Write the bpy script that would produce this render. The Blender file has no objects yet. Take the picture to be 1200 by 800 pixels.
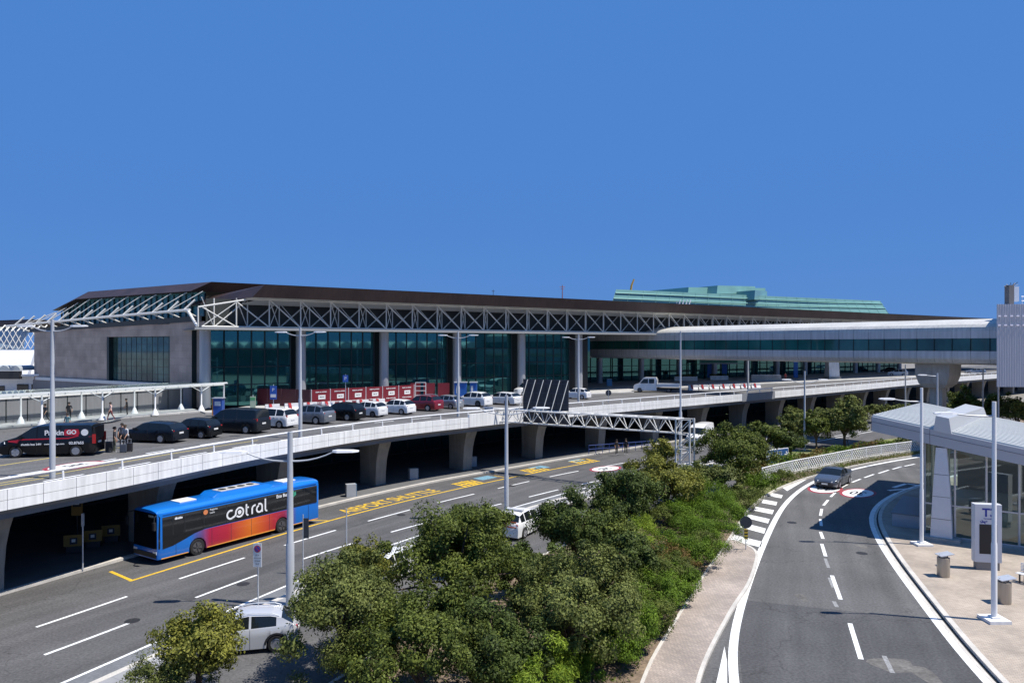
SKY_STR, SUN_E, EXPO = 0.075, 4.6, 0.5
import bpy, math, random
import numpy as np
from mathutils import Matrix, Vector
R = math.radians
sc = bpy.context.scene
COL = sc.collection
F = 850.0; CX = 600.0; HY = 405.0; CZ = 12.5
DECK = 5.2
def G(px, py, z=0.0):                       # a point on the level z seen at that spot of the survey photograph
    Y = F*(CZ-z)/(py-HY); return Vector(((px-CX)*Y/F, Y, z))
def PY(px, py, Y):                          # a point at depth Y
    return Vector(((px-CX)*Y/F, Y, CZ-(py-HY)*Y/F))
def fwd(h): return Vector((math.sin(R(h)), math.cos(R(h)), 0))
def rot_of(h): return math.atan2(math.cos(R(h)), math.sin(R(h)))

# ------------------------------------------------------------------ materials
MATS = {}
def mat(name, col, rough=0.6, metal=0.0, var=0.0, scale=3.0, bump=0.0, bscale=60.0, spec=0.5, fine=0.0, coat=0.0, coords='pos', streak=0.0):
    if name in MATS: return MATS[name]
    m = bpy.data.materials.new(name); m.use_nodes = True
    nt = m.node_tree; N = nt.nodes; L = nt.links
    b = N['Principled BSDF']
    b.inputs['Base Color'].default_value = (*col, 1)
    b.inputs['Roughness'].default_value = rough
    b.inputs['Metallic'].default_value = metal
    b.inputs['Specular IOR Level'].default_value = spec
    b.inputs['Coat Weight'].default_value = coat
    b.inputs['Coat Roughness'].default_value = 0.05
    if var or fine or bump or streak:
        if coords == 'pos':
            g = N.new('ShaderNodeNewGeometry'); src = g.outputs['Position']
        else:
            g = N.new('ShaderNodeTexCoord'); src = g.outputs['Object']
    cur = None
    def mul(fac_out, lo, hi, cur):
        mr = N.new('ShaderNodeMapRange'); mr.inputs['From Min'].default_value = 0.3; mr.inputs['From Max'].default_value = 0.7
        mr.inputs['To Min'].default_value = lo; mr.inputs['To Max'].default_value = hi
        L.new(fac_out, mr.inputs['Value'])
        mx = N.new('ShaderNodeMix'); mx.data_type = 'RGBA'; mx.blend_type = 'MULTIPLY'; mx.inputs[0].default_value = 1
        if cur is None: mx.inputs[6].default_value = (*col, 1)
        else: L.new(cur, mx.inputs[6])
        L.new(mr.outputs[0], mx.inputs[7]); return mx.outputs[2]
    if var:
        n = N.new('ShaderNodeTexNoise'); n.inputs['Scale'].default_value = scale; n.inputs['Detail'].default_value = 5
        n.inputs['Roughness'].default_value = 0.6
        L.new(src, n.inputs['Vector']); cur = mul(n.outputs['Fac'], 1-var, 1+var, cur)
    if fine:
        n = N.new('ShaderNodeTexNoise'); n.inputs['Scale'].default_value = bscale; n.inputs['Detail'].default_value = 2
        L.new(src, n.inputs['Vector']); cur = mul(n.outputs['Fac'], 1-fine, 1+fine, cur)
    if streak:
        mp = N.new('ShaderNodeMapping'); mp.inputs['Scale'].default_value = (3, 3, 0.15); L.new(src, mp.inputs['Vector'])
        n = N.new('ShaderNodeTexNoise'); n.inputs['Scale'].default_value = 1.3; n.inputs['Detail'].default_value = 4
        L.new(mp.outputs[0], n.inputs['Vector']); cur = mul(n.outputs['Fac'], 1-streak, 1+streak*0.5, cur)
    if cur is not None: L.new(cur, b.inputs['Base Color'])
    if bump:
        n = N.new('ShaderNodeTexNoise'); n.inputs['Scale'].default_value = bscale; n.inputs['Detail'].default_value = 3
        L.new(src, n.inputs['Vector'])
        bp = N.new('ShaderNodeBump'); bp.inputs['Strength'].default_value = bump; bp.inputs['Distance'].default_value = 0.02
        L.new(n.outputs['Fac'], bp.inputs['Height']); L.new(bp.outputs[0], b.inputs['Normal'])
    MATS[name] = m; return m

def asphalt(name, base, dirx, diry):
    """worn asphalt: speckle, broad patches and faint streaks along the driving direction"""
    m = mat(name, base, 0.85, var=0.16, scale=0.22, fine=0.22, bscale=9, bump=0.25, spec=0.3)
    nt = m.node_tree; N = nt.nodes; L = nt.links; b = N['Principled BSDF']
    src = N.new('ShaderNodeNewGeometry').outputs['Position']
    mp = N.new('ShaderNodeMapping'); mp.vector_type = 'POINT'
    m0 = N.new('ShaderNodeMapping'); m0.inputs['Rotation'].default_value = (0, 0, -math.atan2(diry, dirx)); L.new(src, m0.inputs['Vector'])
    mp.inputs['Scale'].default_value = (0.05, .9, 1); L.new(m0.outputs[0], mp.inputs['Vector'])
    n = N.new('ShaderNodeTexNoise'); n.inputs['Scale'].default_value = 1.0; n.inputs['Detail'].default_value = 4; L.new(mp.outputs[0], n.inputs['Vector'])
    mr = N.new('ShaderNodeMapRange'); mr.inputs['From Min'].default_value = .3; mr.inputs['From Max'].default_value = .7
    mr.inputs['To Min'].default_value = .80; mr.inputs['To Max'].default_value = 1.18; L.new(n.outputs['Fac'], mr.inputs['Value'])
    old = b.inputs['Base Color'].links[0].from_socket
    mx = N.new('ShaderNodeMix'); mx.data_type = 'RGBA'; mx.blend_type = 'MULTIPLY'; mx.inputs[0].default_value = 1
    L.new(old, mx.inputs[6]); L.new(mr.outputs[0], mx.inputs[7]); 
    # thin dark cracks and tar seams
    vo = N.new('ShaderNodeTexVoronoi'); vo.feature = 'DISTANCE_TO_EDGE'; vo.inputs['Scale'].default_value = 0.16
    dn = N.new('ShaderNodeTexNoise'); dn.inputs['Scale'].default_value = 0.8; dn.inputs['Detail'].default_value = 4; L.new(src, dn.inputs['Vector'])
    va = N.new('ShaderNodeVectorMath'); va.operation = 'MULTIPLY_ADD'; va.inputs[1].default_value = (2, 2, 2)
    L.new(dn.outputs['Color'], va.inputs[0]); L.new(src, va.inputs[2]); L.new(va.outputs[0], vo.inputs['Vector'])
    cr = N.new('ShaderNodeMapRange'); cr.inputs['From Min'].default_value = 0.0; cr.inputs['From Max'].default_value = 0.008
    cr.inputs['To Min'].default_value = .72; cr.inputs['To Max'].default_value = 1; L.new(vo.outputs['Distance'], cr.inputs['Value'])
    mx2 = N.new('ShaderNodeMix'); mx2.data_type = 'RGBA'; mx2.blend_type = 'MULTIPLY'; mx2.inputs[0].default_value = 1
    L.new(mx.outputs[2], mx2.inputs[6]); L.new(cr.outputs[0], mx2.inputs[7]); L.new(mx2.outputs[2], b.inputs['Base Color'])
    return m

def leafmat(name, dark, light, trans=0.25):
    m = bpy.data.materials.new(name); m.use_nodes = True
    nt = m.node_tree; N = nt.nodes; L = nt.links; b = N['Principled BSDF']
    g = N.new('ShaderNodeNewGeometry')
    cr = N.new('ShaderNodeValToRGB'); cr.color_ramp.elements[0].color = (*dark, 1); cr.color_ramp.elements[1].color = (*light, 1)
    cr.color_ramp.elements[0].position = 0.1; cr.color_ramp.elements[1].position = 0.95
    n = N.new('ShaderNodeTexNoise'); n.inputs['Scale'].default_value = 0.9; n.inputs['Detail'].default_value = 2
    L.new(g.outputs['Position'], n.inputs['Vector'])
    ad = N.new('ShaderNodeMath'); ad.operation = 'MULTIPLY_ADD'; ad.inputs[1].default_value = 0.6
    L.new(g.outputs['Random Per Island'], ad.inputs[0])
    sb = N.new('ShaderNodeMapRange'); sb.inputs['From Min'].default_value = .3; sb.inputs['From Max'].default_value = .7
    sb.inputs['To Min'].default_value = 0.0; sb.inputs['To Max'].default_value = .4
    L.new(n.outputs['Fac'], sb.inputs['Value']); L.new(sb.outputs[0], ad.inputs[2])
    L.new(ad.outputs[0], cr.inputs['Fac']); L.new(cr.outputs[0], b.inputs['Base Color'])
    b.inputs['Roughness'].default_value = 0.6; b.inputs['Specular IOR Level'].default_value = 0.18
    t = N.new('ShaderNodeBsdfTranslucent'); L.new(cr.outputs[0], t.inputs['Color'])
    mx = N.new('ShaderNodeMixShader'); mx.inputs[0].default_value = trans
    L.new(b.outputs[0], mx.inputs[1]); L.new(t.outputs[0], mx.inputs[2]); L.new(mx.outputs[0], N['Material Output'].inputs['Surface'])
    MATS[name] = m; return m

def clearglass(name, tint, refl=0.12):
    m = bpy.data.materials.new(name); m.use_nodes = True
    nt = m.node_tree; N = nt.nodes; L = nt.links; N.remove(N['Principled BSDF'])
    t = N.new('ShaderNodeBsdfTransparent'); t.inputs['Color'].default_value = (*tint, 1)
    g = N.new('ShaderNodeBsdfGlossy'); g.inputs['Roughness'].default_value = 0.02; g.inputs['Color'].default_value = (.9, 1, .97, 1)
    lw = N.new('ShaderNodeLayerWeight'); lw.inputs['Blend'].default_value = 0.3
    mr = N.new('ShaderNodeMapRange'); mr.inputs['To Min'].default_value = refl; mr.inputs['To Max'].default_value = 0.9
    L.new(lw.outputs['Fresnel'], mr.inputs['Value'])
    mx = N.new('ShaderNodeMixShader'); L.new(mr.outputs[0], mx.inputs[0]); L.new(t.outputs[0], mx.inputs[1]); L.new(g.outputs[0], mx.inputs[2])
    L.new(mx.outputs[0], N['Material Output'].inputs['Surface']); MATS[name] = m; return m

# ------------------------------------------------------------------ mesh builder
class MB:
    def __init__(s): s.v = []; s.f = []; s.m = []
    def add(s, vs, fs, m=0):
        o = len(s.v); s.v.extend([tuple(x) for x in vs])
        for f in fs: s.f.append(tuple(i+o for i in f)); s.m.append(m)
        return s
    def poly(s, pts, m=0): return s.add(pts, [tuple(range(len(pts)))], m)
    def box(s, c, d, rz=0.0, m=0, tilt=None):
        x, y, z = d[0]/2, d[1]/2, d[2]/2
        vs = [Vector(p) for p in ((-x,-y,-z),(x,-y,-z),(x,y,-z),(-x,y,-z),(-x,-y,z),(x,-y,z),(x,y,z),(-x,y,z))]
        M = Matrix.Rotation(rz, 3, 'Z')
        if tilt is not None: M = M @ tilt
        c = Vector(c)
        return s.add([M@p+c for p in vs], [(0,3,2,1),(4,5,6,7),(0,1,5,4),(1,2,6,5),(2,3,7,6),(3,0,4,7)], m)
    def beam(s, a, b, w, h, m=0):
        a = Vector(a); b = Vector(b); d = (b-a); L = d.length
        if L < 1e-6: return s
        d.normalize(); up = Vector((0,0,1)) if abs(d.z) < .95 else Vector((1,0,0))
        r = d.cross(up).normalized(); u = r.cross(d)
        vs = []
        for p in (a, b):
            for sx, sz in ((-1,-1),(1,-1),(1,1),(-1,1)): vs.append(p+r*(sx*w/2)+u*(sz*h/2))
        return s.add(vs, [(0,1,2,3),(7,6,5,4),(0,4,5,1),(1,5,6,2),(2,6,7,3),(3,7,4,0)], m)
    def tube(s, pts, r, n=8, m=0, cap=True):
        pts = [Vector(p) for p in pts]; k = len(pts)
        rs = r if isinstance(r, (list, tuple)) else [r]*k
        vs = []; fs = []; prev = None
        for i, p in enumerate(pts):
            d = (pts[min(i+1, k-1)]-pts[max(i-1, 0)]).normalized()
            if prev is None:
                up = Vector((0,0,1)) if abs(d.z) < .9 else Vector((1,0,0)); u = d.cross(up).normalized()
            else: u = (prev-d*prev.dot(d)).normalized()
            prev = u; w = d.cross(u)
            for j in range(n):
                a = 2*math.pi*j/n; vs.append(p+u*(rs[i]*math.cos(a))+w*(rs[i]*math.sin(a)))
        for i in range(k-1):
            for j in range(n):
                a = i*n+j; b = i*n+(j+1) % n; fs.append((a, b, b+n, a+n))
        if cap: fs.append(tuple(reversed(range(n)))); fs.append(tuple(range((k-1)*n, k*n)))
        return s.add(vs, fs, m)
    def prism(s, out, z0, z1, m=0):
        n = len(out); vs = [(p[0], p[1], z0) for p in out]+[(p[0], p[1], z1) for p in out]
        ar = sum(out[i][0]*out[(i+1)%n][1]-out[(i+1)%n][0]*out[i][1] for i in range(n))
        fs = [tuple(reversed(range(n))), tuple(range(n, 2*n))]+[(i, (i+1)%n, (i+1)%n+n, i+n) for i in range(n)]
        if ar < 0: fs = [tuple(reversed(f)) for f in fs]
        return s.add(vs, fs, m)
    def extr(s, out, d, m=0):               # outline of 3-D points pushed along d
        n = len(out); d = Vector(d); vs = [Vector(p) for p in out]; vs = vs+[p+d for p in vs]
        return s.add(vs, [tuple(reversed(range(n))), tuple(range(n, 2*n))]+[(i, (i+1)%n, (i+1)%n+n, i+n) for i in range(n)], m)
    def strip(s, A, B, m=0):
        n = len(A); vs = list(A)+list(B)
        return s.add(vs, [(i, n+i, n+i+1, i+1) for i in range(n-1)], m)
    def lathe(s, prof, n=24, M=None, m=0):  # (r, h) about local z
        M = M or Matrix(); vs = []; fs = []; k = len(prof)
        for r, h in prof:
            for j in range(n):
                a = 2*math.pi*j/n; vs.append(M@Vector((r*math.cos(a), r*math.sin(a), h)))
        for i in range(k-1):
            for j in range(n):
                a = i*n+j; b = i*n+(j+1)%n; fs.append((a, b, b+n, a+n))
        fs.append(tuple(reversed(range(n)))); fs.append(tuple(range((k-1)*n, k*n)))
        return s.add(vs, fs, m)
    def build(s, name, mats, parent=None, world=False, smooth=None):
        if not isinstance(mats, (list, tuple)): mats = [mats]
        me = bpy.data.meshes.new(name); me.from_pydata(s.v, [], s.f)
        for x in mats: me.materials.append(x)
        if len(mats) > 1: me.polygons.foreach_set('material_index', s.m)
        if smooth is not None:
            me.polygons.foreach_set('use_smooth', [True]*len(s.f)); me.set_sharp_from_angle(angle=R(smooth))
        me.update()
        return link(name, me, parent, world)
def link(name, me, parent=None, world=False):
    o = bpy.data.objects.new(name, me); COL.objects.link(o)
    if parent is not None:
        o.parent = parent
        if world and parent.type == 'EMPTY': o.location = -parent.location
    return o
def tag(o, label=None, cat=None, group=None, kind=None):
    if label: o['label'] = label
    if cat: o['category'] = cat
    if group: o['group'] = group
    if kind: o['kind'] = kind
    return o
def thing(name, label, cat, loc=(0,0,0), rz=0.0, group=None):
    o = bpy.data.objects.new(name, None); COL.objects.link(o); o.empty_display_size = .3
    o.location = loc; o.rotation_euler = (0, 0, rz); return tag(o, label, cat, group)
def struct(o): o['kind'] = 'structure'; return o
def copy_tree(o, parent=None):
    c = o.copy(); COL.objects.link(c); c.parent = parent
    for ch in [x for x in COL.objects if x.parent == o]: copy_tree(ch, c)
    return c
def text_mesh(s, size, ext=0.0, bold=0.0, align='CENTER'):
    cu = bpy.data.curves.new('writing', 'FONT'); cu.body = s; cu.size = size; cu.extrude = ext; cu.offset = bold
    cu.align_x = align; cu.align_y = 'CENTER'; cu.resolution_u = 4
    o = bpy.data.objects.new('writing', cu); COL.objects.link(o)
    dg = bpy.context.evaluated_depsgraph_get(); me = bpy.data.meshes.new_from_object(o.evaluated_get(dg))
    COL.objects.unlink(o); bpy.data.objects.remove(o); return me
def write(s, size, m, M, parent=None, name='lettering', ext=0.004, bold=0.0, align='CENTER', world=False, sx=1.0):
    me = text_mesh(s, size, ext, bold, align); me.transform(M @ Matrix.Diagonal((sx, 1, 1, 1))); me.materials.clear(); me.materials.append(m)
    me.name = name; return link(name, me, parent, world)
def frame(o, x, y):                          # matrix whose text runs along x with tops along y
    x = Vector(x).normalized(); y = Vector(y).normalized(); z = x.cross(y)
    M = Matrix((x, y, z)).transposed().to_4x4(); M.translation = Vector(o); return M

# ------------------------------------------------------------------ curves in plan
def spline(pts, step=1.5):
    P = [Vector((p[0], p[1])) for p in pts]; out = []
    P = [P[0]*2-P[1]]+P+[P[-1]*2-P[-2]]
    for i in range(1, len(P)-2):
        n = max(2, int((P[i+1]-P[i]).length/step))
        a, b, c, d = P[i-1], P[i], P[i+1], P[i+2]
        for k in range(n):
            t = k/n
            out.append(0.5*((2*b)+(c-a)*t+(2*a-5*b+4*c-d)*t*t+(-a+3*b-3*c+d)*t**3))
    out.append(P[-2]); return out
def smooth_line(L, it=6):
    for _ in range(it):
        L = [L[0]]+[(L[i-1]+L[i]*2+L[i+1])/4 for i in range(1, len(L)-1)]+[L[-1]]
    return L
def tangents(L): return [(L[min(i+1, len(L)-1)]-L[max(i-1, 0)]).normalized() for i in range(len(L))]
def offs(L, d):                              # positive = to the right of travel
    return [p+Vector((t.y, -t.x))*d for p, t in zip(L, tangents(L))]
def v3(L, z): return [Vector((p.x, p.y, z)) for p in L]
class Line:
    def __init__(s, L):
        s.L = L; s.c = [0.0]
        for i in range(1, len(L)): s.c.append(s.c[-1]+(L[i]-L[i-1]).length)
        s.len = s.c[-1]
    def at(s, d):
        d = max(0, min(s.len-1e-4, d)); i = max(0, int(np.searchsorted(s.c, d, side='right'))-1); i = min(i, len(s.L)-2)
        t = (d-s.c[i])/max(1e-9, s.c[i+1]-s.c[i]); return s.L[i].lerp(s.L[i+1], t)
    def tan(s, d): return (s.at(d+.4)-s.at(d-.4)).normalized()
    def near(s, p): return s.c[min(range(len(s.L)), key=lambda i: (s.L[i]-Vector((p[0], p[1]))).length)]
    def sub(s, a, b, step=1.0):
        n = max(1, int((b-a)/step)); return [s.at(a+(b-a)*i/n) for i in range(n+1)]
def band(mb, L, w, z, m=0, off=0.0):
    mb.strip(v3(offs(L, off-w/2), z), v3(offs(L, off+w/2), z), m)
def ridge(mb, A, B, z0, z1, m=0):            # raised strip with vertical sides between two plan lines
    mb.strip(v3(A, z1), v3(B, z1), m); mb.strip(v3(A, z0), v3(A, z1), m); mb.strip(v3(B, z1), v3(B, z0), m)
    for k in (0, -1): mb.poly([(A[k].x, A[k].y, z0), (B[k].x, B[k].y, z0), (B[k].x, B[k].y, z1), (A[k].x, A[k].y, z1)], m)

DE = Line(smooth_line(spline([(-38,5),(-31,19),(-24.1,34.2),(-21.8,39.0),(-17.6,49.8),(-10.85,61.5),(-4.0,69.0),(5.2,78.3),(15.5,87.6),(32.7,102.5),(59.1,125.6),(81.8,146),(114,172),(160,208),(230,262)])))   # deck edge
YE = Line(smooth_line(spline([(-33,12),(-26.5,26),(-20.5,38.2),(-16.6,45.6),(-13.3,51.6),(-7.3,60.2),(-2.26,66.4),(4.1,73.4),(9.9,79.2),(24,92),(45,110),(90,149)])))   # yellow bus-bay line
WE = Line(smooth_line(spline([(-27,6),(-21.5,17),(-16.6,27),(-13,35.2),(-7.4,46),(2.4,59),(7.7,65.2),(18,75.5),(40,95),(85,134)])))     # white right-hand edge line
KE = Line(smooth_line(spline([(-37,10),(-31,24.5),(-24.3,39),(-20.2,47),(-14.6,56.2),(-7.9,65.4),(-4.1,69.6),(7.4,81.2),(20,93),(41,112),(88,153)])))   # kerb of the lower pavement
L1 = Line(smooth_line(spline([(-31,13),(-24.6,26),(-21.1,32.2),(-18.4,38),(-15.2,43.9),(-12,49.2),(-8.4,54.5),(-4.5,59.7),(.15,65.2),(3.9,69.7),(12,77.5),(30,93.5),(80,137)])))
L2 = Line(smooth_line(spline([(-28.5,11),(-22.5,23),(-18.9,29.2),(-16.75,33.9),(-14.2,39.2),(-11.8,43.5),(-9.3,47.2),(-4.3,53.6),(.5,58.9),(5,64.2),(14,73),(34,91),(83,134)])))
RL = Line(smooth_line(spline([(5.5,12),(6.8,20),(8.2,26.9),(9.0,29.8),(10.9,34.6),(14.8,43.4),(19.6,53.5),(22.9,59.6),(28.4,67.6),(35.5,74.2),(46.8,82.2),(70,95),(110,116)])), )     # ramp: left white line
RR = Line(smooth_line(spline([(14.5,10),(16.2,20),(18.1,28.95),(19.5,33.7),(21.3,39.8),(23.4,46.2),(25.9,52.6),(29.0,57.6),(33,62),(37.8,66.2),(50,75),(72,87),(112,108)])))                    # ramp: right white line
RC = Line(smooth_line(spline([(10,12),(12.2,22),(14.5,30.7),(16.9,37.7),(19.1,44.5),(21.6,51),(24.6,57.2),(29.3,63.9),(36.7,71.2),(41.6,75.2),(60,86),(90,102)])))
KB = Line(smooth_line(spline([(2.0,15),(3.4,21),(4.75,26.9),(7.5,32.7),(10.3,39),(13.9,46.2),(17.4,53.9),(20.8,59.8),(25.6,66),(31,71.2),(36.2,75.6),(47.5,83.2),(70,96.2),(110,117.5)])))   # kerb of the planted bed
# ================================================================== materials used
M_ASPH = asphalt('asphalt_lower', (.092,.090,.089), .55, .83)
M_ASPH_R = asphalt('asphalt_ramp', (.102,.100,.097), .35, .94)
M_ASPH_D = asphalt('asphalt_deck', (.115,.113,.112), .6, .8)
M_WHITE = mat('road_paint_white', (.72,.72,.70), .7, fine=.22, var=.12, scale=1.5, bscale=14)
M_WORN = mat('road_paint_worn', (.24,.24,.235), .8, fine=.3, bscale=10)
M_YELLOW = mat('road_paint_yellow', (.62,.39,.025), .7, fine=.25, var=.15, scale=1.5, bscale=12)
M_RED = mat('road_paint_red', (.30,.035,.05), .7, fine=.2, bscale=12)
M_BLUEP = mat('road_paint_blue', (.15,.29,.37), .7, fine=.3, bscale=8)
M_BLACKP = mat('road_paint_black', (.02,.02,.022), .8)
M_KERB = mat('kerb_stone', (.50,.47,.42), .8, var=.14, scale=1.2, fine=.12, bscale=20)
M_CONC = mat('concrete', (.36,.345,.32), .85, var=.14, scale=.7, fine=.08, bscale=25, streak=.12)
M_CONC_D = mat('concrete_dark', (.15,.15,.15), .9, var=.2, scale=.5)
M_PIER = mat('concrete_pier', (.27,.25,.22), .85, var=.15, scale=.8, streak=.15)
M_PANEL = mat('parapet_panel', (.78,.775,.755), .55, var=.07, scale=.6, streak=.15)
M_JOINT = mat('joint_dark', (.10,.10,.10), .9)
M_RAIL = mat('white_paint_metal', (.78,.78,.77), .4, spec=.5)
M_GALV = mat('galvanised', (.52,.55,.59), .38, metal=.35, var=.08, scale=4)
M_POLE = mat('lamp_pole_paint', (.43,.45,.475), .4, metal=.1, var=.05, scale=2)
M_DARKM = mat('dark_metal', (.03,.032,.036), .45)
M_BLACK = mat('black_plastic', (.012,.012,.013), .5)
M_TEAL = mat('teal_glass', (.006,.038,.042), .03, spec=.7, var=.5, scale=.25)
M_TEAL.node_tree.nodes['Principled BSDF'].inputs['Specular Tint'].default_value = (.30,.85,.82,1); M_TEAL.node_tree.nodes['Principled BSDF'].inputs['IOR'].default_value = 2.1
M_TEALB = mat('teal_glass_bridge', (.018,.10,.092), .04, spec=.7, var=.6, scale=.12)
M_MULL = mat('mullion', (.006,.016,.018), .4)
M_BROWN = mat('copper_roof', (.058,.036,.031), .5, metal=.25, var=.28, scale=.35, streak=.2)
M_SOFF = mat('soffit_pale', (.55,.55,.52), .7, var=.06, scale=.5)
M_TRUSS = mat('truss_white', (.66,.645,.59), .45, var=.08, scale=1)
M_COLUMN = mat('column_metal', (.38,.39,.41), .42, metal=.35, streak=.1)
M_CLAD = mat('bridge_cladding', (.52,.525,.54), .42, metal=.2, var=.06, scale=.5, streak=.16)
M_BROOF = mat('bridge_roof', (.52,.51,.475), .5, var=.12, scale=.35, streak=.18)
M_SOIL = mat('dry_soil', (.17,.125,.085), .95, var=.3, scale=.8, fine=.3, bscale=6)
M_GRASS = mat('dry_grass', (.16,.17,.06), .95, var=.35, scale=.9, fine=.35, bscale=9)
M_BARK = mat('bark', (.085,.062,.045), .95, var=.3, scale=6)

def brickmat(name, a, b, mortar, sx, row, msize=.012, plane='XY', rough=.85, ang=0):
    m = bpy.data.materials.new(name); m.use_nodes = True; nt = m.node_tree; N = nt.nodes; L = nt.links
    g = N.new('ShaderNodeNewGeometry'); mp = N.new('ShaderNodeMapping'); mp.inputs['Rotation'].default_value = (0, 0, ang) if plane == 'XY' else (R(-90), 0, 0)
    src = g.outputs['Position']
    if plane != 'XY':                        # wall: turn about z first so that x runs along the wall
        m0 = N.new('ShaderNodeMapping'); m0.inputs['Rotation'].default_value = (0, 0, ang); L.new(src, m0.inputs['Vector']); src = m0.outputs[0]
    L.new(src, mp.inputs['Vector'])
    br = N.new('ShaderNodeTexBrick'); br.inputs['Color1'].default_value = (*a, 1); br.inputs['Color2'].default_value = (*b, 1); br.inputs['Mortar'].default_value = (*mortar, 1)
    br.inputs['Scale'].default_value = 1; br.inputs['Brick Width'].default_value = sx; br.inputs['Row Height'].default_value = row; br.inputs['Mortar Size'].default_value = msize
    br.inputs['Mortar Smooth'].default_value = .2
    L.new(mp.outputs[0], br.inputs['Vector'])
    n = N.new('ShaderNodeTexNoise'); n.inputs['Scale'].default_value = .5; n.inputs['Detail'].default_value = 6; L.new(g.outputs['Position'], n.inputs['Vector'])
    mr = N.new('ShaderNodeMapRange'); mr.inputs['From Min'].default_value = .3; mr.inputs['From Max'].default_value = .7; mr.inputs['To Min'].default_value = .78; mr.inputs['To Max'].default_value = 1.2; L.new(n.outputs['Fac'], mr.inputs['Value'])
    mx = N.new('ShaderNodeMix'); mx.data_type = 'RGBA'; mx.blend_type = 'MULTIPLY'; mx.inputs[0].default_value = 1
    L.new(br.outputs['Color'], mx.inputs[6]); L.new(mr.outputs[0], mx.inputs[7])
    bs = N['Principled BSDF']; L.new(mx.outputs[2], bs.inputs['Base Color']); bs.inputs['Roughness'].default_value = rough
    MATS[name] = m; return m
M_PAVE = brickmat('pavement_setts', (.40,.33,.275), (.30,.25,.215), (.22,.19,.165), .20, .10, .012, ang=R(50))
M_PAVE2 = brickmat('pavement_setts_pale', (.41,.345,.275), (.33,.275,.22), (.24,.205,.17), .20, .10, .010, ang=R(20))
M_PAVEG = brickmat('pavement_grey', (.30,.30,.30), (.26,.26,.265), (.2,.2,.2), 1.0, .5, .012, ang=R(30))
M_FLAT = brickmat('forecourt_slabs', (.44,.43,.41), (.40,.395,.38), (.3,.3,.29), 1.2, 1.2, .02, ang=R(30))

# ================================================================== ground and roads
struct(MB().poly([(-1500,-300,-.06),(1500,-300,-.06),(1500,2500,-.06),(-1500,2500,-.06)]).build('ground', mat('dusty_ground', (.20,.185,.16), .95, var=.2, scale=.05, fine=.15, bscale=2)))
mb = MB()                                     # lower road: from the kerb to the far side of the parking lane
A = KE.L; LE = [WE.at(WE.len*i/(len(A)-1)) for i in range(len(A))]
LO = Line(offs(WE.L, 9.2)); B = [LO.at(LO.len*i/(len(A)-1)) for i in range(len(A))]
mb.strip(v3(A, 0), v3(B, 0)); struct(mb.build('lower_road', M_ASPH))
mb = MB(); 
RO_L = offs(RL.L, -1.5); RO = Line(offs(RR.L, .35))
A2 = [Line(KB.L).at(KB.len*i/160) for i in range(161)]; B2 = [RO.at(RO.len*i/160) for i in range(161)]
mb.strip(v3(A2, .002), v3(B2, .002)); struct(mb.build('ramp_road', M_ASPH_R))
# painted lines of the lower road
mb = MB()
z = .006
for line, s0, on, period, ref in ((L1, 0, 4.4, 7.45, (-21.1,32.2)), (L2, 0, 4.0, 7.4, (-18.9,29.2))):
    d0 = line.near(ref); d = d0-period*3
    while d < line.len-6:
        if d > 0: band(mb, line.sub(d, d+on), .17, z)
        d += period
band(mb, WE.sub(2, WE.len-8), .16, z)
struct(mb.build('lower_road_white_lines', M_WHITE))
mb = MB(); d0 = YE.near((-20.5,38.2)); d1 = YE.near((9.9,79.2)); band(mb, YE.sub(d0, d1), .2, z)
def cross_bar(mb, line, d, a, b, w, z, skew=0):
    p = line.at(d); t = line.tan(d); n = Vector((-t.y, t.x)); q = [p+n*a, p+n*b+t*skew]
    u = (q[1]-q[0]).normalized(); s = Vector((-u.y, u.x))*w/2
    mb.poly([(*(q[0]-s), z), (*(q[1]-s), z), (*(q[1]+s), z), (*(q[0]+s), z)])
cross_bar(mb, YE, d0+.1, -.1, 2.5, .2, z+.003, .5)
dr = YE.near((-13.4,51.5)); cross_bar(mb, YE, dr+.4, .1, 1.3, .15, z, -.6)
de = YE.near((-2.6,66.0)); cross_bar(mb, YE, de-1.2, .1, 2.2, .16, z, 0)
cross_bar(mb, YE, de+3, .1, 1.9, .14, z, 0)
for (px, py, l) in ((567,568,2.2), (628,552,2.4), (694,540.5,2.6)):   # zig-zag bays
    c = G(px, py); d = YE.near(c)
    for k in range(5): cross_bar(mb, YE, d-l/2+k*l/4, .1, 1.9, .28, z, .25)
    p = YE.sub(d-l/2, d+l/2)
    band(mb, offs(p, -1.0), .2, z+.003); band(mb, offs(p, -1.9), .22, z+.003)
struct(mb.build('bus_bay_yellow_lines', M_YELLOW))
def road_word(s, line, d, off, size, m, sx=1.0, n='road_lettering'):
    me = text_mesh(s, size); xs_ = [v.co.x for v in me.vertices]; sx = sx/(max(xs_)-min(xs_))
    p = line.at(d); t = line.tan(d); nn = Vector((-t.y, t.x)); o = p+nn*off
    return struct(write(s, size, m, frame((o.x, o.y, z), (t.x, t.y, 0), (nn.x, nn.y, 0)), None, n, ext=.0015, bold=size*.014, sx=sx))
road_word('AIRPORT', YE, YE.near(G(438,592)), 1.12, 2.0, M_YELLOW, 4.9)
road_word('SHUTTLE', YE, YE.near(G(497,578.5)), 1.12, 2.0, M_YELLOW, 5.2)
mb = MB()
for (px, py) in ((568.5,559.5), (626,548.5), (680,538.5)):
    c = G(px, py); d = YE.near(c)
    pl = [YE.at(d-1.0), YE.at(d+1.0)]; band(mb, pl, 1.3, .006, 0, -1.75)
struct(mb.build('bay_symbols_pale_blue', M_BLUEP))
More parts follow.
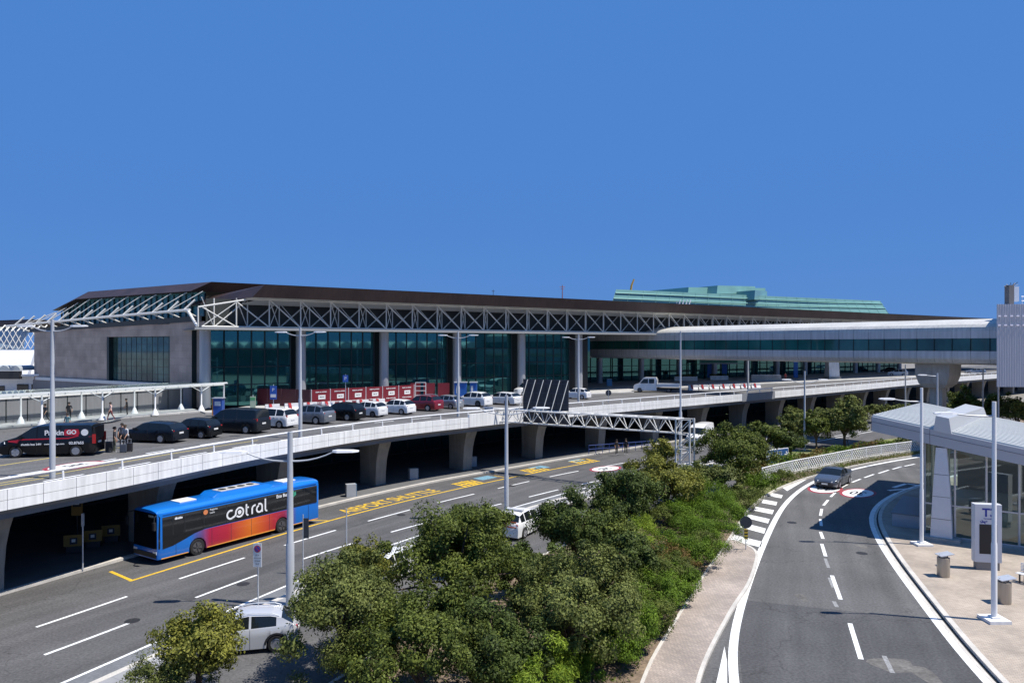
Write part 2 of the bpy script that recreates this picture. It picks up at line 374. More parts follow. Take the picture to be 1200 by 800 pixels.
def ellipse_mark(name, c, t, a, b, txt, deckz=0.0, flip=1):
    """painted speed limit roundel, long axis along the road"""
    t = Vector(t).normalized(); n = Vector((t.y, -t.x)); 
    def ell(k, zz): return [(*(Vector(c[:2])+t*(a*k*math.cos(x))+n*(b*k*math.sin(x))), zz) for x in [2*math.pi*i/48 for i in range(48)]]
    o = MB().poly(list(reversed(ell(1, deckz+.008)))).build(name+'_red', M_RED); struct(o)
    o = MB().poly(list(reversed(ell(.84, deckz+.012)))).build(name+'_white', M_WHITE); struct(o)
    tt = t*flip; nn = Vector((tt.y, -tt.x))
    struct(write(txt, b*1.05, M_BLACKP, frame((c[0], c[1], deckz+.016), (nn.x, nn.y, 0), (tt.x, tt.y, 0)) @ Matrix.Diagonal((.85, 1.5, 1, 1)), None, name+'_number', ext=.001, bold=.03))
tr = RC.tan(RC.near((29.3,63)))
ellipse_mark('speed_roundel', G(1005.5,577.5), tr, 2.3, 1.35, '30', 0, -1)
ellipse_mark('speed_roundel', G(967,572.5), RC.tan(RC.near((27,63))), 2.3, 1.35, '30', 0, -1)
ellipse_mark('speed_roundel', G(709.5,549), YE.tan(YE.near((9,75))), 2.1, 1.25, '30', 0, -1)
# ramp lines
mb = MB(); wl = RL.sub(4, RL.len-4)
mb.strip(v3(offs(wl, -.2), .008), v3(offs(wl, .16), .008))
wr = RR.sub(4, RR.near((33,62))); mb.strip(v3(offs(wr, -.17), .008), v3(offs(wr, .14), .008))
wr = RR.sub(RR.near((33,62)), RR.len-4); mb.strip(v3(offs(wr, -.1), .008), v3(offs(wr, .1), .008))
marks = [((1009,772),(996,730)), ((985,702),(975,674)), ((967.5,651.5),(963,637)), ((964.5,631),(961.5,623)), ((962.5,616),(961.5,608)), ((961.5,604),(963,596)), ((965,592),(970.5,585.5)), ((973.5,582),(980,575.5)), ((984,572),(993.5,567)), ((998.5,565),(1008.5,561)), ((1013,559.5),(1024,555.5)), ((1029.5,554.5),(1041.5,550.5)), ((1046,549.5),(1056.5,546.5)), ((1060,546),(1072,543.5))]
for a, b in marks:
    a = G(*a); b = G(*b); q = (b-a).normalized(); s = Vector((-q.y, q.x, 0))*.10
    mb.poly([a-s+Vector((0,0,.008)), b-s+Vector((0,0,.008)), b+s+Vector((0,0,.008)), a+s+Vector((0,0,.008))][::-1])
# hatch at the nose of the island, and the pointed patch before it
for q in (((858.5,626),(893.5,634.5),(891,641),(854,631.5)), ((868,611.5),(897.5,619),(895.5,625),(866,617)), ((877,602.3),(902,608),(900,613),(874.5,606.5)), ((885.5,593.5),(907,597.5),(905,602.3),(883.5,598)), ((894.5,585),(911,588),(909.5,592),(892.5,589)), ((904,577.3),(917.5,580),(915.5,583.6),(902,581)), ((917.5,571.5),(932,565),(946,561),(922.5,575))):
    mb.poly([G(*c)+Vector((0,0,.008)) for c in q][::-1])
mb.poly([G(822,806)+Vector((.5,0,.008)), G(857,806)+Vector((-.15,0,.008)), G(855,775)+Vector((-.1,0,.008)), G(849,757)+Vector((0,0,.008))])
for a, b in (((1041,574.5),(1075,571.5)), ((1047,571),(1062,566.5)), ((1062,566.5),(1080,569))):
    a = G(*a)+Vector((0,0,.009)); b = G(*b)+Vector((0,0,.009)); q = (b-a).normalized(); s = Vector((-q.y, q.x, 0))*.18; mb.poly([a-s, b-s, b+s, a+s][::-1])
struct(mb.build('ramp_white_lines', M_WHITE))
mb = MB()
for a, b in (((971,665),(967,654)), ((976.5,688),(972,676.5)), ((981,711),(977,704)), ((1046,788),(1036,768))):
    a = G(*a)+Vector((0,0,.006)); b = G(*b)+Vector((0,0,.006)); q = (b-a).normalized(); s = Vector((-q.y, q.x, 0))*.09; mb.poly([a-s, b-s, b+s, a+s][::-1])
struct(mb.build('faded_ramp_lines', M_WORN))
# repair patches, stains and covers
def road_patch(mb, line, d0_, d1_, o0, o1, z_):
    L_ = line.sub(d0_, d1_); mb.strip(v3(offs(L_, o0), z_), v3(offs(L_, o1), z_))
M_PATCH = asphalt('asphalt_patch_dark', (.074,.073,.073), .35, .94); M_PATCHL = mat('asphalt_stain_pale', (.115,.108,.098), .9, var=.35, scale=.9, fine=.25, bscale=6)
mb = MB(); e_ = RC.near((15.5,33.8)); road_patch(mb, RC, 2, e_, -4.75, 4.0, .004)
for d_, a_, b_, l_ in ((18,1.5,3.6,5), (30,5.2,6.4,9), (44,2.2,3.4,4), (52,6.0,7.3,6)): road_patch(mb, L1, L1.near((-24.6,26))+d_-18, L1.near((-24.6,26))+d_-18+l_, a_-3, b_-3, .003)
struct(mb.build('asphalt_repairs', M_PATCH))
mb = MB()
for px, py, l_, w_, zz in ((1046,779,.8,1.3,.0052), (1088,793,1.2,.6,.0058), (1010,640,.5,.5,.0052), (940,700,.7,.4,.0052)): c = G(px,py); mb.poly([(c.x+w_*.6*math.cos(t)*(1+.25*math.sin(3*t)), c.y+l_*math.sin(t)*(1+.2*math.cos(2*t)), zz) for t in [i*math.pi/9 for i in range(18)]])
struct(mb.build('pale_road_stains', M_PATCHL))
mb = MB()
for px, py in ((1010,648),(928,612),(470,603),(285,684),(600,569),(155,727)): c = G(px,py); mb.poly([(c.x+.33*math.cos(t), c.y+.33*math.sin(t), .0075) for t in [i*math.pi/9 for i in range(18)]])
struct(mb.build('manhole_covers', mat('cast_iron', (.035,.034,.034), .6, metal=.4)))
# kerb island with the lamps between lower road and parking lane
mb = MB(); ia, ib = WE.near((-24,12)), WE.near((30,86))
I1 = WE.sub(ia, ib)
ridge(mb, offs(I1, 1.15), offs(I1, 1.45), 0, .14, 0); ridge(mb, offs(I1, 2.75), offs(I1, 3.0), 0, .14, 0)
mb.strip(v3(offs(I1, 1.45), .135), v3(offs(I1, 2.75), .135), 1); struct(mb.build('kerb_island', [M_KERB, M_PAVEG]))
# grey gutter strip beside the white line
mb = MB(); mb.strip(v3(offs(I1, .1), .004), v3(offs(I1, 1.15), .004)); struct(mb.build('gutter_strip', mat('asphalt_pale', (.135,.14,.145), .85, var=.2, scale=.7, fine=.15, bscale=9)))
# pavement of the lower level under the viaduct
mb = MB(); KI = offs(KE.L, -16)
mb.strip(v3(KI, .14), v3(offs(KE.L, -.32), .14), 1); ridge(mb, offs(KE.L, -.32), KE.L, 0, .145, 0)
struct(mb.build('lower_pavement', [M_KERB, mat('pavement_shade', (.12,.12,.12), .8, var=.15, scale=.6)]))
# planted bed
bl = Line(offs(WE.L, 9.2)); n = 120
bA = [bl.at(bl.len*.97*i/n) for i in range(n+1)]; bA = [p for p in bA]
kA = KB.sub(0, KB.len*.97, KB.len*.97/n)[:n+1]
iN = min(range(n), key=lambda i: (bA[i]-Vector((24,76))).length)
mb = MB(); mb.strip(v3(bA, .10), v3(kA, .10)); struct(mb.build('planted_bed', M_SOIL))
mb = MB(); kk = KB.sub(0, KB.len*.97); ridge(mb, offs(kk, -.14), kk, 0, .15); 
lk = bl.sub(0, bl.len*.97); ridge(mb, lk, offs(lk, .16), 0, .15)
struct(mb.build('bed_kerb', M_KERB))
mb = MB(); gk = KB.sub(KB.near((17.6,54.3)), KB.near((26,66.4)), .6)
mb.strip(v3(offs(gk, -2.2), .112), v3(offs(gk, -.14), .112)); struct(mb.build('grass_verge', M_GRASS))
# paved island walk beside the ramp
ik = KB.sub(KB.near((2.5,16.5)), KB.near((13.9,46.2)), .8)
right = spline([(4.2,16), (5.4,21), (7.0,26.9), (10.1,33.5), (12.3,37.6), (13.9,41.2), (14.7,43.4), (14.75,44.8), (14.35,46.1), (13.95,46.35)], .4)
rl = Line(right); k = len(ik); rr = [rl.at(rl.len*i/(k-1)) for i in range(k)]
mb = MB(); mb.strip(v3(ik, .13), v3(rr, .13), 1); rin = offs(right, -.16); ridge(mb, rin, right, 0, .145, 0); struct(mb.build('island_walk', [M_KERB, M_PAVE]))
# right-hand pavement
rk = RR.sub(0, RR.len)
o1 = offs(rk, .42); o2 = offs(rk, .66)
mb = MB(); ridge(mb, o1, o2, 0, .15, 0); far = [Vector((p.x+60, p.y-14)) for p in o2]
mb.strip(v3(o2, .14), v3(far, .14), 1)
mb.strip(v3(offs(rk, .15), .006), v3(offs(rk, .30), .006), 0); mb.strip(v3(offs(rk, .30), .004), v3(o1, .004), 2)
struct(mb.build('right_pavement', [M_KERB, M_PAVE2, mat('gutter_dark', (.035,.034,.033), .9)]))

# ================================================================== viaduct
V = thing('viaduct', 'long curving white-panelled road viaduct in front of the terminal, carrying parked cars', 'viaduct', (DE.at(30).x, DE.at(30).y, 0))
sub = DE.sub(0, DE.len, 2.0); tl = Line(offs(sub, 0))
mb = MB(); cols = [offs(sub, -d) for d in (.25, 8, 20, 40)]
for a, b in zip(cols[1:], cols[:-1]): mb.strip(v3(a, DECK-.004), v3(b, DECK-.004))
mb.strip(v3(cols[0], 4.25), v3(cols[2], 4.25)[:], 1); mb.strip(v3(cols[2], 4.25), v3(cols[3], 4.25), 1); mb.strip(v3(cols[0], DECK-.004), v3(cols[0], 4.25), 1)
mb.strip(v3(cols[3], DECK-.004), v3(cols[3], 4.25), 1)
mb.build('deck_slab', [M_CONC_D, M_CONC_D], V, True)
mb = MB(); step = 1.7; d = 2.0; g1 = DE.near(PY(868,460,101.8)); g2 = DE.near(PY(925,455,107))
n = 0
while d < DE.len-3:
    if not (g1 < d+.8 < g2):
        p = DE.at(d+.0125); q = DE.at(d+step-.0125)
        for za, zb in ((4.72,5.18), (5.20,5.70)):
            a = Vector((p.x, p.y, (za+zb)/2)); b = Vector((q.x, q.y, (za+zb)/2)); mb.beam(a, b, .06, zb-za)
    d += step; n += 1
mb.build('parapet_panels', M_PANEL, V, True)
dd = offs(DE.sub(1, DE.len-1), -.07); mb = MB(); mb.strip(v3(dd, 4.72), v3(dd, 5.68)); 
nose = DE.sub(1, DE.len-1); mb.strip(v3(offs(nose, -.02), 4.70), v3(offs(nose, -.5), 4.24), 0); mb.strip(v3(offs(nose, -.02), 4.70), v3(offs(nose, -.02), 4.72), 0)
dd2 = offs(nose, -.16); mb.strip(v3(dd2, 5.2), v3(dd2, 5.7), 0); mb.strip(v3(offs(nose, -.16), 5.7), v3(offs(nose, .03), 5.703), 1)
mb.build('parapet_back', [mat('parapet_shadow_gap', (.16,.16,.165), .8), M_PANEL], V, True)
gp = DE.sub(g1, g2); mb = MB(); ridge(mb, offs(gp, -.1), offs(gp, .06), 4.62, 5.73); mb.build('grey_parapet_plate', mat('grey_plate', (.24,.245,.26), .6, streak=.1), V, True)
mb = MB(); rl_ = offs(DE.sub(2, DE.len-3, 1.7), -.12); mb.tube(v3(rl_, 6.2), .055, 8)
mb.build('handrail', M_RAIL, V, True)
d = DE.near((-27,27))-.2; npost = 0
while d < DE.len-3 and npost < 98:
    p = DE.at(d); t = DE.tan(d); nn = Vector((-t.y, t.x))
    a = p+nn*.08
    mb = MB(); npost += 1
    mb.tube([(a.x, a.y, 5.66), (a.x+nn.x*.02, a.y+nn.y*.02, 5.95), (a.x+nn.x*.05, a.y+nn.y*.05, 6.16)], .05, 6)
    mb.build('handrail_post', M_RAIL, V, True)
    d += 3.4
# white plate where the gantry stands on the parapet
pl = DE.sub(DE.near(PY(555,489,69.5)), DE.near(PY(613,484,75.5))); mb = MB(); ridge(mb, offs(pl, -.1), offs(pl, .09), 4.75, 6.0); mb.build('white_parapet_plate', M_PANEL, V, True)
# piers
d0 = DE.near((-9.6,63.9)); d = d0-10.4*4
while d < DE.len-8:
    if d > 3:
        p = DE.at(d); t = DE.tan(d); nn = Vector((t.y, -t.x)); mb = MB()
        zs = [(0.14, -2.6, .58), (1.2, -2.58, .58), (2.4, -2.45, .60), (3.3, -2.22, .64), (4.0, -1.95, .70), (4.25, -1.85, .72)]
        vs = []
        for zz, out, hw in zs:
            for (o, s) in ((out, -1), (out, 1), (-4.7, 1), (-4.7, -1)):
                q = p+nn*o+t*(hw*s); vs.append((q.x, q.y, zz))
        fs = []
        for i in range(len(zs)-1):
            for j in range(4):
                a = i*4+j; b = i*4+(j+1) % 4; fs.append((a, b, b+4, a+4))
        fs.append((3,2,1,0)); mb.add(vs, fs); mb.build('pier', M_PIER, V, True)
    d += 10.4
# back wall of the undercroft with dark shopfront panes
back = offs(KE.L, -15.5); W = thing('undercroft_wall', 'dark recessed shopfront wall under the viaduct behind its piers', 'wall', (back[20].x, back[20].y, .14))
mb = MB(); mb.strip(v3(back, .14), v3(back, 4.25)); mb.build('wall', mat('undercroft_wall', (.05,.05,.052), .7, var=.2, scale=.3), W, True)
bk = Line(offs(KE.L, -15.4)); mb = MB(); d = 4
while d < bk.len-6:
    p, q = bk.at(d), bk.at(d+2.2); mb.poly([(q.x,q.y,.3),(p.x,p.y,.3),(p.x,p.y,3.2),(q.x,q.y,3.2)]); d += 2.5
mb.build('dark_panes', M_TEAL, W, True)
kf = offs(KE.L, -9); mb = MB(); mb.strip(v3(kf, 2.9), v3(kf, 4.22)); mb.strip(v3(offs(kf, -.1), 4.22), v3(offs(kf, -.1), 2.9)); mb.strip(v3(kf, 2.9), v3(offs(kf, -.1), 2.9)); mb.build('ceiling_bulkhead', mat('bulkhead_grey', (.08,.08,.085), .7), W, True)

# ------------------------------------------------------------------ road surface on the deck
mb = MB(); cs = [offs(sub, -d) for d in (.3, 5, 12, 22, 38)]
for a, b in zip(cs[1:], cs[:-1]): mb.strip(v3(a, DECK), v3(b, DECK))
struct(mb.build('upper_road', M_ASPH_D))
mb = MB(); d0 = DE.near((-24,36))
for line_off, per, on in ((-3.1, 4.6, 2.3), (-6.4, 4.6, 2.3)):
    ln = Line(offs(DE.L, line_off)); d = 4
    while d < DE.len*.62:
        if line_off > -4 or d < ln.near((-10,75)): band(mb, ln.sub(d, d+on), .2, DECK+.006)
        d += per
struct(mb.build('upper_road_white_lines', M_WHITE))
mb = MB()
ln = Line(offs(DE.L, -4.7)); band(mb, ln.sub(3, ln.near((-22.5,57))), .18, DECK+.006)
ln = Line(offs(DE.L, -4.0)); band(mb, ln.sub(3, ln.near((-27.6,42))), .18, DECK+.008)
ln = Line(offs(DE.L, -10.6)); band(mb, ln.sub(3, ln.near((-38,57))), .22, DECK+.006)
struct(mb.build('upper_road_yellow_lines', mat('road_paint_yellow_worn', (.40,.32,.10), .8, fine=.3, bscale=9)))
ellipse_mark('deck_roundel', G(88,545.5,DECK), DE.tan(DE.near((-25,44))), 1.9, 1.2, '30', DECK, 1)

# ================================================================== terminal
F0 = Vector((-35,82.7)); FD = Vector((9.1,6.28)); u = FD.normalized(); FO = Vector((u.y, -u.x))   # outward
def FP(k, out=0.0): return F0+FD*k+FO*out
T = thing('terminal_building', 'wide airport terminal with brown overhanging roof, white roof truss and teal glass front', 'terminal', (F0.x, F0.y, DECK))
KEND = 17.0
# main roof slab: front eave, side eave running back
ec = FP(.39, 4.5); eb = Vector((-40.8,89.8)); ei = Vector((-33,97)); eR = FP(KEND, 4.5)
back0 = Vector((-20,190)); back1 = eR+Vector((-40,90))
outl = [ec, eR, back1, back0, ei, eb]; ztp_ = [19.4,19.4,19.4,19.4,19.0,18.15]; zlo_ = [17.95,17.95,17.95,17.95,17.5,17.35]
lower = [FP(.55, 4.1), FP(KEND, 4.1), back1, back0, ei+Vector((.4,0)), eb+Vector((.5,.1))]
inw = Vector((.55,.84)); wdir = (eb-ec).normalized(); outl[0] = ec+u*1.1; outl[5] = eb+inw*1.3; lower[0] = ec+wdir*.43; lower[5] = eb.copy()
mb = MB(); mb.poly([(p.x, p.y, z_) for p, z_ in zip(outl, ztp_)])
for i in range(6):
    j = (i+1) % 6; a, b = outl[i], outl[j]; c, d_ = lower[i], lower[j]
    mb.poly([(c.x,c.y,zlo_[i]), (d_.x,d_.y,zlo_[j]), (b.x,b.y,ztp_[j]), (a.x,a.y,ztp_[i])])
mb.build('lower_roof', M_BROWN, T, True)
MB().poly([(p.x, p.y, z_-.01) for p, z_ in reversed(list(zip(lower, zlo_)))]).build('roof_soffit', M_SOFF, T, True)
# upper roof
wa, wb = Vector((-69.5,105.5)), Vector((-36.4,83.6)); wd = (wa-wb).normalized(); wl_ = (wa-wb).length; wn = Vector((wd.y, -wd.x))
if wn.y > 0: wn = -wn
def WP(s, out=0.0): return wb+wd*s+wn*out
ua, ub, uc = WP(39.2, -2.2), WP(31, -1.6), WP(2.6, -1.6); ud = uc+u*245
back2 = ud+Vector((-45,75)); back3 = Vector((-62,200))
top = [ua, ub, uc, ud, back2, back3]; zt = [18.25, 20.2, 20.2, 20.25, 20.25, 19.5]; th = [.55,1.15,1.15,1.3,1.3,1.2]
cen = Vector((20,180)); low = [top[0].copy(), top[1].copy(), top[2]+wd*.97]+[p+(cen-p).normalized()*.9 for p in top[3:]]; top[0] = top[0]-wn*1.7-wd*1.5; top[1] = top[1]-wn*1.7; top[2] = top[2]+u*1.83
mb = MB(); mb.poly([(p.x, p.y, z_) for p, z_ in zip(top, zt)])
for i in range(6):
    j = (i+1) % 6; mb.poly([(low[i].x, low[i].y, zt[i]-th[i]), (low[j].x, low[j].y, zt[j]-th[j]), (top[j].x, top[j].y, zt[j]), (top[i].x, top[i].y, zt[i])])
zl = [z_-t_ for z_, t_ in zip(zt, th)]
for i in (0, 1):
    a, b = low[i], low[i+1]; c, d_ = b-wn*5, a-wn*5; mb.poly([(a.x,a.y,zl[i]), (d_.x,d_.y,zl[i]), (c.x,c.y,zl[i+1]), (b.x,b.y,zl[i+1])])
a, b = low[2], low[3]; c, d_ = b-FO*8, a-FO*8; mb.poly([(a.x,a.y,zl[2]), (d_.x,d_.y,zl[2]), (c.x,c.y,zl[3]), (b.x,b.y,zl[3])]); mb.build('upper_roof', M_BROWN, T, True)
# clerestory between stone wall and upper roof, with raking struts
g0, g1, g2 = WP(3.4, -3.4), WP(31, -3.4), WP(wl_-.2, -3.9)
mb = MB()
for (q, r_, za, zb2, zc1, zc2) in ((g0,g1,15.4,15.0,19.1,19.1), (g1,g2,15.0,14.8,19.1,17.75)): mb.poly([(r_.x,r_.y,zb2),(q.x,q.y,za),(q.x,q.y,zc1),(r_.x,r_.y,zc2)])
mb.build('clerestory_glass', mat('clerestory_glass', (.055,.20,.205), .2, spec=.5, var=.4, scale=.4), T, True)
mb = MB()
for i in range(29):
    s = 3.4+i*(wl_-3.4)/28; p = WP(s, -3.33 if s < 31 else -3.33-(s-31)*.05); mb.beam((p.x,p.y,15.0), (p.x,p.y,18.9 if s < 31 else 18.9-(s-31)*.15), .12 if i % 2 else .30, .14)
mb.build('clerestory_mullions', mat('clerestory_mullion', (.016,.05,.055), .5), T, True)
zc = lambda s: 16.55-s/ wl_*1.0
mb = MB(); mb.tube([(*WP(-.6, 1.2), zc(-.6)), (*WP(wl_*.5, 1.2), zc(wl_*.5)+.05), (*WP(wl_+6, 1.2), zc(wl_+6))], .15, 8)
for i in range(14):
    s = .6+i*(wl_+4.4)/13.5
    a = Vector((*WP(s, 1.2), zc(s))); zr_ = 18.95 if s < 31 else 18.95-(s-31)*.18
    if 0 < i and s < 42: mb.tube([a, (*WP(s-2.3, -1.9), zr_)], .055, 6)
    mb.tube([a, (*WP(s-.7, .2), zc(s)+1.25)], .12, 6)
    mb.tube([a, (*WP(s, -1.0), zc(s)-.9)], .09, 6)
mb.tube([(*WP(-.2, 1.2), 16.55), (*FP(-.12, 2.6), 14.6)], .15, 8)
mb.build('roof_struts', M_TRUSS, T, True)
mb = MB(); p0, p1 = WP(-.9, .1), WP(wl_+1, .1); q0, q1 = WP(-.9, -5), WP(wl_+1, -8.5)
mb.poly([(p1.x,p1.y,15.0), (p0.x,p0.y,15.9), (q0.x,q0.y,15.7), (q1.x,q1.y,15.0)])
p0, p1 = WP(-1.2, .12), WP(wl_+1.2, .12)
mb.poly([(p1.x,p1.y,14.45), (p0.x,p0.y,15.3), (p0.x,p0.y,15.95), (p1.x,p1.y,15.0)]); mb.build('wall_coping', mat('dark_coping', (.03,.036,.04), .6), T, True)
# stone end wall with its big window opening
wang = math.atan2(wb.y-wa.y, wb.x-wa.x)
M_STONE = brickmat('stone_cladding', (.36,.29,.25), (.30,.245,.212), (.19,.16,.145), 1.6, .85, .012, plane='XZ', rough=.75, ang=-wang)
def ws(px):                                   # distance along the wall seen at that column of the survey
    k = (px-CX)/F; return (k*wb.y-wb.x)/(wd.x-k*wd.y)
s1, s2 = ws(199), ws(125)
def wbox(mb, sa, sb, za, zb, out0, out1, m=0):
    pts = [WP(sa, out1), WP(sb, out1), WP(sb, out0), WP(sa, out0)]; mb.prism([(p.x, p.y) for p in pts], za, zb, m)
mb = MB(); wbox(mb, -1.6, s1, DECK, 15.3, -.8, 0); wbox(mb, s2, wl_, DECK, 14.9, -.8, 0); wbox(mb, s1, s2, 13.65, 15.1, -.8, 0); wbox(mb, s1, s2, DECK, 8.0, -.8, 0)
mb.build('stone_wall', M_STONE, T, True)
wg = MB(); wbox(wg, s1, s2, 8.0, 13.65, -.75, -.62); win = wg.build('window', mat('window_glass_green', (.06,.115,.10), .04, spec=.6, var=.6, scale=.25), T, True)
mb = MB(); n = 12
for i in range(n+1): s = s1+(s2-s1)*i/n; wbox(mb, s-.03, s+.03, 8.0, 13.65, -.62, -.59)
for i in range(7): zz = 8.05+i*.92; wbox(mb, s1, s2, zz, zz+.06, -.62, -.60)
wbox(mb, s2-.5, s2, 8.0, 13.65, -.61, -.02)
o = mb.build('window_frame', M_MULL); o.parent = win
mb = MB(); wbox(mb, 0, wl_, DECK, 7.6, 0.02, .18); mb.build('wall_base', mat('wall_base_grey', (.17,.165,.17), .7, streak=.1), T, True)
mb = MB(); wbox(mb, 1, wl_-1, 7.6, 8.0, .02, .3); mb.build('wall_band', mat('white_band', (.55,.55,.54), .6), T, True)
# columns
for k in range(0, 6):
    p = FP(k); mb = MB(); mb.lathe([(.60, DECK), (.60, 14.35)], 32, Matrix.Translation((p.x, p.y, 0))); mb.build('column', M_COLUMN, T, True, smooth=40)
# glazed front between the columns
zt_ = 14.3
for k in range(0, 5):
    a, b = .075, .925
    mb = MB(); p, q = FP(k+a, -1.4), FP(k+b, -1.4); mb.poly([(p.x,p.y,DECK),(q.x,q.y,DECK),(q.x,q.y,zt_),(p.x,p.y,zt_)]); g = mb.build('glass_front', M_TEAL, T, True)
    mb = MB()
    for i in range(7):
        t_ = k+a+(b-a)*i/6; c, e = FP(t_, -1.36), FP(t_, -1.26); mb.beam((c.x,c.y,DECK), (c.x,c.y,zt_-.01), .14, .12)
    for zz in (7.9, 10.0, 12.1): c, e = FP(k+a, -1.36), FP(k+b, -1.36); mb.beam((c.x,c.y,zz), (e.x,e.y,zz), .1, .1)
    o = mb.build('mullions', M_MULL); o.parent = g
    mb = MB(); p, q = FP(k-.1, -1.45), FP(k+.1, -1.45); mb.poly([(p.x,p.y,DECK),(q.x,q.y,DECK),(q.x,q.y,zt_),(p.x,p.y,zt_)]); mb.build('dark_reveal', mat('dark_reveal', (.004,.012,.013), .5, spec=.3), T, True)
mb = MB(); p, q = FP(4.9, -1.45), FP(5.28, -1.45); mb.poly([(p.x,p.y,DECK),(q.x,q.y,DECK),(q.x,q.y,zt_),(p.x,p.y,zt_)]); p, q = FP(5.28, -1.45), FP(5.28, -20)
mb.poly([(p.x,p.y,DECK),(q.x,q.y,DECK),(q.x,q.y,zt_),(p.x,p.y,zt_)]); mb.build('dark_return', mat('dark_return', (.012,.015,.018), .5), T, True)
# recessed part behind the link bridge
for k in range(5, 17):
    mb = MB(); p, q = FP(k+.28, -20), FP(k+1.28, -20); mb.poly([(p.x,p.y,DECK),(q.x,q.y,DECK),(q.x,q.y,zt_),(p.x,p.y,zt_)]); g = mb.build('recessed_glass', M_TEAL, T, True)
    mb = MB()
    for i in range(5): c = FP(k+.30+.24*i, -19.93); mb.beam((c.x,c.y,DECK), (c.x,c.y,zt_), .12, .1)
    c, e = FP(k+.28, -19.93), FP(k+1.28, -19.93); mb.beam((c.x,c.y,8.4), (e.x,e.y,8.4), .35, .1)
    o = mb.build('mullions', M_MULL); o.parent = g
    p = FP(k+.75, -17); MB().lathe([(.6, DECK), (.6, 14.35)], 20, Matrix.Translation((p.x, p.y, 0))).build('column', M_COLUMN, T, True, smooth=40)
# lintel soffit
def fpoly(a, b, o0, o1, zz): 
    p = [FP(a, o0), FP(b, o0), FP(b, o1), FP(a, o1)]; return [(x.x, x.y, zz) for x in p]
mb = MB(); mb.poly(list(reversed(fpoly(-.15, KEND, 2.9, -21, 14.3)))); p, q = FP(-.15, 2.9), FP(KEND, 2.9)
mb.poly([(p.x,p.y,14.3),(q.x,q.y,14.3),(q.x,q.y,14.5),(p.x,p.y,14.5)]); mb.build('lintel_soffit', mat('soffit_grey', (.34,.345,.345), .7), T, True)
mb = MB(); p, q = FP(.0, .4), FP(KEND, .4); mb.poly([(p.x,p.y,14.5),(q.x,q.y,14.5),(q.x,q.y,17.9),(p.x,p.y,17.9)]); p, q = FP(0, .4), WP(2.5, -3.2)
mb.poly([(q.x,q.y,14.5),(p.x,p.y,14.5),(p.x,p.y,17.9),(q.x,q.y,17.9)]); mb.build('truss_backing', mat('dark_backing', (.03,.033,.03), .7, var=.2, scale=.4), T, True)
mb = MB(); a_, b_, c_, d_ = FP(.5,2.35), FP(KEND,2.35), FP(KEND,1.1), FP(.3,1.1); mb.poly([(d_.x,d_.y,17.25),(c_.x,c_.y,17.25),(b_.x,b_.y,17.9),(a_.x,a_.y,17.9)]); mb.build('sloping_soffit', M_SOFF, T, True)
# space truss
mb = MB(); nb = 51; zb, ztp = 14.62, 17.85; kk = lambda i: -.08+i/3.0
def fz(i, o, zz): p = FP(kk(i), o); return Vector((p.x, p.y, zz))
mb.tube([fz(0.0, 2.6, zb), fz(nb-1, 2.6, zb)], .105, 8); mb.tube([fz(1.3, 2.6, ztp), fz(nb-1, 2.6, ztp)], .12, 8)
mb.tube([fz(.3, .9, zb), fz(nb-1, .9, zb)], .09, 6)
for i in range(nb-1):
    o = 2.6
    if i > 1: mb.tube([fz(i, o, zb), fz(i, o, ztp)], .078, 6)
    if i > 1: mb.tube([fz(i, o, ztp), fz(i+1, o, zb)], .078, 6)
    if i > 1: mb.tube([fz(i, o, zb), fz(i+.45, .9, 17.6)], .05, 5); mb.tube([fz(i+1, o, zb), fz(i+.45, .9, 17.6)], .05, 5)
    mb.tube([fz(i+.45, .9, zb), fz(i+.45, .9, 17.9)], .075, 5); mb.tube([fz(i+.45, .9, zb), fz(i+1.45, .9, 17.9)], .08, 5)
    mb.tube([fz(i, o, ztp), fz(i+.45, .9, zb)], .06, 5)
    if i > 1: mb.box(fz(i, o+.05, ztp+.02), (.7,.35,.12), math.atan2(u.y, u.x))
mb.tube([fz(-.1, 2.6, 16.75), fz(1.3, 2.6, ztp-.1)], .10, 8); mb.tube([fz(-.1, 2.6, zb), fz(-.1, 2.6, 16.75)], .08, 6); mb.tube([fz(1, 2.6, zb), fz(1, 2.6, 17.5)], .078, 6); mb.tube([fz(0, 2.6, 16.8), fz(1, 2.6, zb)], .078, 6); mb.tube([fz(0, 2.6, zb), fz(1, 2.6, 17.4)], .06, 6); mb.tube([fz(1, 2.6, 17.5), fz(2, 2.6, zb)], .078, 6)
mb.build('roof_truss', M_TRUSS, T, True, smooth=50)
# pavement along the front
mb = MB(); p = [FP(-.1, 5.5), FP(5.6, 5.5), FP(5.9, 2), FP(KEND, 2), FP(KEND, -21), FP(-.1, -21)]
o = MB().prism([(x.x, x.y) for x in p], DECK-.3, DECK+.15).build('terminal_pavement', M_FLAT); struct(o)
o = MB().prism([(-60,52), (-47.5,61.5), (-32.2,82.2), (-31.0,88), (-75,112), (-95,90)], DECK-.3, DECK+.15).build('canopy_pavement', M_FLAT); struct(o)
o = MB().prism([(-200,30), (-75,35), (-50,58), (-44,66), (-33,84), (-36,95), (-78,120), (-200,200)], -.05, DECK-.05).build('raised_ground', M_CONC_D); struct(o)
# body behind so that the roof stands on something from every side
mb = MB(); q = [FP(-.1, -1.6), FP(5.2, -1.6), FP(5.2, -21), FP(KEND, -21), FP(KEND, -60), Vector((-30,165)), WP(wl_, -.9), WP(0.3, -.9)]
mb.prism([(x.x, x.y) for x in q], DECK, 14.2); mb.build('inner_volume', mat('inner_dark', (.03,.035,.036), .8), T, True)
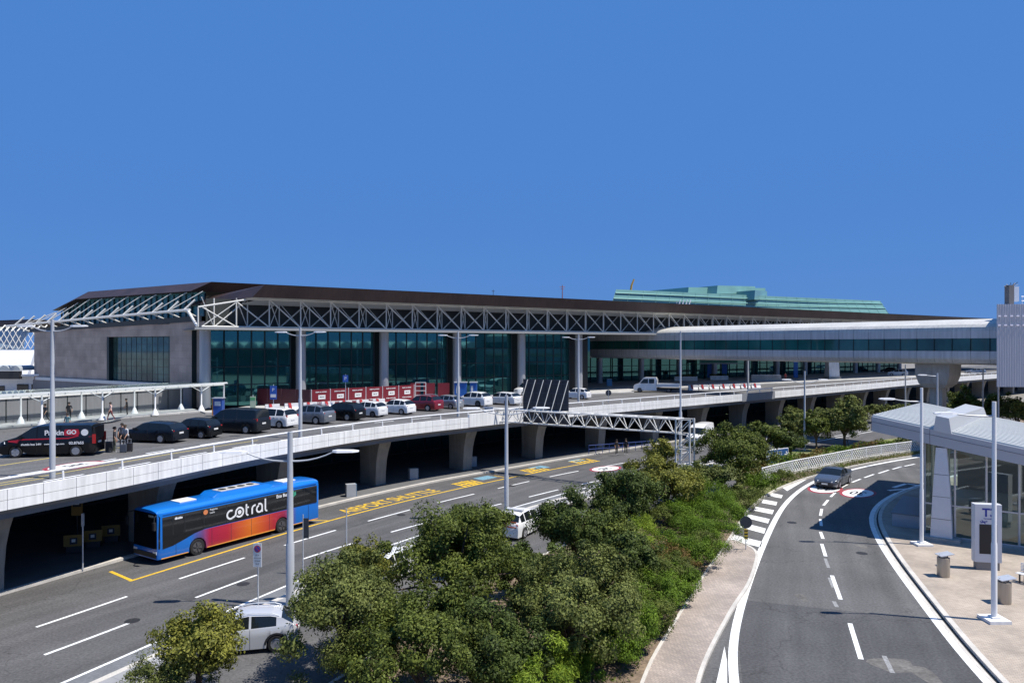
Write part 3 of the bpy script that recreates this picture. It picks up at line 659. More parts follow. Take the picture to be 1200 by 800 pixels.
# roof-top extras
SK = thing('glass_skylight', 'pale green glass roof lantern standing behind the brown terminal roof', 'skylight', (75,225,21))
a, b = PY(713,349,200), PY(1047,362,262); a.z = b.z = 21.4; c, d_ = PY(722,339,203), PY(1031,352.5,264); a2, b2 = a+Vector((9,42,0)), b+Vector((9,42,0)); c2, d2 = c+Vector((7,32,0)), d_+Vector((7,32,0))
M_SKY = mat('lantern_glass', (.16,.31,.285), .22, var=.14, scale=.12, spec=.6)
mb = MB(); mb.poly([a,b,d_,c]); mb.poly([b,b2,d2,d_]); mb.poly([b2,a2,c2,d2]); mb.poly([a2,a,c,c2]); mb.poly([c,d_,d2,c2]); mb.build('glass_slopes', M_SKY, SK, True)
mb = MB()
for t_ in (.33,.62,.85): mb.tube([a.lerp(c,t_)+Vector((.1,-.15,0)), b.lerp(d_,t_)+Vector((.1,-.15,0))], .16, 5)
for i in range(25): q = i/24; mb.tube([a.lerp(b,q)+Vector((.05,-.1,0)), c.lerp(d_,q)+Vector((.05,-.1,0))], .05, 4)
mb.build('glazing_bars', mat('lantern_bar', (.20,.42,.38), .4), SK, True)
mb = MB()
for (x0, x1, y0, y1) in ((806,897,341,336.5), (840,885,338,334.5), (884,899,345,340)):
    p = PY(x0,y0+6,226); q = PY(x1,y0+7,240); p2 = PY(x0+1,y1,227); q2 = PY(x1,y1+1,241); w_ = Vector((-10,16,0))
    mb.poly([p,q,q2,p2]); mb.poly([q,q+w_,q2+w_,q2]); mb.poly([p2,q2,q2+w_,p2+w_]); mb.poly([p+w_,p,p2,p2+w_]); mb.poly([q+w_,p+w_,p2+w_,q2+w_])
mb.build('lantern_top', M_SKY, SK, True)
o = MB(); p = PY(796,364,131); 
for i in range(4):
    q = PY(793+i*4,358,150); o.tube([q+Vector((0,0,-1.2)), q+Vector((.9,.5,1.2))], .12, 5); o.tube([q+Vector((0,0,-1.2)), q+Vector((0,0,.9))], .06, 5)
tag(o.build('roof_ladder', M_RAIL), 'small cluster of slanting white pipes on the brown terminal roof edge', 'roof pipes')
MA = thing('roof_mast', 'thin red and white mast with crossbars on the terminal roof', 'mast', PY(659,349,150))
p = PY(659,352,150); MB().tube([p, p+Vector((0,0,3.2))], [.12,.08], 6).build('pole', mat('mast_red', (.30,.13,.14), .6), MA, True)
MB().tube([p+Vector((-.55,0,2.8)), p+Vector((.55,0,2.8))], .06, 5).tube([p+Vector((-.45,0,2.4)), p+Vector((.45,0,2.4))], .05, 5).build('crossbars', MATS['mast_red'], MA, True)
CR = PY(738,345,290); o = MB(); e = PY(743,327,290); o.tube([CR+Vector((-.6,0,-6)), CR.lerp(e,.6)+Vector((-.3,0,0)), e], [.5,.42,.3], 6)
tag(o.build('crane_jib', mat('crane_yellow', (.60,.36,.05), .5)), 'yellow tip of a crane jib rising behind the green glass lantern', 'crane')
o = MB(); q = PY(578,346,140); o.tube([q+Vector((0,0,-1)), q+Vector((0,0,1.1))], .05, 5).tube([q+Vector((-.3,0,.8)), q+Vector((.3,0,.8))], .05, 5)
tag(o.build('roof_antenna', M_DARKM), 'tiny dark antenna on the roof edge left of the red mast', 'antenna')

# ================================================================== link bridge
BA, BB = Vector((14.2,132)), Vector((54.6,80.4)); BL = (BB-BA).length+.5; bd = (BB-BA).normalized(); bo = Vector((bd.y, -bd.x))
if bo.y > 0: bo = -bo                         # towards the camera
LB = thing('link_bridge', 'enclosed pedestrian bridge with white roof and green window band crossing above the road', 'bridge', (BA.x, BA.y, DECK))
def BP(s, o, z_): p = BA+bd*s+bo*o; return Vector((p.x, p.y, z_))
WID = 6.0
prof_low = [(-WID+.9, 10.3), (-.9, 10.3), (-.3, 10.5), (-.03, 10.95), (0, 11.2), (0, 11.88)]
prof_top = [(0, 13.35), (0, 14.2), (-.12, 14.62), (-.45, 14.95)]
def loft(mb, prof, s0, s1, m=0, flip=False):
    for (o0, z0), (o1, z1) in zip(prof[:-1], prof[1:]):
        q = [BP(s0, o0, z0), BP(s1, o0, z0), BP(s1, o1, z1), BP(s0, o1, z1)]; mb.poly(q, m)
mir = lambda P: [(-WID-o, z_) for o, z_ in reversed(P)]
mb = MB(); loft(mb, prof_low, 0, BL); loft(mb, mir(prof_low[1:]), 0, BL); loft(mb, prof_top[:2], 0, BL); loft(mb, mir(prof_top[:2]), 0, BL)
mb.build('cladding', M_CLAD, LB, True)
mb = MB(); rp = prof_top[1:]+[(-1.1,15.15), (-2.4,15.42), (-4.0,15.66), (-5.2,15.68), (-5.75,15.3), (-6,14.2)]; loft(mb, rp, 0, BL); mb.build('roof', M_BROOF, LB, True, smooth=30)
mb = MB()
for o in (-.06, -WID+.06): mb.poly([BP(0,o,11.85), BP(BL,o,11.85), BP(BL,o,13.4), BP(0,o,13.4)])
wb_ = mb.build('window_band', M_TEALB, LB, True)
mb = MB(); ns = 34
for i in range(ns+1):
    s = BL*i/ns
    for o in (-.02, -WID+.02): mb.beam(BP(s,o,11.88), BP(s,o,13.35), .07, .05)
o = mb.build('window_mullions', M_MULL); o.parent = wb_
mb = MB()
for i in range(ns+1):
    s = BL*i/ns
    for P in (prof_low[2:], prof_top[:3]):
        pts = [BP(s, o+.006, z_) for o, z_ in P]
        mb.tube(pts, .018, 4)
mb.build('panel_joints', mat('panel_joint', (.16,.165,.18), .8), LB, True)
mb = MB(); mb.poly([BP(0,0,10.3), BP(0,0,14.6), BP(0,-4,15.6), BP(0,-6,14.6), BP(0,-6,10.3)]); mb.build('end_wall', M_CLAD, LB, True)
# bridge pier: stem and flared capital
s = next(i/10 for i in range(0, 1000) if (lambda p: 600+F*p.x/p.y)(BP(i/10, -3, 0)) >= 1099)
pc = BP(s, -3, 0); BPIER = thing('bridge_pier', 'stout concrete pier with flared capital holding up the link bridge', 'pier', pc)
def bsec(hs, ho, z_): return [pc+Vector((*(bd*a+bo*b), z_)) for a, b in ((-hs,ho), (hs,ho), (hs,-ho), (-hs,-ho))]
secs = [bsec(.72,.62,0), bsec(.72,.62,7.4)]; mb = MB()
def skin(mb, secs):
    vs = [p for q in secs for p in q]; n = len(secs[0]); fs = []
    for i in range(len(secs)-1):
        for j in range(n): a_ = i*n+j; b_ = i*n+(j+1)%n; fs.append((a_, b_, b_+n, a_+n))
    fs.append(tuple(reversed(range(n)))); fs.append(tuple(range(len(vs)-n, len(vs)))); mb.add(vs, fs)
skin(mb, secs); mb.build('stem', M_CONC, BPIER, True)
mb = MB(); skin(mb, [bsec(1.1,1.2,7.4), bsec(1.6,1.5,7.9), bsec(1.9,1.7,8.9), bsec(1.95,1.75,10.28)]); mb.build('capital', M_CONC, BPIER, True)

# ================================================================== grey corrugated building at the right edge
GB = thing('corrugated_building', 'raised grey corrugated block at the right edge where the bridge ends', 'building', (60,80,8))
g0 = PY(1168,357,79.5); x0, y0 = g0.x, g0.y; mb = MB()
n = 120; outl = []
L_ = 30.0
for i in range(n): t_ = i*.25; outl += [(x0+t_, y0-t_*.12), (x0+t_+.12, y0-t_*.12-.06), (x0+t_+.20, y0-t_*.12)]
outl += [(x0+31, y0-4), (x0+46, y0+22), (x0+16.2, y0+22)]
mb.prism(outl, 8.0, 17.05); mb.build('corrugated_walls', mat('corrugated_grey', (.50,.51,.55), .5, metal=.2, streak=.08), GB, True)
mb = MB()
for zz in (14.75, 15.75):
    for i in range(44): t_ = .15+i*.62; mb.box((x0+t_+.06, y0-t_*.12-.1, zz), (.3,.05,.16))
    for i in range(20): q = BP(BL-.2-i*.35, -.2-.05*0, zz) if False else None
mb.build('light_dots', mat('white_dots', (.85,.82,.90), .4), GB, True)
mb = MB(); mb.box((x0+12, y0+9, 4), (3,3,8)); mb.build('legs', M_CONC, GB, True)
AN = thing('roof_antenna_mast', 'antenna cabinet with spiky aerials and railing on top of the grey corrugated block', 'antenna', PY(1184,357,82))
p = PY(1184,356,83); MB().prism([(p.x-.4,p.y-.4),(p.x+.15,p.y-.4),(p.x+.15,p.y+.4),(p.x-.4,p.y+.4)], 17.05, 19.4).build('post', mat('antenna_post', (.16,.15,.145), .7), AN, True)
MB().box((p.x+.55,p.y,18.4), (.55,.5,1.7)).build('cabinet', mat('cabinet_pale', (.55,.6,.66), .5), AN, True)
mb = MB()
for i in range(9):
    a_ = i*.7; mb.tube([(p.x+.1,p.y,19.2), (p.x+.1+.8*math.cos(a_),p.y+.3*math.sin(a_),19.5+.25*math.sin(i))], .03, 4)
mb.build('aerials', M_DARKM, AN, True)
mb = MB()
for i in range(8): mb.tube([(p.x+1+i*.4,p.y-.5,17.05), (p.x+1+i*.4,p.y-.5,18.1)], .03, 4)
for zz in (17.6,18.1): mb.tube([(p.x+.9,p.y-.5,zz), (p.x+4,p.y-.6,zz)], .03, 4)
mb.build('railing', M_RAIL, AN, True)

# ================================================================== vaulted row added out of view for the terminal glass to reflect
SB = thing('added_reflection_vaults', 'added row of white barrel vaults out of view, there for the terminal glass to reflect', 'building', (150,0,0))
mb = MB(); mb.prism([(150,-120),(190,-120),(190,75),(150,75)], 0, 11.5); mb.build('walls', mat('added_vault_wall', (.05,.075,.075), .6), SB, True)
mb = MB()
for i in range(24):
    y = -116+i*8; arc = [(150, y+3.7*math.cos(R(t)), 11.5+2.6*math.sin(R(t))) for t in range(0,181,15)]; mb.extr(arc, (30,0,0))
mb.build('roof', M_PANEL, SB, True)
# ================================================================== vehicles
M_GLASSV = mat('vehicle_glass', (.010,.013,.015), .05, spec=.5)
M_TYRE = mat('tyre', (.014,.014,.014), .85)
M_RIM = mat('rim_alloy', (.50,.50,.51), .3, metal=.7)
M_RIMD = mat('rim_dark', (.11,.11,.115), .45, metal=.4)
M_HEAD = mat('headlight_lens', (.75,.78,.8), .12, spec=.9)
M_TAIL = mat('taillight_lens', (.42,.012,.015), .15, spec=.8)
M_PLATE = mat('plate_white', (.7,.7,.68), .5)
M_TRIM = mat('black_trim', (.016,.016,.017), .55)
def paint(name, c, metal=.25, rough=.32): return mat('paint_'+name, c, rough, metal=metal, coat=.6, spec=.5)
WHEELS = {}
def wheel_meshes(r, dark=False, nsp=5):
    k = (round(r, 3), dark, nsp)
    if k not in WHEELS:
        M = Matrix.Rotation(R(-90), 4, 'X'); w_ = .11      # axis along +y
        a = MB(); a.lathe([(r*.62,-w_), (r*.95,-w_), (r,-w_*.7), (r,w_*.7), (r*.95,w_), (r*.66,w_), (r*.66,w_*.3)], 28, M)
        b = MB(); b.lathe([(r*.67,w_*.2), (r*.67,w_*.25), (.001,w_*.25)], 24, M, 1); b.lathe([(r*.68,w_*.9), (r*.60,w_*1.02), (r*.58,w_*.4)], 28, M, 0)
        for i in range(nsp):
            an = 2*math.pi*i/nsp+.3; d = Vector((math.cos(an), 0, math.sin(an))); b.beam(Vector((0,w_*.55,0))+d*.02, Vector((0,w_*.75,0))+d*r*.62, r*(.30 if nsp < 8 else .13), .03, 0)
        b.lathe([(r*.18,w_*.3), (r*.16,w_*.95), (.001,w_*.97)], 12, M, 0)
        rim = MATS['rim_dark'] if dark else M_RIM
        oa = a.build('tyre', M_TYRE, smooth=35); ob = b.build('rim', [rim, M_TRIM], smooth=35)
        WHEELS[k] = (oa.data, ob.data); bpy.data.objects.remove(oa); bpy.data.objects.remove(ob)
    return WHEELS[k]
def add_wheels(root, xs, ycar, r, dark=False, nsp=5):
    ta, ri = wheel_meshes(r, dark, nsp)
    for x in xs:
        for s in (1, -1):
            o = link('wheel', ta, root); o.location = (x, s*ycar, r); o.rotation_euler = (0, 0, 0 if s > 0 else math.pi)
            link('rim', ri, o)
SPEC = {
 'hatch': dict(L=3.9,W=1.68,H=1.5,wb=2.45,fo=.76,R=.30,prof=[(0,.60),(.02,.72),(.08,.82),(.22,.94),(.27,.99),(.43,1.43),(.55,1.5),(.8,1.46),(.9,1.37),(.965,1.02),(.985,.95),(1,.85)],belt=(.93,1.01),g=(.27,.43,.89,.965),pil=[.57,.76]),
 'suv': dict(L=4.4,W=1.82,H=1.67,wb=2.63,fo=.88,R=.35,prof=[(0,.72),(.015,.90),(.06,.98),(.2,1.07),(.27,1.11),(.42,1.57),(.55,1.67),(.8,1.63),(.9,1.54),(.965,1.17),(.985,1.08),(1,.95)],belt=(1.02,1.12),g=(.27,.42,.89,.965),pil=[.56,.76]),
 'wagon': dict(L=4.7,W=1.84,H=1.48,wb=2.75,fo=.92,R=.33,prof=[(0,.58),(.02,.71),(.08,.80),(.22,.93),(.28,.97),(.43,1.40),(.53,1.48),(.8,1.44),(.9,1.36),(.97,1.02),(.985,.95),(1,.85)],belt=(.92,1.0),g=(.28,.43,.895,.97),pil=[.56,.75]),
 'sedan': dict(L=4.65,W=1.80,H=1.42,wb=2.70,fo=.90,R=.32,prof=[(0,.55),(.02,.68),(.08,.79),(.22,.91),(.27,.95),(.44,1.35),(.54,1.42),(.66,1.38),(.74,1.28),(.87,1.08),(.97,1.05),(.985,.98),(1,.88)],belt=(.90,.98),g=(.27,.44,.70,.87),pil=[.56]),
 'crossover': dict(L=4.35,W=1.80,H=1.53,wb=2.62,fo=.88,R=.34,prof=[(0,.68),(.015,.84),(.06,.92),(.2,1.0),(.27,1.04),(.43,1.45),(.55,1.53),(.75,1.48),(.86,1.38),(.955,1.10),(.985,1.0),(1,.9)],belt=(.96,1.08),g=(.27,.43,.85,.955),pil=[.57],side_end=.80),
 'mpv': dict(L=4.2,W=1.78,H=1.67,wb=2.61,fo=.86,R=.32,prof=[(0,.70),(.02,.86),(.08,.95),(.18,1.03),(.22,1.08),(.38,1.58),(.5,1.67),(.85,1.62),(.92,1.52),(.97,1.10),(.985,1.02),(1,.9)],belt=(.99,1.06),g=(.22,.38,.91,.97),pil=[.5,.73]),
 'minivan': dict(L=5.2,W=1.94,H=1.95,wb=3.25,fo=.95,R=.34,tum=.12,prof=[(0,.70),(.015,.92),(.06,1.04),(.14,1.17),(.18,1.24),(.33,1.80),(.41,1.92),(.6,1.95),(.93,1.94),(.965,1.88),(.985,1.25),(1,1.0)],belt=(1.12,1.16),g=(.18,.33,.955,.985),pil=[.40,.64]),
 'cargo': dict(L=5.9,W=2.05,H=2.5,wb=3.6,fo=1.0,R=.35,tum=.07,prof=[(0,.75),(.015,1.0),(.05,1.12),(.12,1.3),(.15,1.36),(.26,2.1),(.34,2.42),(.5,2.5),(.95,2.5),(.985,2.4),(.995,1.4),(1,1.2)],belt=(1.25,1.28),g=(.15,.26,2,2),pil=[],side_end=.33),
}
def interp(P, t):
    for (a, za), (b, zb) in zip(P[:-1], P[1:]):
        if a <= t <= b: return za+(zb-za)*(t-a)/max(1e-9, b-a)
    return P[-1][1]
def car(name, label, cat, pm, loc, h, kind, group=None, scale=1.0, rails=False, dark_rim=False, nsp=5, cladding=False, extras=None, front_dark=True):
    S = SPEC[kind]; L_, W_, wb, fo, Rw = S['L'], S['W'], S['wb'], S['fo'], S['R']; tum = S.get('tum', .30); side_end = S.get('side_end', 9)
    t0, t1, t2, t3 = S['g']; gc = .20
    root = thing(name, label, cat, loc, rot_of(h), group)
    wx = [L_/2-fo, L_/2-fo-wb]; Ra = Rw*1.16
    ts = {0, .012, .05, .1, .16, .96, .99, 1.0}; ts |= {p for p, _ in S['prof']}; ts |= {t for t in (t0, t1, t2, t3, t0+(t1-t0)*.45) if t <= 1}
    for p in S['pil']: ts |= {p-.010, p+.010}
    for x in wx:
        for q in (-1.002, -1, -.93, -.75, -.45, 0, .45, .75, .93, 1, 1.002): ts.add((L_/2-(x+q*Ra))/L_)
    ts = sorted(t for t in ts if 0 <= t <= 1); cl = [ts[0]]
    for t in ts[1:]:
        if t-cl[-1] > .0004: cl.append(t)
    ts = cl
    def section(t):
        x = L_/2-t*L_; zt_ = interp(S['prof'], t); be = S['belt'][0]+(S['belt'][1]-S['belt'][0])*t; zb = gc
        for q in wx:
            dx = abs(x-q)
            if dx <= Ra*1.0005: zb = max(zb, Rw+math.sqrt(max(0, Ra*Ra-dx*dx))*.97)
        be = min(be, zt_-.015)
        if t < .04: zb = zb+.10*(1-t/.04)
        w_ = W_/2*(1-.17*max(0, (.10-t)/.10)**2-.07*max(0, (t-.92)/.08)**2)
        gh = max(0, zt_-be); wr = w_*.95-min(.32, gh*tum)-.02
        zs = max(zb+.02, .58*be+.08)
        return [(x, 0, zb), (x, w_*.97, zb), (x, w_, max(zb+.01, min(zs, be-.04))), (x, w_*.985, max(zb+.02, be-.05)), (x, w_*.95, max(be, zb+.03)), (x, wr, max(zt_-.05*min(1, gh*3), be+.005)), (x, wr*.72, zt_+.0), (x, 0, zt_+.022)]
    secs = [section(t) for t in ts]; bod, ws_, rw = MB(), MB(), MB(); sws = {1: MB(), -1: MB()}
    for i in range(len(ts)-1):
        tm = (ts[i]+ts[i+1])/2
        for r in range(7):
            for s in (1, -1):
                a, b, c, d = secs[i][r], secs[i+1][r], secs[i+1][r+1], secs[i][r+1]
                q = [Vector((p[0], p[1]*s, p[2])) for p in (a, b, c, d)]
                if s > 0: q.reverse()
                tgt = bod
                if r in (5, 6):
                    if t0 <= tm <= t1: tgt = ws_
                    elif t2 <= tm <= t3: tgt = rw
                elif r == 4:
                    inp = any(abs(tm-p) < .010 for p in S['pil'])
                    if t0+(t1-t0)*.45 < tm < min(t2+.01, side_end) and not inp: tgt = sws[s]
                tgt.poly(q)
    for k_, rv in ((0, False), (-1, True)):
        q = [Vector(p) for p in secs[k_]]+[Vector((p[0], -p[1], p[2])) for p in reversed(secs[k_][1:-1])]
        bod.poly(q if not rv else q[::-1])
    def merged(mb_, n_, m_, sm):
        o = mb_.build(n_, m_, root)
        import bmesh
        bm = bmesh.new(); bm.from_mesh(o.data); bmesh.ops.remove_doubles(bm, verts=bm.verts, dist=.0008); bmesh.ops.recalc_face_normals(bm, faces=bm.faces) if n_ == 'body' else None
        bm.to_mesh(o.data); bm.free(); o.data.polygons.foreach_set('use_smooth', [True]*len(o.data.polygons)); o.data.set_sharp_from_angle(angle=R(sm)); return o
    merged(bod, 'body', pm, 32); merged(ws_, 'windscreen', M_GLASSV, 30); merged(sws[1], 'side_window', M_GLASSV, 30); merged(sws[-1], 'side_window', M_GLASSV, 30)
    if rw.f: merged(rw, 'rear_window', M_GLASSV, 30)
    add_wheels(root, wx, W_/2-.10, Rw, dark_rim, nsp)
    hz = interp(S['prof'], .05); bz = S['belt'][1]
    wf = W_/2*.86
    mb = MB(); mb.box((L_/2-.03,0,.36), (.10,wf*1.55,.20)); mb.box((L_/2-.015,0,hz-.24), (.06,wf*1.0,.11)); mb.build('grille', M_TRIM, root)
    mb = MB(); mb.box((-L_/2+.02,0,.36), (.10,W_*.80,.22)); mb.build('rear_bumper', M_TRIM if cladding else pm, root)
    for s in (1, -1):
        mb = MB(); a = (L_/2-.03, s*wf*.62, hz-.17); b = (L_/2-.40, s*(W_/2*.965), hz-.09); mb.beam(a, b, .10, .14); mb.build('headlight', M_HEAD, root)
        mb = MB(); z_ = bz-.18
        mb.box((-L_/2+.16, s*(W_/2*.93-.075), z_), (.30,.13,.22 if kind not in ('minivan','cargo','mpv') else .46), rz=s*.14); mb.build('taillight', M_TAIL, root)
        mb = MB(); xm = L_/2-(t0+(t1-t0)*.42)*L_; mb.box((xm, s*(W_/2+.07), S['belt'][0]+.09), (.11,.20,.15)); mb.build('wing_mirror', pm, root)
    mb = MB(); mb.box((L_/2+.03,0,.42), (.02,.46,.11)); mb.build('number_plate', M_PLATE, root)
    mb = MB(); mb.box((-L_/2-.012,0,.70 if kind not in ('cargo','minivan') else .8), (.03,.46,.12)); mb.build('number_plate', M_PLATE, root)
    if rails:
        for s in (1, -1):
            mb = MB(); pts = []
            for t in (t1+.03, t1+.08, .6, t2-.08, t2-.02):
                q = section(t); pts.append((q[5][0], s*(q[5][1]-.06), q[6][2]+(.05 if t1+.05 < t < t2-.05 else .0)))
            mb.tube(pts, .022, 5); mb.build('roof_rail', M_GALV, root)
    if cladding:
        for x in wx:
            for s in (1, -1):
                mb = MB(); A_, B_ = [], []
                for i in range(13):
                    a_ = math.pi*i/12; A_.append((x+Ra*math.cos(a_), s*(W_/2+.012), Rw+Ra*math.sin(a_)*.97)); B_.append((x+(Ra+.08)*math.cos(a_), s*(W_/2+.006), Rw+(Ra+.08)*math.sin(a_)*.97))
                mb.strip(A_, B_); mb.build('wheel_arch_trim', M_TRIM, root)
    mb = MB()                                  # door gaps and handles
    for t in [t0+(t1-t0)*.30]+S['pil'][:1]+[S['pil'][-1]+.0 if S['pil'] else .33]:
        if t > 1: continue
        q = section(t)
        for s in (1, -1): mb.tube([(q[k_][0], s*(q[k_][1]+.001), q[k_][2]) for k_ in (1, 2, 3, 4)], .007, 3)
    mb.build('door_gaps', M_TRIM, root)
    mb = MB(); 
    for t in ([S['pil'][0]-.03, S['pil'][-1]-.03] if len(S['pil']) > 1 else [.53, .70] if kind == 'sedan' else [.31]):
        q = section(t)
        for s in (1, -1): mb.box((q[3][0], s*(q[3][1]+.015), q[3][2]-.05), (.17,.03,.03))
    mb.build('door_handles', pm, root)
    if extras: extras(root, S, section)
    return root

PARKG = 'cars parked on the viaduct in front of the terminal'
RH = -66                                      # the parked row noses towards the terminal, a little to the left
def parked(px, py, label, kind, pm, **k):
    cat = {'suv':'car','hatch':'car','wagon':'car','mpv':'car','minivan':'van','sedan':'car'}[kind]
    nm = {'suv':'parked_suv','hatch':'parked_hatchback','wagon':'parked_estate_car','mpv':'parked_people_carrier','minivan':'parked_van','sedan':'parked_sedan'}[kind]
    h = k.pop('h', -78+22*(px-179)/414); px -= 5 if px > 300 else 0
    r = car(nm, label, cat, pm, G(px, py, DECK)+Vector((0,0,.002)), h, kind, PARKG, **k); r.scale = (1.05,)*3; return r
P_BLACK = mat('paint_black', (.006,.007,.008), .22, spec=.35); P_WHITE = paint('white', (.72,.72,.71), 0); P_NAVY = mat('paint_blue_black', (.006,.009,.015), .22, spec=.35); P_GREY = paint('grey', (.20,.215,.235), .5)
P_RED = paint('dark_red', (.22,.010,.022), .3); P_SILV = paint('silver', (.42,.44,.46), .6); P_DGREY = mat('paint_charcoal', (.012,.014,.017), .25, spec=.4); P_PEARL = paint('pearl', (.66,.665,.66), 0)
parked(179, 517, 'black estate car with tall red rear lights, parked beside the people with luggage', 'wagon', P_NAVY)
parked(227, 512, 'small dark hatchback between the black estate car and the dark passenger van', 'hatch', P_BLACK)
parked(277, 506, 'dark charcoal passenger van parked beside the blue ticket machine', 'minivan', P_DGREY, scale=1.0)
parked(324, 500, 'white people carrier with dark glazed tailgate next to the dark passenger van', 'mpv', P_WHITE)
parked(368, 495.5, 'metallic grey SUV parked behind the deck lamp post near the red hoarding', 'suv', P_GREY, rails=True)
parked(405, 491.5, 'black SUV parked in front of the maroon hoarding', 'suv', P_BLACK)
parked(435, 487.5, 'small white city car with dark rear window next to the black SUV', 'hatch', P_PEARL, dark_rim=True)
parked(469, 484.5, 'white hatchback with silver wheels parked left of the dark red SUV', 'hatch', P_WHITE)
parked(500, 480.5, 'dark red SUV, the only red car in the parked row', 'suv', P_RED, rails=True)
parked(527, 478, 'silver hatchback parked between the red SUV and a deck lamp post', 'hatch', P_SILV)
parked(559, 475.5, 'white SUV with a dark tailgate window right of the deck lamp post', 'suv', P_WHITE, dark_rim=True)
parked(593, 473.5, 'long white estate car at the right end of the parked row', 'wagon', P_PEARL)
car('parked_hatchback', 'white hatchback standing alone right of the big dark sign panel', 'car', P_WHITE, G(675,467,DECK)+Vector((0,0,.002)), -60, 'hatch', PARKG)
car('cargo_van', 'white van with a dark windscreen behind the parked estate car', 'van', P_WHITE, G(623,464,DECK)+Vector((0,0,.15)), -112, 'cargo').scale = (.85,.85,.85)
car('distant_suv', 'small white SUV far along the viaduct left of the bridge pier', 'car', P_WHITE, G(1052,440.5,DECK), -60, 'suv', None)
car('distant_car', 'dark car far along the viaduct beneath the link bridge, behind the white one', 'car', P_BLACK, G(1041,436.5,DECK), -60, 'hatch')
car('distant_car', 'silver car on the viaduct just right of the bridge pier', 'car', P_SILV, G(1143,438,DECK), -60, 'wagon')
# black shuttle van with lettering
M_LETW = mat('lettering_white', (.78,.78,.78), .5); M_LETR = mat('lettering_red', (.45,.01,.03), .5)
def shuttle(root, S, sec):
    W_ = S['W']; fm = lambda x, z_, y: frame((x, y, z_), (-1,0,0), (0,0,1))
    def yy(x, z_):
        q = sec((S['L']/2-x)/S['L'])
        P = sorted([(p[2], p[1]) for p in q[1:6]]); return interp(P, max(P[0][0], min(P[-1][0], z_)))+.022
    write('Parkin', .42, M_LETW, fm(-.42, 1.46, yy(-.6,1.30)), root, bold=.012)
    mb = MB(); y0 = yy(-1.35,1.30); pts = [(-.98,y0,1.28),(-1.72,y0,1.28),(-1.80,y0,1.40),(-1.74,y0,1.66),(-1.0,y0,1.66),(-.95,y0,1.5)]; mb.extr(pts, (0,.006,0)); mb.build('red_patch', M_LETR, root)
    write('GO', .34, M_LETW, fm(-1.36, 1.48, y0+.01), root, bold=.012)
    mb = MB(); mb.lathe([(.20,0),(.20,.008)], 24, Matrix.Translation((-2.08, yy(-2.08,1.3), 1.46)) @ Matrix.Rotation(R(-90), 4, 'X')); mb.build('round_badge', M_LETW, root)
    mb = MB(); 
    pts = [(1.55,1.06),(1.2,1.10),(-1.2,1.12),(-1.75,1.26)]
    for (xa, za), (xb, zb) in zip(pts[:-1], pts[1:]):
        ya, yb = yy(xa,za), yy(xb,zb); mb.poly([(xa,ya,za-.03),(xb,yb,zb-.03),(xb,yb,zb+.04),(xa,ya,za+.04)])
    mb.poly([(2.02,yy(2.02,.9)-.005,.98),(1.5,yy(1.5,.9),.90),(1.42,yy(1.42,.9),1.09),(2.02,yy(2.02,.9)-.005,1.06)]); mb.build('red_stripe', M_LETR, root)
    write('shuttle bus 24H', .17, M_LETW, fm(.80, .80, yy(.8,.80)), root, bold=.004)
    write('www.parkingo.com', .14, M_LETW, fm(-.45, .80, yy(-.4,.80)), root, bold=.003)
    write('02.87655', .22, M_LETW, fm(-1.65, .83, yy(-1.6,.83)), root, bold=.006)
    mb = MB(); mb.box((-S['L']/2-.45, 0, 1.97), (1.05,1.55,.06), 0, 0, Matrix.Rotation(R(6), 3, 'Y')); tg = mb.build('open_tailgate', M_TRIM, root)
    mb = MB(); mb.box((-S['L']/2-.45, 0, 2.015), (.7,1.25,.02), 0, 0, Matrix.Rotation(R(6), 3, 'Y')); g_ = mb.build('tailgate_window', M_GLASSV); g_.parent = tg
    mb = MB(); mb.box((-S['L']/2+.06,0,1.15), (.10,1.6,1.25)); mb.build('dark_boot', M_BLACK, root)
    for s in (1,-1): mb = MB(); mb.box((-S['L']/2+.02, s*.88, 1.05), (.16,.12,.55)); mb.build('taillight', M_TAIL, root)
vloc = G(59, 534.5, DECK); sv = car('shuttle_van', 'black parking shuttle van with white and red lettering and raised tailgate', 'van', P_BLACK, vloc+Vector((-.2,.6,.002)), -101, 'minivan', extras=shuttle); sv.scale = (1.1,1.1,1.08)
# white flatbed pickup on the deck
pk = G(768,459.5,DECK); PU = thing('flatbed_truck', 'white crew cab flatbed truck with low side boards in the middle of the viaduct', 'truck', pk+Vector((0,0,.002)), rot_of(-74))
def boxcar(mb, sections):                    # sections: (x, halfwidth bottom, halfwidth top, zbottom, ztop)
    vs = []; fs = []
    for x, wb1, wt1, z0, z1 in sections: vs += [(x,-wb1,z0),(x,wb1,z0),(x,wt1,z1),(x,-wt1,z1)]
    n = len(sections)
    for i in range(n-1):
        for j in range(4): a = i*4+j; b = i*4+(j+1)%4; fs.append((a,b,b+4,a+4))
    fs.append((3,2,1,0)); fs.append(tuple(range(n*4-4, n*4))); mb.add(vs, fs)
mb = MB(); boxcar(mb, [(3.3,.85,.80,.45,.95),(3.2,.98,.92,.35,1.18),(2.45,1,.95,.35,1.42),(1.75,1,.86,.35,2.28),(1.5,1,.86,.35,2.36),(-.15,1,.86,.35,2.36),(-.25,1,.9,.35,2.2)]); mb.build('cab', P_WHITE, PU, smooth=25)
for s in (1,-1): mb = MB(); mb.poly([(2.3,s*1.002,1.45),(1.72,s*.90,2.12),(1.05,s*.885,2.14),(1.05,s*.985,1.45)][::s]); mb.poly([(.92,s*.985,1.45),(.92,s*.885,2.14),(.1,s*.885,2.14),(.1,s*.985,1.45)][::s]); mb.build('side_window', M_GLASSV, PU)
mb = MB(); mb.poly([(2.42,-.86,1.47),(2.42,.86,1.47),(1.83,.80,2.2),(1.83,-.80,2.2)]); o = mb.build('windscreen', M_GLASSV, PU); o.location = (.03,0,.02)
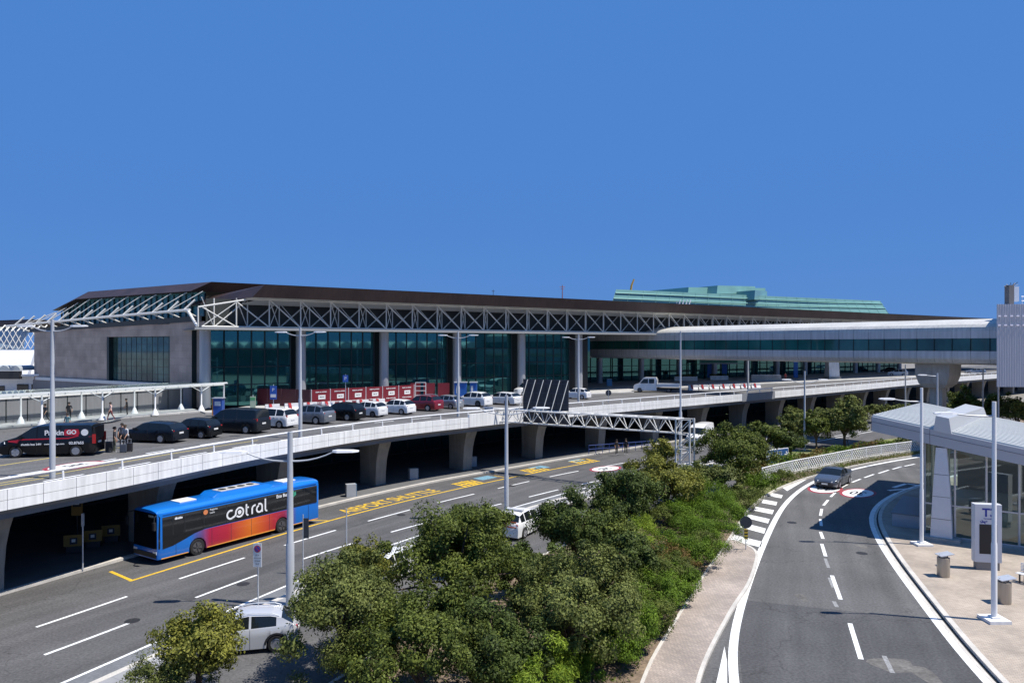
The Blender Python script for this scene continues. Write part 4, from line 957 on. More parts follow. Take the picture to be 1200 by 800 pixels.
mb = MB(); mb.box((-2.0,0,.95), (3.4,2.1,.12)); mb.box((-2.0,1.04,1.18), (3.4,.04,.40)); mb.box((-2.0,-1.04,1.18), (3.4,.04,.40)); mb.box((-3.68,0,1.18), (.04,2.1,.40)); mb.box((-.32,0,1.5), (.06,2.0,1.1)); mb.build('flatbed', P_PEARL, PU)
mb = MB(); mb.box((-1.6,0,.62), (4.2,.8,.25)); mb.build('chassis', M_TRIM, PU); add_wheels(PU, (2.35,-2.1), .90, .36, True)

# white van on the lower road
car('delivery_van', 'tall white delivery van on the lower road under the viaduct beyond the gantry', 'van', P_WHITE, G(821,519)+Vector((0,0,.004)), 212, 'cargo')
# grey saloon on the ramp
tr = RC.tan(RC.near((30,67))); hd = math.degrees(math.atan2(-tr.x, -tr.y))
sedan = car('grey_saloon', 'grey saloon car driving down the ramp over a painted speed roundel', 'car', paint('steel_grey', (.12,.135,.155), .55, .25), G(975,568.5)+Vector((.2,.2,.018)), hd-5, 'sedan'); sedan.scale = (1.12,1.12,1.12)
# white SUV in the parking lane, behind the small tree
car('white_suv', 'white SUV with grey roof rails and black arch trim behind the small tree', 'car', paint('silver_white', (.56,.57,.58), .3), G(279,769)+Vector((-.1,.95,.004)), -104, 'crossover', rails=True, nsp=10, cladding=True)
def van_stripes(root, S, sec):
    mb = MB(); x = -S['L']/2-.012
    for z_, h_ in ((1.18,.10), (.86,.07)): mb.box((x,0,z_), (.02,S['W']*.78,h_))
    mb.build('orange_stripes', mat('orange_reflective', (.70,.16,.06), .4), root)
    mb = MB(); mb.box((-1.0,0,S['H']+.07), (.35,1.2,.1)); mb.build('light_bar', P_PEARL, root)
car('service_car', 'white service vehicle with orange reflective stripes across its tailgate among the trees', 'car', P_WHITE, G(612,628)+Vector((0,1.0,.004)), 28, 'suv', extras=van_stripes)
car('white_parked_car', 'white car almost hidden behind foliage, left of the striped service vehicle', 'car', P_WHITE, G(556,633)+Vector((0,.5,.004)), 34, 'hatch')
car('white_parked_car', 'white car low behind the trees beside the small yellowish tree', 'car', P_PEARL, G(462,676)+Vector((0,.5,.004)), 28, 'hatch')

# ------------------------------------------------------------------ the bus
bx = Vector((-16.85-.84*1.30, 46.25+.54*1.30, 0)); bh = math.degrees(math.atan2(-6.5, -10.1))
BUS = thing('city_bus', 'long blue city bus with a red and orange lower side, standing in the yellow bay', 'bus', (bx.x, bx.y, .004), rot_of(bh))
BL_, BW = 12.0, 2.55
m = bpy.data.materials.new('bus_wrap'); m.use_nodes = True; nt = m.node_tree; N = nt.nodes; L = nt.links; b = N['Principled BSDF']
tc = N.new('ShaderNodeTexCoord'); sx = N.new('ShaderNodeSeparateXYZ'); L.new(tc.outputs['Object'], sx.inputs[0])
mr = N.new('ShaderNodeMapRange'); mr.inputs['From Min'].default_value = 6; mr.inputs['From Max'].default_value = -6; L.new(sx.outputs['X'], mr.inputs['Value'])
cr = N.new('ShaderNodeValToRGB'); e = cr.color_ramp.elements; BLUE = (.006,.155,.56)
stops = [(0,BLUE), (.17,BLUE), (.235,(.16,.07,.22)), (.275,(.40,.010,.055)), (.38,(.46,.018,.04)), (.46,(.62,.10,.02)), (.52,(.72,.17,.015)), (.60,(.62,.09,.02)), (.67,(.46,.025,.035)), (.74,(.36,.02,.07)), (.80,(.12,.09,.28)), (.83,BLUE), (1,BLUE)]
while len(e) < len(stops): e.new(.5)
for el, (p, c) in zip(e, stops): el.position = p; el.color = (*c, 1)
L.new(mr.outputs[0], cr.inputs[0])
gt = N.new('ShaderNodeMath'); gt.operation = 'LESS_THAN'; gt.inputs[1].default_value = 1.45; L.new(sx.outputs['Z'], gt.inputs[0])
mx = N.new('ShaderNodeMix'); mx.data_type = 'RGBA'; mx.inputs[6].default_value = (*BLUE, 1); L.new(gt.outputs[0], mx.inputs[0]); L.new(cr.outputs[0], mx.inputs[7]); L.new(mx.outputs[2], b.inputs['Base Color'])
b.inputs['Roughness'].default_value = .3; b.inputs['Coat Weight'].default_value = .5; M_BUS = m
M_BLUE = mat('bus_blue', BLUE, .3, coat=.5)
wxs = (3.5, -2.75); Rw = .48; Ra = .56
xs = sorted({6, 5.96, 5.85, 5.5, -5.9, -5.97, -6, 4, 2, 0, -4.5} | {w_+q*Ra for w_ in wxs for q in (-1.002,-1,-.92,-.72,-.4,0,.4,.72,.92,1,1.002)}, reverse=True)
mb = MB(); secs = []
for x in xs:
    zb = .30
    for q in wxs:
        dx = abs(x-q)
        if dx <= Ra*1.0005: zb = max(zb, Rw+math.sqrt(max(0, Ra*Ra-dx*dx)))
    e_ = max(0, abs(x)-5.8)/.2; wv = BW/2-.10*e_**2; fz_ = (.06*e_)
    secs.append([(x,0,zb), (x,wv-.02,zb), (x,wv,zb+.06 if zb < 1 else zb+.02), (x,wv,1.45), (x,wv,2.7), (x,wv-.05,2.92), (x,wv-.22,3.06-fz_), (x,wv-.6,3.12-fz_), (x,0,3.14-fz_)])
for i in range(len(xs)-1):
    for r in range(8):
        for s in (1,-1):
            q = [Vector((p[0], p[1]*s, p[2])) for p in (secs[i][r], secs[i+1][r], secs[i+1][r+1], secs[i][r+1])]; mb.poly(q[::-1] if s > 0 else q)
for k_, rv in ((0,False), (-1,True)):
    q = [Vector(p) for p in secs[k_]]+[Vector((p[0],-p[1],p[2])) for p in reversed(secs[k_][1:-1])]; mb.poly(q if not rv else q[::-1])
import bmesh
o = mb.build('body', M_BUS, BUS); bm = bmesh.new(); bm.from_mesh(o.data); bmesh.ops.remove_doubles(bm, verts=bm.verts, dist=.0008); bmesh.ops.recalc_face_normals(bm, faces=bm.faces); bm.to_mesh(o.data); bm.free()
o.data.polygons.foreach_set('use_smooth', [True]*len(o.data.polygons)); o.data.set_sharp_from_angle(angle=R(30))
M_BGL = mat('bus_glass', (.006,.007,.008), .06, spec=.8)
for s in (1,-1):
    y = s*(BW/2+.004); pts = [(-5.75,y,1.50),(3.0,y,1.50),(3.7,y,1.38),(4.4,y,1.15),(5.1,y,.95),(5.72,y,.88),(5.74,y,2.68),(-5.75,y,2.68)]
    mb = MB(); mb.extr(pts, (0,s*.012,0)); sw = mb.build('side_window_band', M_BGL, BUS)
    mb = MB()
    for x in (5.1,4.35,3.1,1.55,0,-1.55,-3.1,-4.6): mb.box((x,y+s*.014,2.1), (.05,.012,1.1))
    o = mb.build('window_bars', mat('window_bar', (.022,.023,.025), .35)); o.parent = sw
mb = MB(); mb.poly([(6.012,-1.16,.90),(6.012,1.16,.90),(6.012,1.12,2.90),(6.012,-1.12,2.90)]); mb.poly([(6.012,1.16,.90),(5.87,1.285,.92),(5.87,1.285,2.72),(6.012,1.12,2.90)]); mb.poly([(5.87,-1.285,.92),(6.012,-1.16,.90),(6.012,-1.12,2.90),(5.87,-1.285,2.72)]); mb.build('windscreen', M_BGL, BUS)
mb = MB(); mb.box((6.02,0,.52), (.06,2.2,.26)); mb.build('front_bumper_grille', M_TRIM, BUS)
for s in (1,-1): mb = MB(); mb.box((5.99,s*.98,.68), (.08,.34,.16)); mb.build('headlight', M_HEAD, BUS)
mb = MB(); mb.poly([(-6.008,1.0,1.4),(-6.008,-1.0,1.4),(-6.008,-1.0,2.6),(-6.008,1.0,2.6)]); mb.build('rear_window', M_BGL, BUS)
for s in (1,-1): mb = MB(); mb.box((-6.0,s*1.05,1.1), (.05,.16,.6)); mb.build('taillight', M_TAIL, BUS)
mb = MB()
for s in (1,-1):
    y = s*(BW/2+.004)
    for xa, xb in ((5.8,wxs[0]+Ra+.06), (wxs[0]-Ra-.06,wxs[1]+Ra+.06), (wxs[1]-Ra-.06,-5.85)): mb.box(((xa+xb)/2,y,.335), (xa-xb,.014,.05))
mb.build('skirt_stripe', mat('orange_stripe', (.72,.33,.06), .5), BUS)
mb = MB()
for s in (1,-1):
    for x in (4.9,2.55,1.2,-.3,-1.7,-3.6,-5.0): mb.box((x,s*(BW/2+.002),.9), (.018,.01,1.05))
mb.build('panel_gaps', mat('panel_gap', (.03,.03,.05), .6), BUS)
mb = MB()
for s in (1,-1): mb.box((0,s*(BW/2-.015),2.80), (11.4,.05,.05))
mb.build('roof_gutter', mat('bus_blue_dark', (.004,.075,.30), .4), BUS)
mb = MB(); boxcar(mb, [(2.1,.80,.66,3.10,3.14),(1.7,.85,.72,3.08,3.34),(-2.0,.85,.72,3.08,3.34),(-2.5,.80,.66,3.10,3.14)]); mb.build('air_conditioning_unit', M_BLUE, BUS)
mb = MB(); mb.box((-.1,0,3.352), (2.9,.95,.03)); fg = mb.build('fan_plate', mat('fan_plate', (.42,.41,.39), .6), BUS)
mb = MB()
for i in range(4): mb.lathe([(.25,3.37),(.25,3.385)], 20, Matrix.Translation((.95-.7*i,0,0)))
o = mb.build('fans', M_TRIM); o.parent = fg
for x in (3.6,-4.0): mb = MB(); mb.box((x,0,3.165), (1.1,.95,.05)); mb.build('roof_hatch', mat('hatch_white', (.75,.76,.77), .5), BUS)
add_wheels(BUS, wxs, BW/2-.13, Rw, True, 6)
for s in (1,-1): mb = MB(); mb.tube([(6.0,s*1.15,2.85),(6.25,s*1.35,2.8),(6.3,s*1.38,2.5)], .03, 6); mb.box((6.3,s*1.38,2.3), (.14,.2,.45)); mb.build('mirror_arm', M_TRIM, BUS)
yl = BW/2+.030; bf = lambda x, z_: frame((x, yl, z_), (-1,0,0), (0,0,1))
def ring(mb, cx, cz, r, w_, a0, a1, n=36):
    A_, B_ = [], []
    for i in range(n+1):
        a = R(a0+(a1-a0)*i/n); A_.append((cx-(r+w_/2)*math.cos(a), yl, cz+(r+w_/2)*math.sin(a))); B_.append((cx-(r-w_/2)*math.cos(a), yl, cz+(r-w_/2)*math.sin(a)))
    mb.strip(A_, B_)
def stroke(mb, pts, w_):
    for (a, b) in zip(pts[:-1], pts[1:]): mb.beam((a[0],yl,a[1]), (b[0],yl,b[1]), .012, w_)
mb = MB(); cz0 = 1.98; sw_ = .16                    # the operator's lettering: c and o linked, a dot inside the o
xo = -.35
ring(mb, xo+.92, cz0-.02, .36, sw_, 60, 300); ring(mb, xo, cz0+.03, .40, sw_, -140, 205); mb.lathe([(.19,0),(.19,.008)], 24, Matrix.Translation((xo, yl, cz0+.03)) @ Matrix.Rotation(R(-90), 4, 'X'))
stroke(mb, [(xo+.74,cz0-.33), (xo+.50,cz0-.24), (xo+.37,cz0-.02)], sw_)
xt = xo-.72; stroke(mb, [(xt,cz0+.62),(xt,cz0-.2)], sw_); ring(mb, xt-.2, cz0-.19, .2, sw_*.9, 180, 275, 10); stroke(mb, [(xt,cz0+.30),(xt-.26,cz0+.30)], sw_*.8)
xr = xt-.62; stroke(mb, [(xr,cz0-.40),(xr,cz0+.05)], sw_); ring(mb, xr-.3, cz0+.05, .3, sw_, 75, 180, 14)
xa = xr-.80; ring(mb, xa, cz0-.06, .30, sw_, 100, 360, 24); ring(mb, xa-.02, cz0+.12, .28, sw_, 0, 120, 14); stroke(mb, [(xa-.30,cz0+.12),(xa-.30,cz0-.40)], sw_)
xl = xa-.66; stroke(mb, [(xl,cz0+.75),(xl,cz0-.2)], sw_); ring(mb, xl-.2, cz0-.19, .2, sw_*.9, 180, 275, 10)
mb.v = [((x-1.28)*.70+1.75, y, (z_-cz0)*.70+2.0) for x, y, z_ in mb.v]
mb.build('operator_lettering', M_LETW, BUS)
write('Eco Bus', .30, M_LETW, bf(-2.72, 2.48), BUS, bold=.008, ext=.003)
mb = MB(); mb.poly([(-3.40,yl,2.40),(-3.75,yl,2.40),(-3.70,yl,2.64),(-3.48,yl,2.66)][::-1]); mb.poly([(-3.6,yl,2.2),(-3.9,yl,2.35),(-3.85,yl,2.60),(-3.72,yl,2.5)][::-1]); mb.build('green_leaf_mark', mat('leaf_mark_green', (.05,.32,.20), .5), BUS)
write('Regione', .16, M_LETW, bf(2.45, 2.56), BUS, ext=.003); write('Lazio', .16, M_LETW, bf(2.55, 2.38), BUS, ext=.003)
mb = MB(); mb.lathe([(.15,0),(.15,.006)], 20, Matrix.Translation((3.0, yl, 2.47)) @ Matrix.Rotation(R(-90), 4, 'X')); mb.build('round_crest', mat('crest_orange', (.65,.22,.08), .5), BUS)
write('diretto', .17, M_LETW, bf(4.75, 2.48), BUS, bold=.012, ext=.003)
write('FUORI', .18, mat('display_letters', (.75,.75,.6), .5), frame((6.022,.62,2.72), (0,1,0), (0,0,1)), BUS, ext=.003)

# ================================================================== people and luggage
def person(label, loc, h, shirt, legs, hair, pose='stand', hgt=1.72, lean=0.0, group=None, skinc=(.42,.24,.16), seed=0):
    root = thing('person', label, 'person', loc, -R(h), group)      # local y is forward
    rn = random.Random(seed+7); sw = {'stand':.04, 'walk':.30}[pose]; V_ = []; Rr = []; E_ = []
    def a(p, r, par=None):
        V_.append(p); Rr.append(r)
        if par is not None: E_.append((par, len(V_)-1))
        return len(V_)-1
    pel = a((0,0,.95), .13); sp = a((0,.01+lean*.3,1.12), .125, pel); ch = a((0,.01+lean*.7,1.32), .145, sp); nk = a((0,.01+lean,1.47), .06, ch); hd0 = a((0,.02+lean*1.1,1.56), .075, nk); hd = a((0,.03+lean*1.15,1.64), .10, hd0); a((0,.01+lean*1.15,1.72), .075, hd)
    hands = []
    for s in (1,-1):
        st = sw*s
        hp = a((.10*s,0,.90), .095, pel); kn = a((.105*s,st*.45+.02,.50), .065, hp); an = a((.11*s,st*.9-.02-(.10 if st < -.1 else 0),.09+(.05 if st < -.1 else 0)), .042, kn); a((.12*s,st*.9+.13-(.06 if st < -.1 else 0),.04), .038, an)
        sh = a((.19*s,lean*.8,1.40), .065, ch); el = a((.25*s,-st*.35+lean*.9,1.13), .045, sh); wr = a((.25*s,-st*.6+.10+lean*1.5,.90), .032, el); hn = a((.245*s,-st*.65+.13+lean*1.6,.83), .036, wr); hands.append(Vector(V_[hn]))
    me = bpy.data.meshes.new('body'); me.from_pydata(V_, E_, []); o = bpy.data.objects.new('body', me); COL.objects.link(o)
    sk = o.modifiers.new('skin', 'SKIN'); sk.use_smooth_shade = True; su = o.modifiers.new('sub', 'SUBSURF'); su.levels = 1; su.render_levels = 1
    for v, r in zip(me.skin_vertices[0].data, Rr): v.radius = (r, r*.82 if r > .12 else r)
    me.skin_vertices[0].data[0].use_root = True
    m2 = bpy.data.meshes.new_from_object(o.evaluated_get(bpy.context.evaluated_depsgraph_get())); bpy.data.objects.remove(o)
    mb = MB(); mb.v = [tuple(v.co) for v in m2.vertices]; mb.f = [tuple(p.vertices) for p in m2.polygons]
    for f in mb.f:
        c = sum((Vector(mb.v[i]) for i in f), Vector())/len(f); arm = abs(c.x) > .19 and c.z < 1.36
        if arm: k_ = 1 if c.z > 1.12 else 0
        elif c.z > 1.47: k_ = 0
        elif c.z > .96: k_ = 1
        elif c.z > .085: k_ = 2
        else: k_ = 3
        mb.m.append(k_)
    for hp_ in hands:                          # fingers rooted in the palm
        s = 1 if hp_.x > 0 else -1
        for i, ln in enumerate((.075,.085,.08,.06)): y0 = .025-.017*i; mb.tube([hp_+Vector((0,y0,-.01)), hp_+Vector((0,y0,-.035-ln*.4)), hp_+Vector((-.015*s,y0,-.035-ln))], [.010,.009,.007], 5, 0)
        mb.tube([hp_+Vector((0,.02,.01)), hp_+Vector((0,.055,-.02)), hp_+Vector((-.01*s,.06,-.05))], [.011,.010,.008], 5, 0)
    hc = Vector((0,.03+lean*1.15,1.64)); mb.tube([hc+Vector((0,.085,.02)), hc+Vector((0,.115,-.015))], [.008,.014], 5, 0)
    for s in (1,-1): mb.box(hc+Vector((s*.098,-.005,0)), (.02,.04,.06), 0, 0); mb.box(hc+Vector((s*.035,.092,.018)), (.022,.012,.012), 0, 4)
    mb.box(hc+Vector((0,.09,-.048)), (.045,.012,.012), 0, 4)
    key = '%s' % seed
    body = mb.build('body', [mat('skin', skinc, .6), mat('shirt'+key, shirt, .85), mat('trousers'+key, legs, .85), mat('shoes', (.6,.6,.6) if seed % 2 else (.02,.02,.02), .6), mat('eye_dark', (.02,.015,.012), .4)], root, smooth=60)
    hb = MB(); k = Matrix.Translation(hc+Vector((0,-.022,.035))) @ Matrix.Diagonal((1,1.08,1,1)); hb.lathe([(.112,-.05),(.118,.0),(.105,.05),(.07,.088),(.001,.102)], 16, k); hb.build('hair', mat('hair'+key, hair, .8), root, smooth=60)
    root.scale = (hgt/1.75,)*3
    return root
DK = DECK+.004; KB_ = (.015,.012,.010)
TR = 'travellers beside the shuttle van'
person('person in black waistcoat and olive trousers with white shoes, standing behind the shuttle van', G(134,530,DECK), 60, (.02,.02,.026), (.10,.105,.07), KB_, hgt=1.75, seed=1, group=TR)
person('person in light grey top bending over suitcases beside the black estate car', G(149,525,DECK), 200, (.45,.47,.5), (.03,.03,.04), (.05,.035,.02), lean=.16, hgt=1.7, seed=2, group=TR)
person('person in dark top with bare arms between the other two travellers', G(143,523,DECK), 160, (.05,.055,.08), (.02,.02,.025), KB_, hgt=1.7, seed=4, group=TR)
def suitcase(label, p, c, h=.62, w_=.42, d=.26, rz=.3):
    r = thing('suitcase', label, 'suitcase', p, rz, 'suitcases standing on the road'); mb = MB()
    mb.prism([(-w_/2,-d/2+.04),(-w_/2+.04,-d/2),(w_/2-.04,-d/2),(w_/2,-d/2+.04),(w_/2,d/2-.04),(w_/2-.04,d/2),(-w_/2+.04,d/2),(-w_/2,d/2-.04)], .06, h); mb.build('shell', mat('case_%s' % label[:9], c, .5), r)
    mb = MB()
    for sx_ in (-1,1):
        for sy in (-1,1): mb.box((sx_*(w_/2-.06), sy*(d/2-.05), .03), (.05,.04,.06))
    mb.build('casters', M_TRIM, r)
    mb = MB(); mb.tube([(-.11,0,h),(-.11,0,h+.28),(.11,0,h+.28),(.11,0,h)], .012, 5); mb.build('pull_handle', M_GALV, r)
suitcase('charcoal suitcase standing behind the van left of the travellers', G(128,529,DECK), (.03,.032,.036), .7, .46)
suitcase('blue grey suitcase with an orange band right of the standing person', G(144.5,530,DECK), (.05,.06,.08), .55)
suitcase('black suitcase with red stripes nearest the black estate car', G(151.5,529,DECK), (.02,.018,.02), .6)
PP = 'people walking under the white canopy'
person('person in dark clothes carrying a bag under the canopy beside the tall lamp post', G(53,494.5,DECK+.15), 190, (.03,.035,.05), (.025,.03,.045), KB_, 'walk', seed=5, group=PP)
person('person in black top pulling a dark case under the canopy', G(81,492,DECK+.15), 150, (.02,.02,.025), (.03,.03,.03), KB_, 'walk', seed=6, group=PP)
person('person in a pale pink top walking at the front edge of the canopy', G(129.5,492,DECK+.15), 210, (.62,.42,.38), (.22,.06,.06), (.03,.02,.015), 'walk', seed=8, group=PP)
person('person in black leaning beside a canopy leg', G(149,486.5,DECK+.15), 250, (.015,.015,.018), (.02,.02,.02), KB_, 'stand', seed=10, lean=.06, group=PP)
person('person with a dark bare head at the kerb behind the shuttle van', G(79,508,DECK), 180, (.10,.20,.22), (.05,.05,.07), KB_, 'stand', seed=11, group=PP)
UP = 'people waiting by the blue railing'
person('person in black with bare arms at the blue railing, left of the pair', G(722.5,532.5,.14), 150, (.02,.02,.022), (.035,.035,.04), KB_, 'stand', seed=12, group=UP)
person('person in a black top at the blue railing, right of the pair', G(733.5,532,.14), 200, (.015,.015,.016), (.02,.02,.022), KB_, 'stand', seed=13, hgt=1.78, group=UP)
FP_ = 'people on the far pavement'
person('person in red outside the glass front behind the concrete barrier', G(920.5,446.5,DECK+.15), 190, (.35,.05,.05), (.25,.06,.05), KB_, 'stand', seed=14, group=FP_)

# ================================================================== lamps
def lamp(label, loc, h, arms, az, al, group, rz=0.0, pm=None, rise=.35, head=(1.05,.36,.12), base=None, r0=.10, r1=.06):
    root = thing('street_lamp', label, 'street lamp', loc, rz, group)
    mb = MB(); mb.lathe([(r0,0),(r0*.98,h*.35),(r0*.8,h*.36),(r1,h)], 16); mb.build('pole', pm or M_POLE, root, smooth=40)
    for a in arms:
        d = Vector((math.cos(a), math.sin(a), 0)); mb = MB()
        pts = [Vector((0,0,az))+d*(al*t)+Vector((0,0,rise*(t**2.2)-.02*math.sin(t*3))) for t in (0,.2,.4,.6,.8,1)]
        mb.tube(pts, [.05,.045,.04,.036,.034,.032], 7); arm = mb.build('arm', M_POLE, root, smooth=50)
        e = pts[-1]; s = Vector((-d.y, d.x, 0)); hl, hw, ht = head; mb = MB(); vs = []
        for x, w_, zb, zt_ in ((-.10,.10,-.03,.05), (.12,hw*.5,-.05,.07), (hl*.75,hw*.5,-.04,.06), (hl,hw*.32,-.02,.03)):
            vs += [e+d*x+s*w_+Vector((0,0,zb)), e+d*x-s*w_+Vector((0,0,zb)), e+d*x-s*w_*.85+Vector((0,0,zt_)), e+d*x+s*w_*.85+Vector((0,0,zt_))]
        fs = []
        for i in range(3):
            for j in range(4): q = i*4+j; w2 = i*4+(j+1)%4; fs.append((q,w2,w2+4,q+4))
        fs += [(3,2,1,0),(12,13,14,15)]; mb.add(vs, fs); mb.build('lamp_head', M_RAIL, root)
    if base: mb = MB(); mb.box((0,0,base[1]/2), (base[0],base[0],base[1])); mb.box((0,0,base[1]+.04), (.36,.36,.08)); mb.build('base_plate', M_PANEL, root)
    return root
DG = 'double-armed lamps along the edge of the viaduct'
for px, pb, lab in ((61.5,560,'tall double-armed lamp post on the viaduct edge beside the black shuttle van'), (352,513,'double-armed lamp post on the viaduct edge in front of the grey parked SUV'), (537,488,'double-armed lamp post on the viaduct edge beside the silver hatchback'), (678,472,'double-armed lamp post on the viaduct edge just right of the big dark sign panel'), (876.5,458.5,'double-armed lamp post on the viaduct edge by the grey parapet plate')):
    p = G(px, pb, DECK); lamp(lab, p, 8.75, (R(180), 0), 8.1, 1.25, DG, rz=R(-8), rise=.28, head=(.85,.3,.1), r0=.15, r1=.085)
SG = 'double-armed lamps on the kerb island of the lower road'
p = G(340,711); lamp('tall grey double-armed lamp post between the lower road and the white SUV', p+Vector((0,0,.13)), 8.25, (R(180), 0), 6.85, 2.1, SG, rz=R(4), rise=.45, head=(1.15,.42,.13), r0=.20, r1=.12)
p = G(593.5,610); lamp('grey double-armed lamp post rising among the trees before the dark sign panel', p+Vector((0,0,.1)), 8.85, (R(180), 0), 7.5, 2.0, SG, rz=R(4), rise=.45, head=(1.1,.42,.13), r0=.17, r1=.11)
p = PY(943,528,86); lamp('double-armed lamp post in the shrubs behind the blue arrow sign', Vector((p.x, 86, .1)), 9.4, (R(180), 0), 8.0, 1.75, SG, rz=R(2), rise=.4, head=(1.0,.4,.12), r0=.13, r1=.09)
RG = 'single-armed lamps along the right-hand pavement'
lamp('nearest single-armed white lamp post on the pavement in front of the information totem', G(1165,727,.14), 9.85, (R(176),), 9.2, 1.75, RG, rise=.1, head=(.85,.34,.12), base=(.95,.14), pm=M_RAIL, r0=.125, r1=.085)
lamp('single-armed white lamp post on the pavement at the left corner of the pavilion', G(1080,638,.14), 9.75, (R(178),), 8.9, 1.75, RG, rise=.15, head=(.85,.34,.12), base=(.95,.12), pm=M_RAIL, r0=.115, r1=.08)
for px, py, Y, ar, lab in ((1098.5,437,74,1,'single-armed lamp post behind the pavilion roof in front of the bridge pier'), (1061,427,105,0,'slender lamp pole left of the bridge pier, behind the pavilion roof'), (1152,432,90,0,'slender lamp pole right of the bridge pier under the bridge'), (1170,430,84,0,'slender lamp pole at the left corner of the corrugated block')):
    p = PY(px, py, Y); lamp(lab, Vector((p.x, Y, .1)), p.z-.1, (R(180),) if ar else (), p.z-.4, 1.2, 'lamps beyond the pavilion', rise=.1, head=(.8,.3,.1), r0=.13, r1=.08)
p = PY(797.5,388,71); t_ = thing('tall_mast', 'tall thin grey mast without arms beside the right end of the gantry', 'mast', (p.x, 71, 0)); mb = MB(); mb.lathe([(.16,0),(.15,6),(.10,6.1),(.07,p.z)], 14); mb.build('pole', M_POLE, t_, smooth=40); mb = MB(); mb.box((0,0,.2), (.5,.5,.4)); mb.build('foot', M_CONC, t_)

# ================================================================== gantry with the big sign panel
ga_, gb_ = Vector((-2.3,72.5)), Vector((14.5,62)); gl = (gb_-ga_).length; gd = (gb_-ga_).normalized(); gn = Vector((gd.y, -gd.x))
if gn.y > 0: gn = -gn
GT = thing('sign_gantry', 'white lattice gantry over the lower road carrying a large dark sign back', 'gantry', (ga_.x, ga_.y, 5))
def GP(s, o, z_): p = ga_+gd*s+gn*o; return Vector((p.x, p.y, z_))
mb = MB(); z0, z1, ww = 5.02, 6.25, .55
for o in (ww, -ww): mb.tube([GP(0,o,z1), GP(gl,o,z1)], .075, 7)
mb.tube([GP(0,0,z0), GP(gl,0,z0)], .085, 7); nn_ = 14
for i in range(nn_):
    s0, s1 = gl*i/nn_, gl*(i+1)/nn_; sm = (s0+s1)/2
    for o in (ww,-ww): mb.tube([GP(s0,o,z1), GP(sm,0,z0)], .045, 5); mb.tube([GP(sm,0,z0), GP(s1,o,z1)], .045, 5)
    mb.tube([GP(s0,ww,z1), GP(s0,-ww,z1)], .035, 5); mb.tube([GP(s0,ww,z1), GP(s1,-ww,z1)], .03, 5)
mb.build('truss', M_TRUSS, GT, True, smooth=50)
mb = MB()
for o, q in ((.6,.0),(-.6,.0),(.6,1.2),(-.6,1.2)): mb.tube([GP(gl-.3+q,o,0), GP(gl-.3+q,o,6.3)], .08, 6)
for i in range(5):
    zz = i*1.25
    for o in (.6,-.6): mb.tube([GP(gl-.3,o,zz), GP(gl+.9,o,zz+1.25)], .04, 5); mb.tube([GP(gl-.3,o,zz+1.25), GP(gl+.9,o,zz+1.25)], .04, 5)
mb.build('tower', M_TRUSS, GT, True, smooth=50)
mb = MB(); mb.tube([GP(-.1,.5,4.6), GP(-.1,.5,6.4)], .09, 6); mb.tube([GP(.7,.5,4.6), GP(.7,.5,6.4)], .09, 6); mb.beam(GP(-.3,.5,6.4), GP(.9,.5,6.4), .25, .12); mb.build('parapet_stand', M_GALV, GT, True)
sA = next(i/20 for i in range(0,400) if (lambda p: 600+F*p.x/p.y)(GP(i/20,-.75,0)) >= 613); sB = next(i/20 for i in range(0,400) if (lambda p: 600+F*p.x/p.y)(GP(i/20,-.75,0)) >= 666)
mb = MB(); zlo, zhi = 4.75, 9.25; c = (GP(sA,-.75,0)+GP(sB,-.75,0))/2; ga2 = math.atan2(gd.y, gd.x)
mb.box((c.x, c.y, (zlo+zhi)/2), (sB-sA,.08,zhi-zlo), ga2); SP = mb.build('sign_panel', mat('sign_back', (.028,.032,.042), .45, var=.2, scale=1), GT, True)
mb = MB()
for i in range(5): zz = zlo+.4+i*(zhi-zlo-.8)/4; mb.beam(GP(sA+.05,-.68,zz), GP(sB-.05,-.68,zz), .05, .08)
for i in range(9): s = sA+.1+(sB-sA-.2)*i/8; mb.beam(GP(s,-.68,zlo), GP(s,-.68,zhi), .03, .03)
mb.build('backing_rails', mat('sign_rail', (.05,.055,.07), .5), SP, True)
for i in range(6): s = sA+.25+(sB-sA-.55)*i/5; MB().tube([GP(s-.05,.45,z1), GP(s+.32,-.62,zhi-.05)], .04, 5).build('strut', M_TRUSS, SP, True)

# ================================================================== canopy, wall and annex at the left
CN = thing('glass_canopy', 'long white framed glass walkway canopy on splayed white feet beside the stone wall', 'canopy', (-40,72,DECK+.15))
zf = DECK+.15; nr = [(20-30,503.5), (35,499.5), (92,493), (144,488), (192,485), (236,481)]; near = [G(x, y, zf) for x, y in nr]; near = [Vector((p.x, p.y)) for p in near]
cl = Line(near); n0, n1 = near[0], near[-1]; cd = (near[-1]-near[1]).normalized(); cn = Vector((-cd.y, cd.x)); 
start = near[-1]-cd*34; posts = [near[-1]-cd*(k*5.6) for k in range(7)]
M_CG = clearglass('canopy_glass', (.80,.87,.88), .08)
for p in posts:
    for off in (0, 3.4):
        q = p+cn*off; mb = MB(); mb.lathe([(.36,zf),(.30,zf+.18),(.10,zf+.62),(.075,zf+.66),(.075,zf+2.75)], 12, Matrix.Translation((q.x,q.y,0))); mb.build('post', M_RAIL, CN, True, smooth=40)
mb = MB()
for off, zz in ((-.5,zf+2.95), (0,zf+2.75), (3.4,zf+2.75), (3.9,zf+2.95)): a, b = start+cn*off, near[-1]+cd*3+cn*off; mb.beam((a.x,a.y,zz), (b.x,b.y,zz), .12, .16)
for i in range(26): q = start+cd*(i*37/25); a, b = q+cn*-.6, q+cn*4.0; mb.beam((a.x,a.y,zf+2.9), (b.x,b.y,zf+2.9), .07, .1)
for p in posts:
    for s in (1,-1): q = p+cd*s*1.3; mb.tube([(p.x,p.y,zf+2.1),(q.x,q.y,zf+2.75)], .04, 5)
e = near[-1]+cd*3
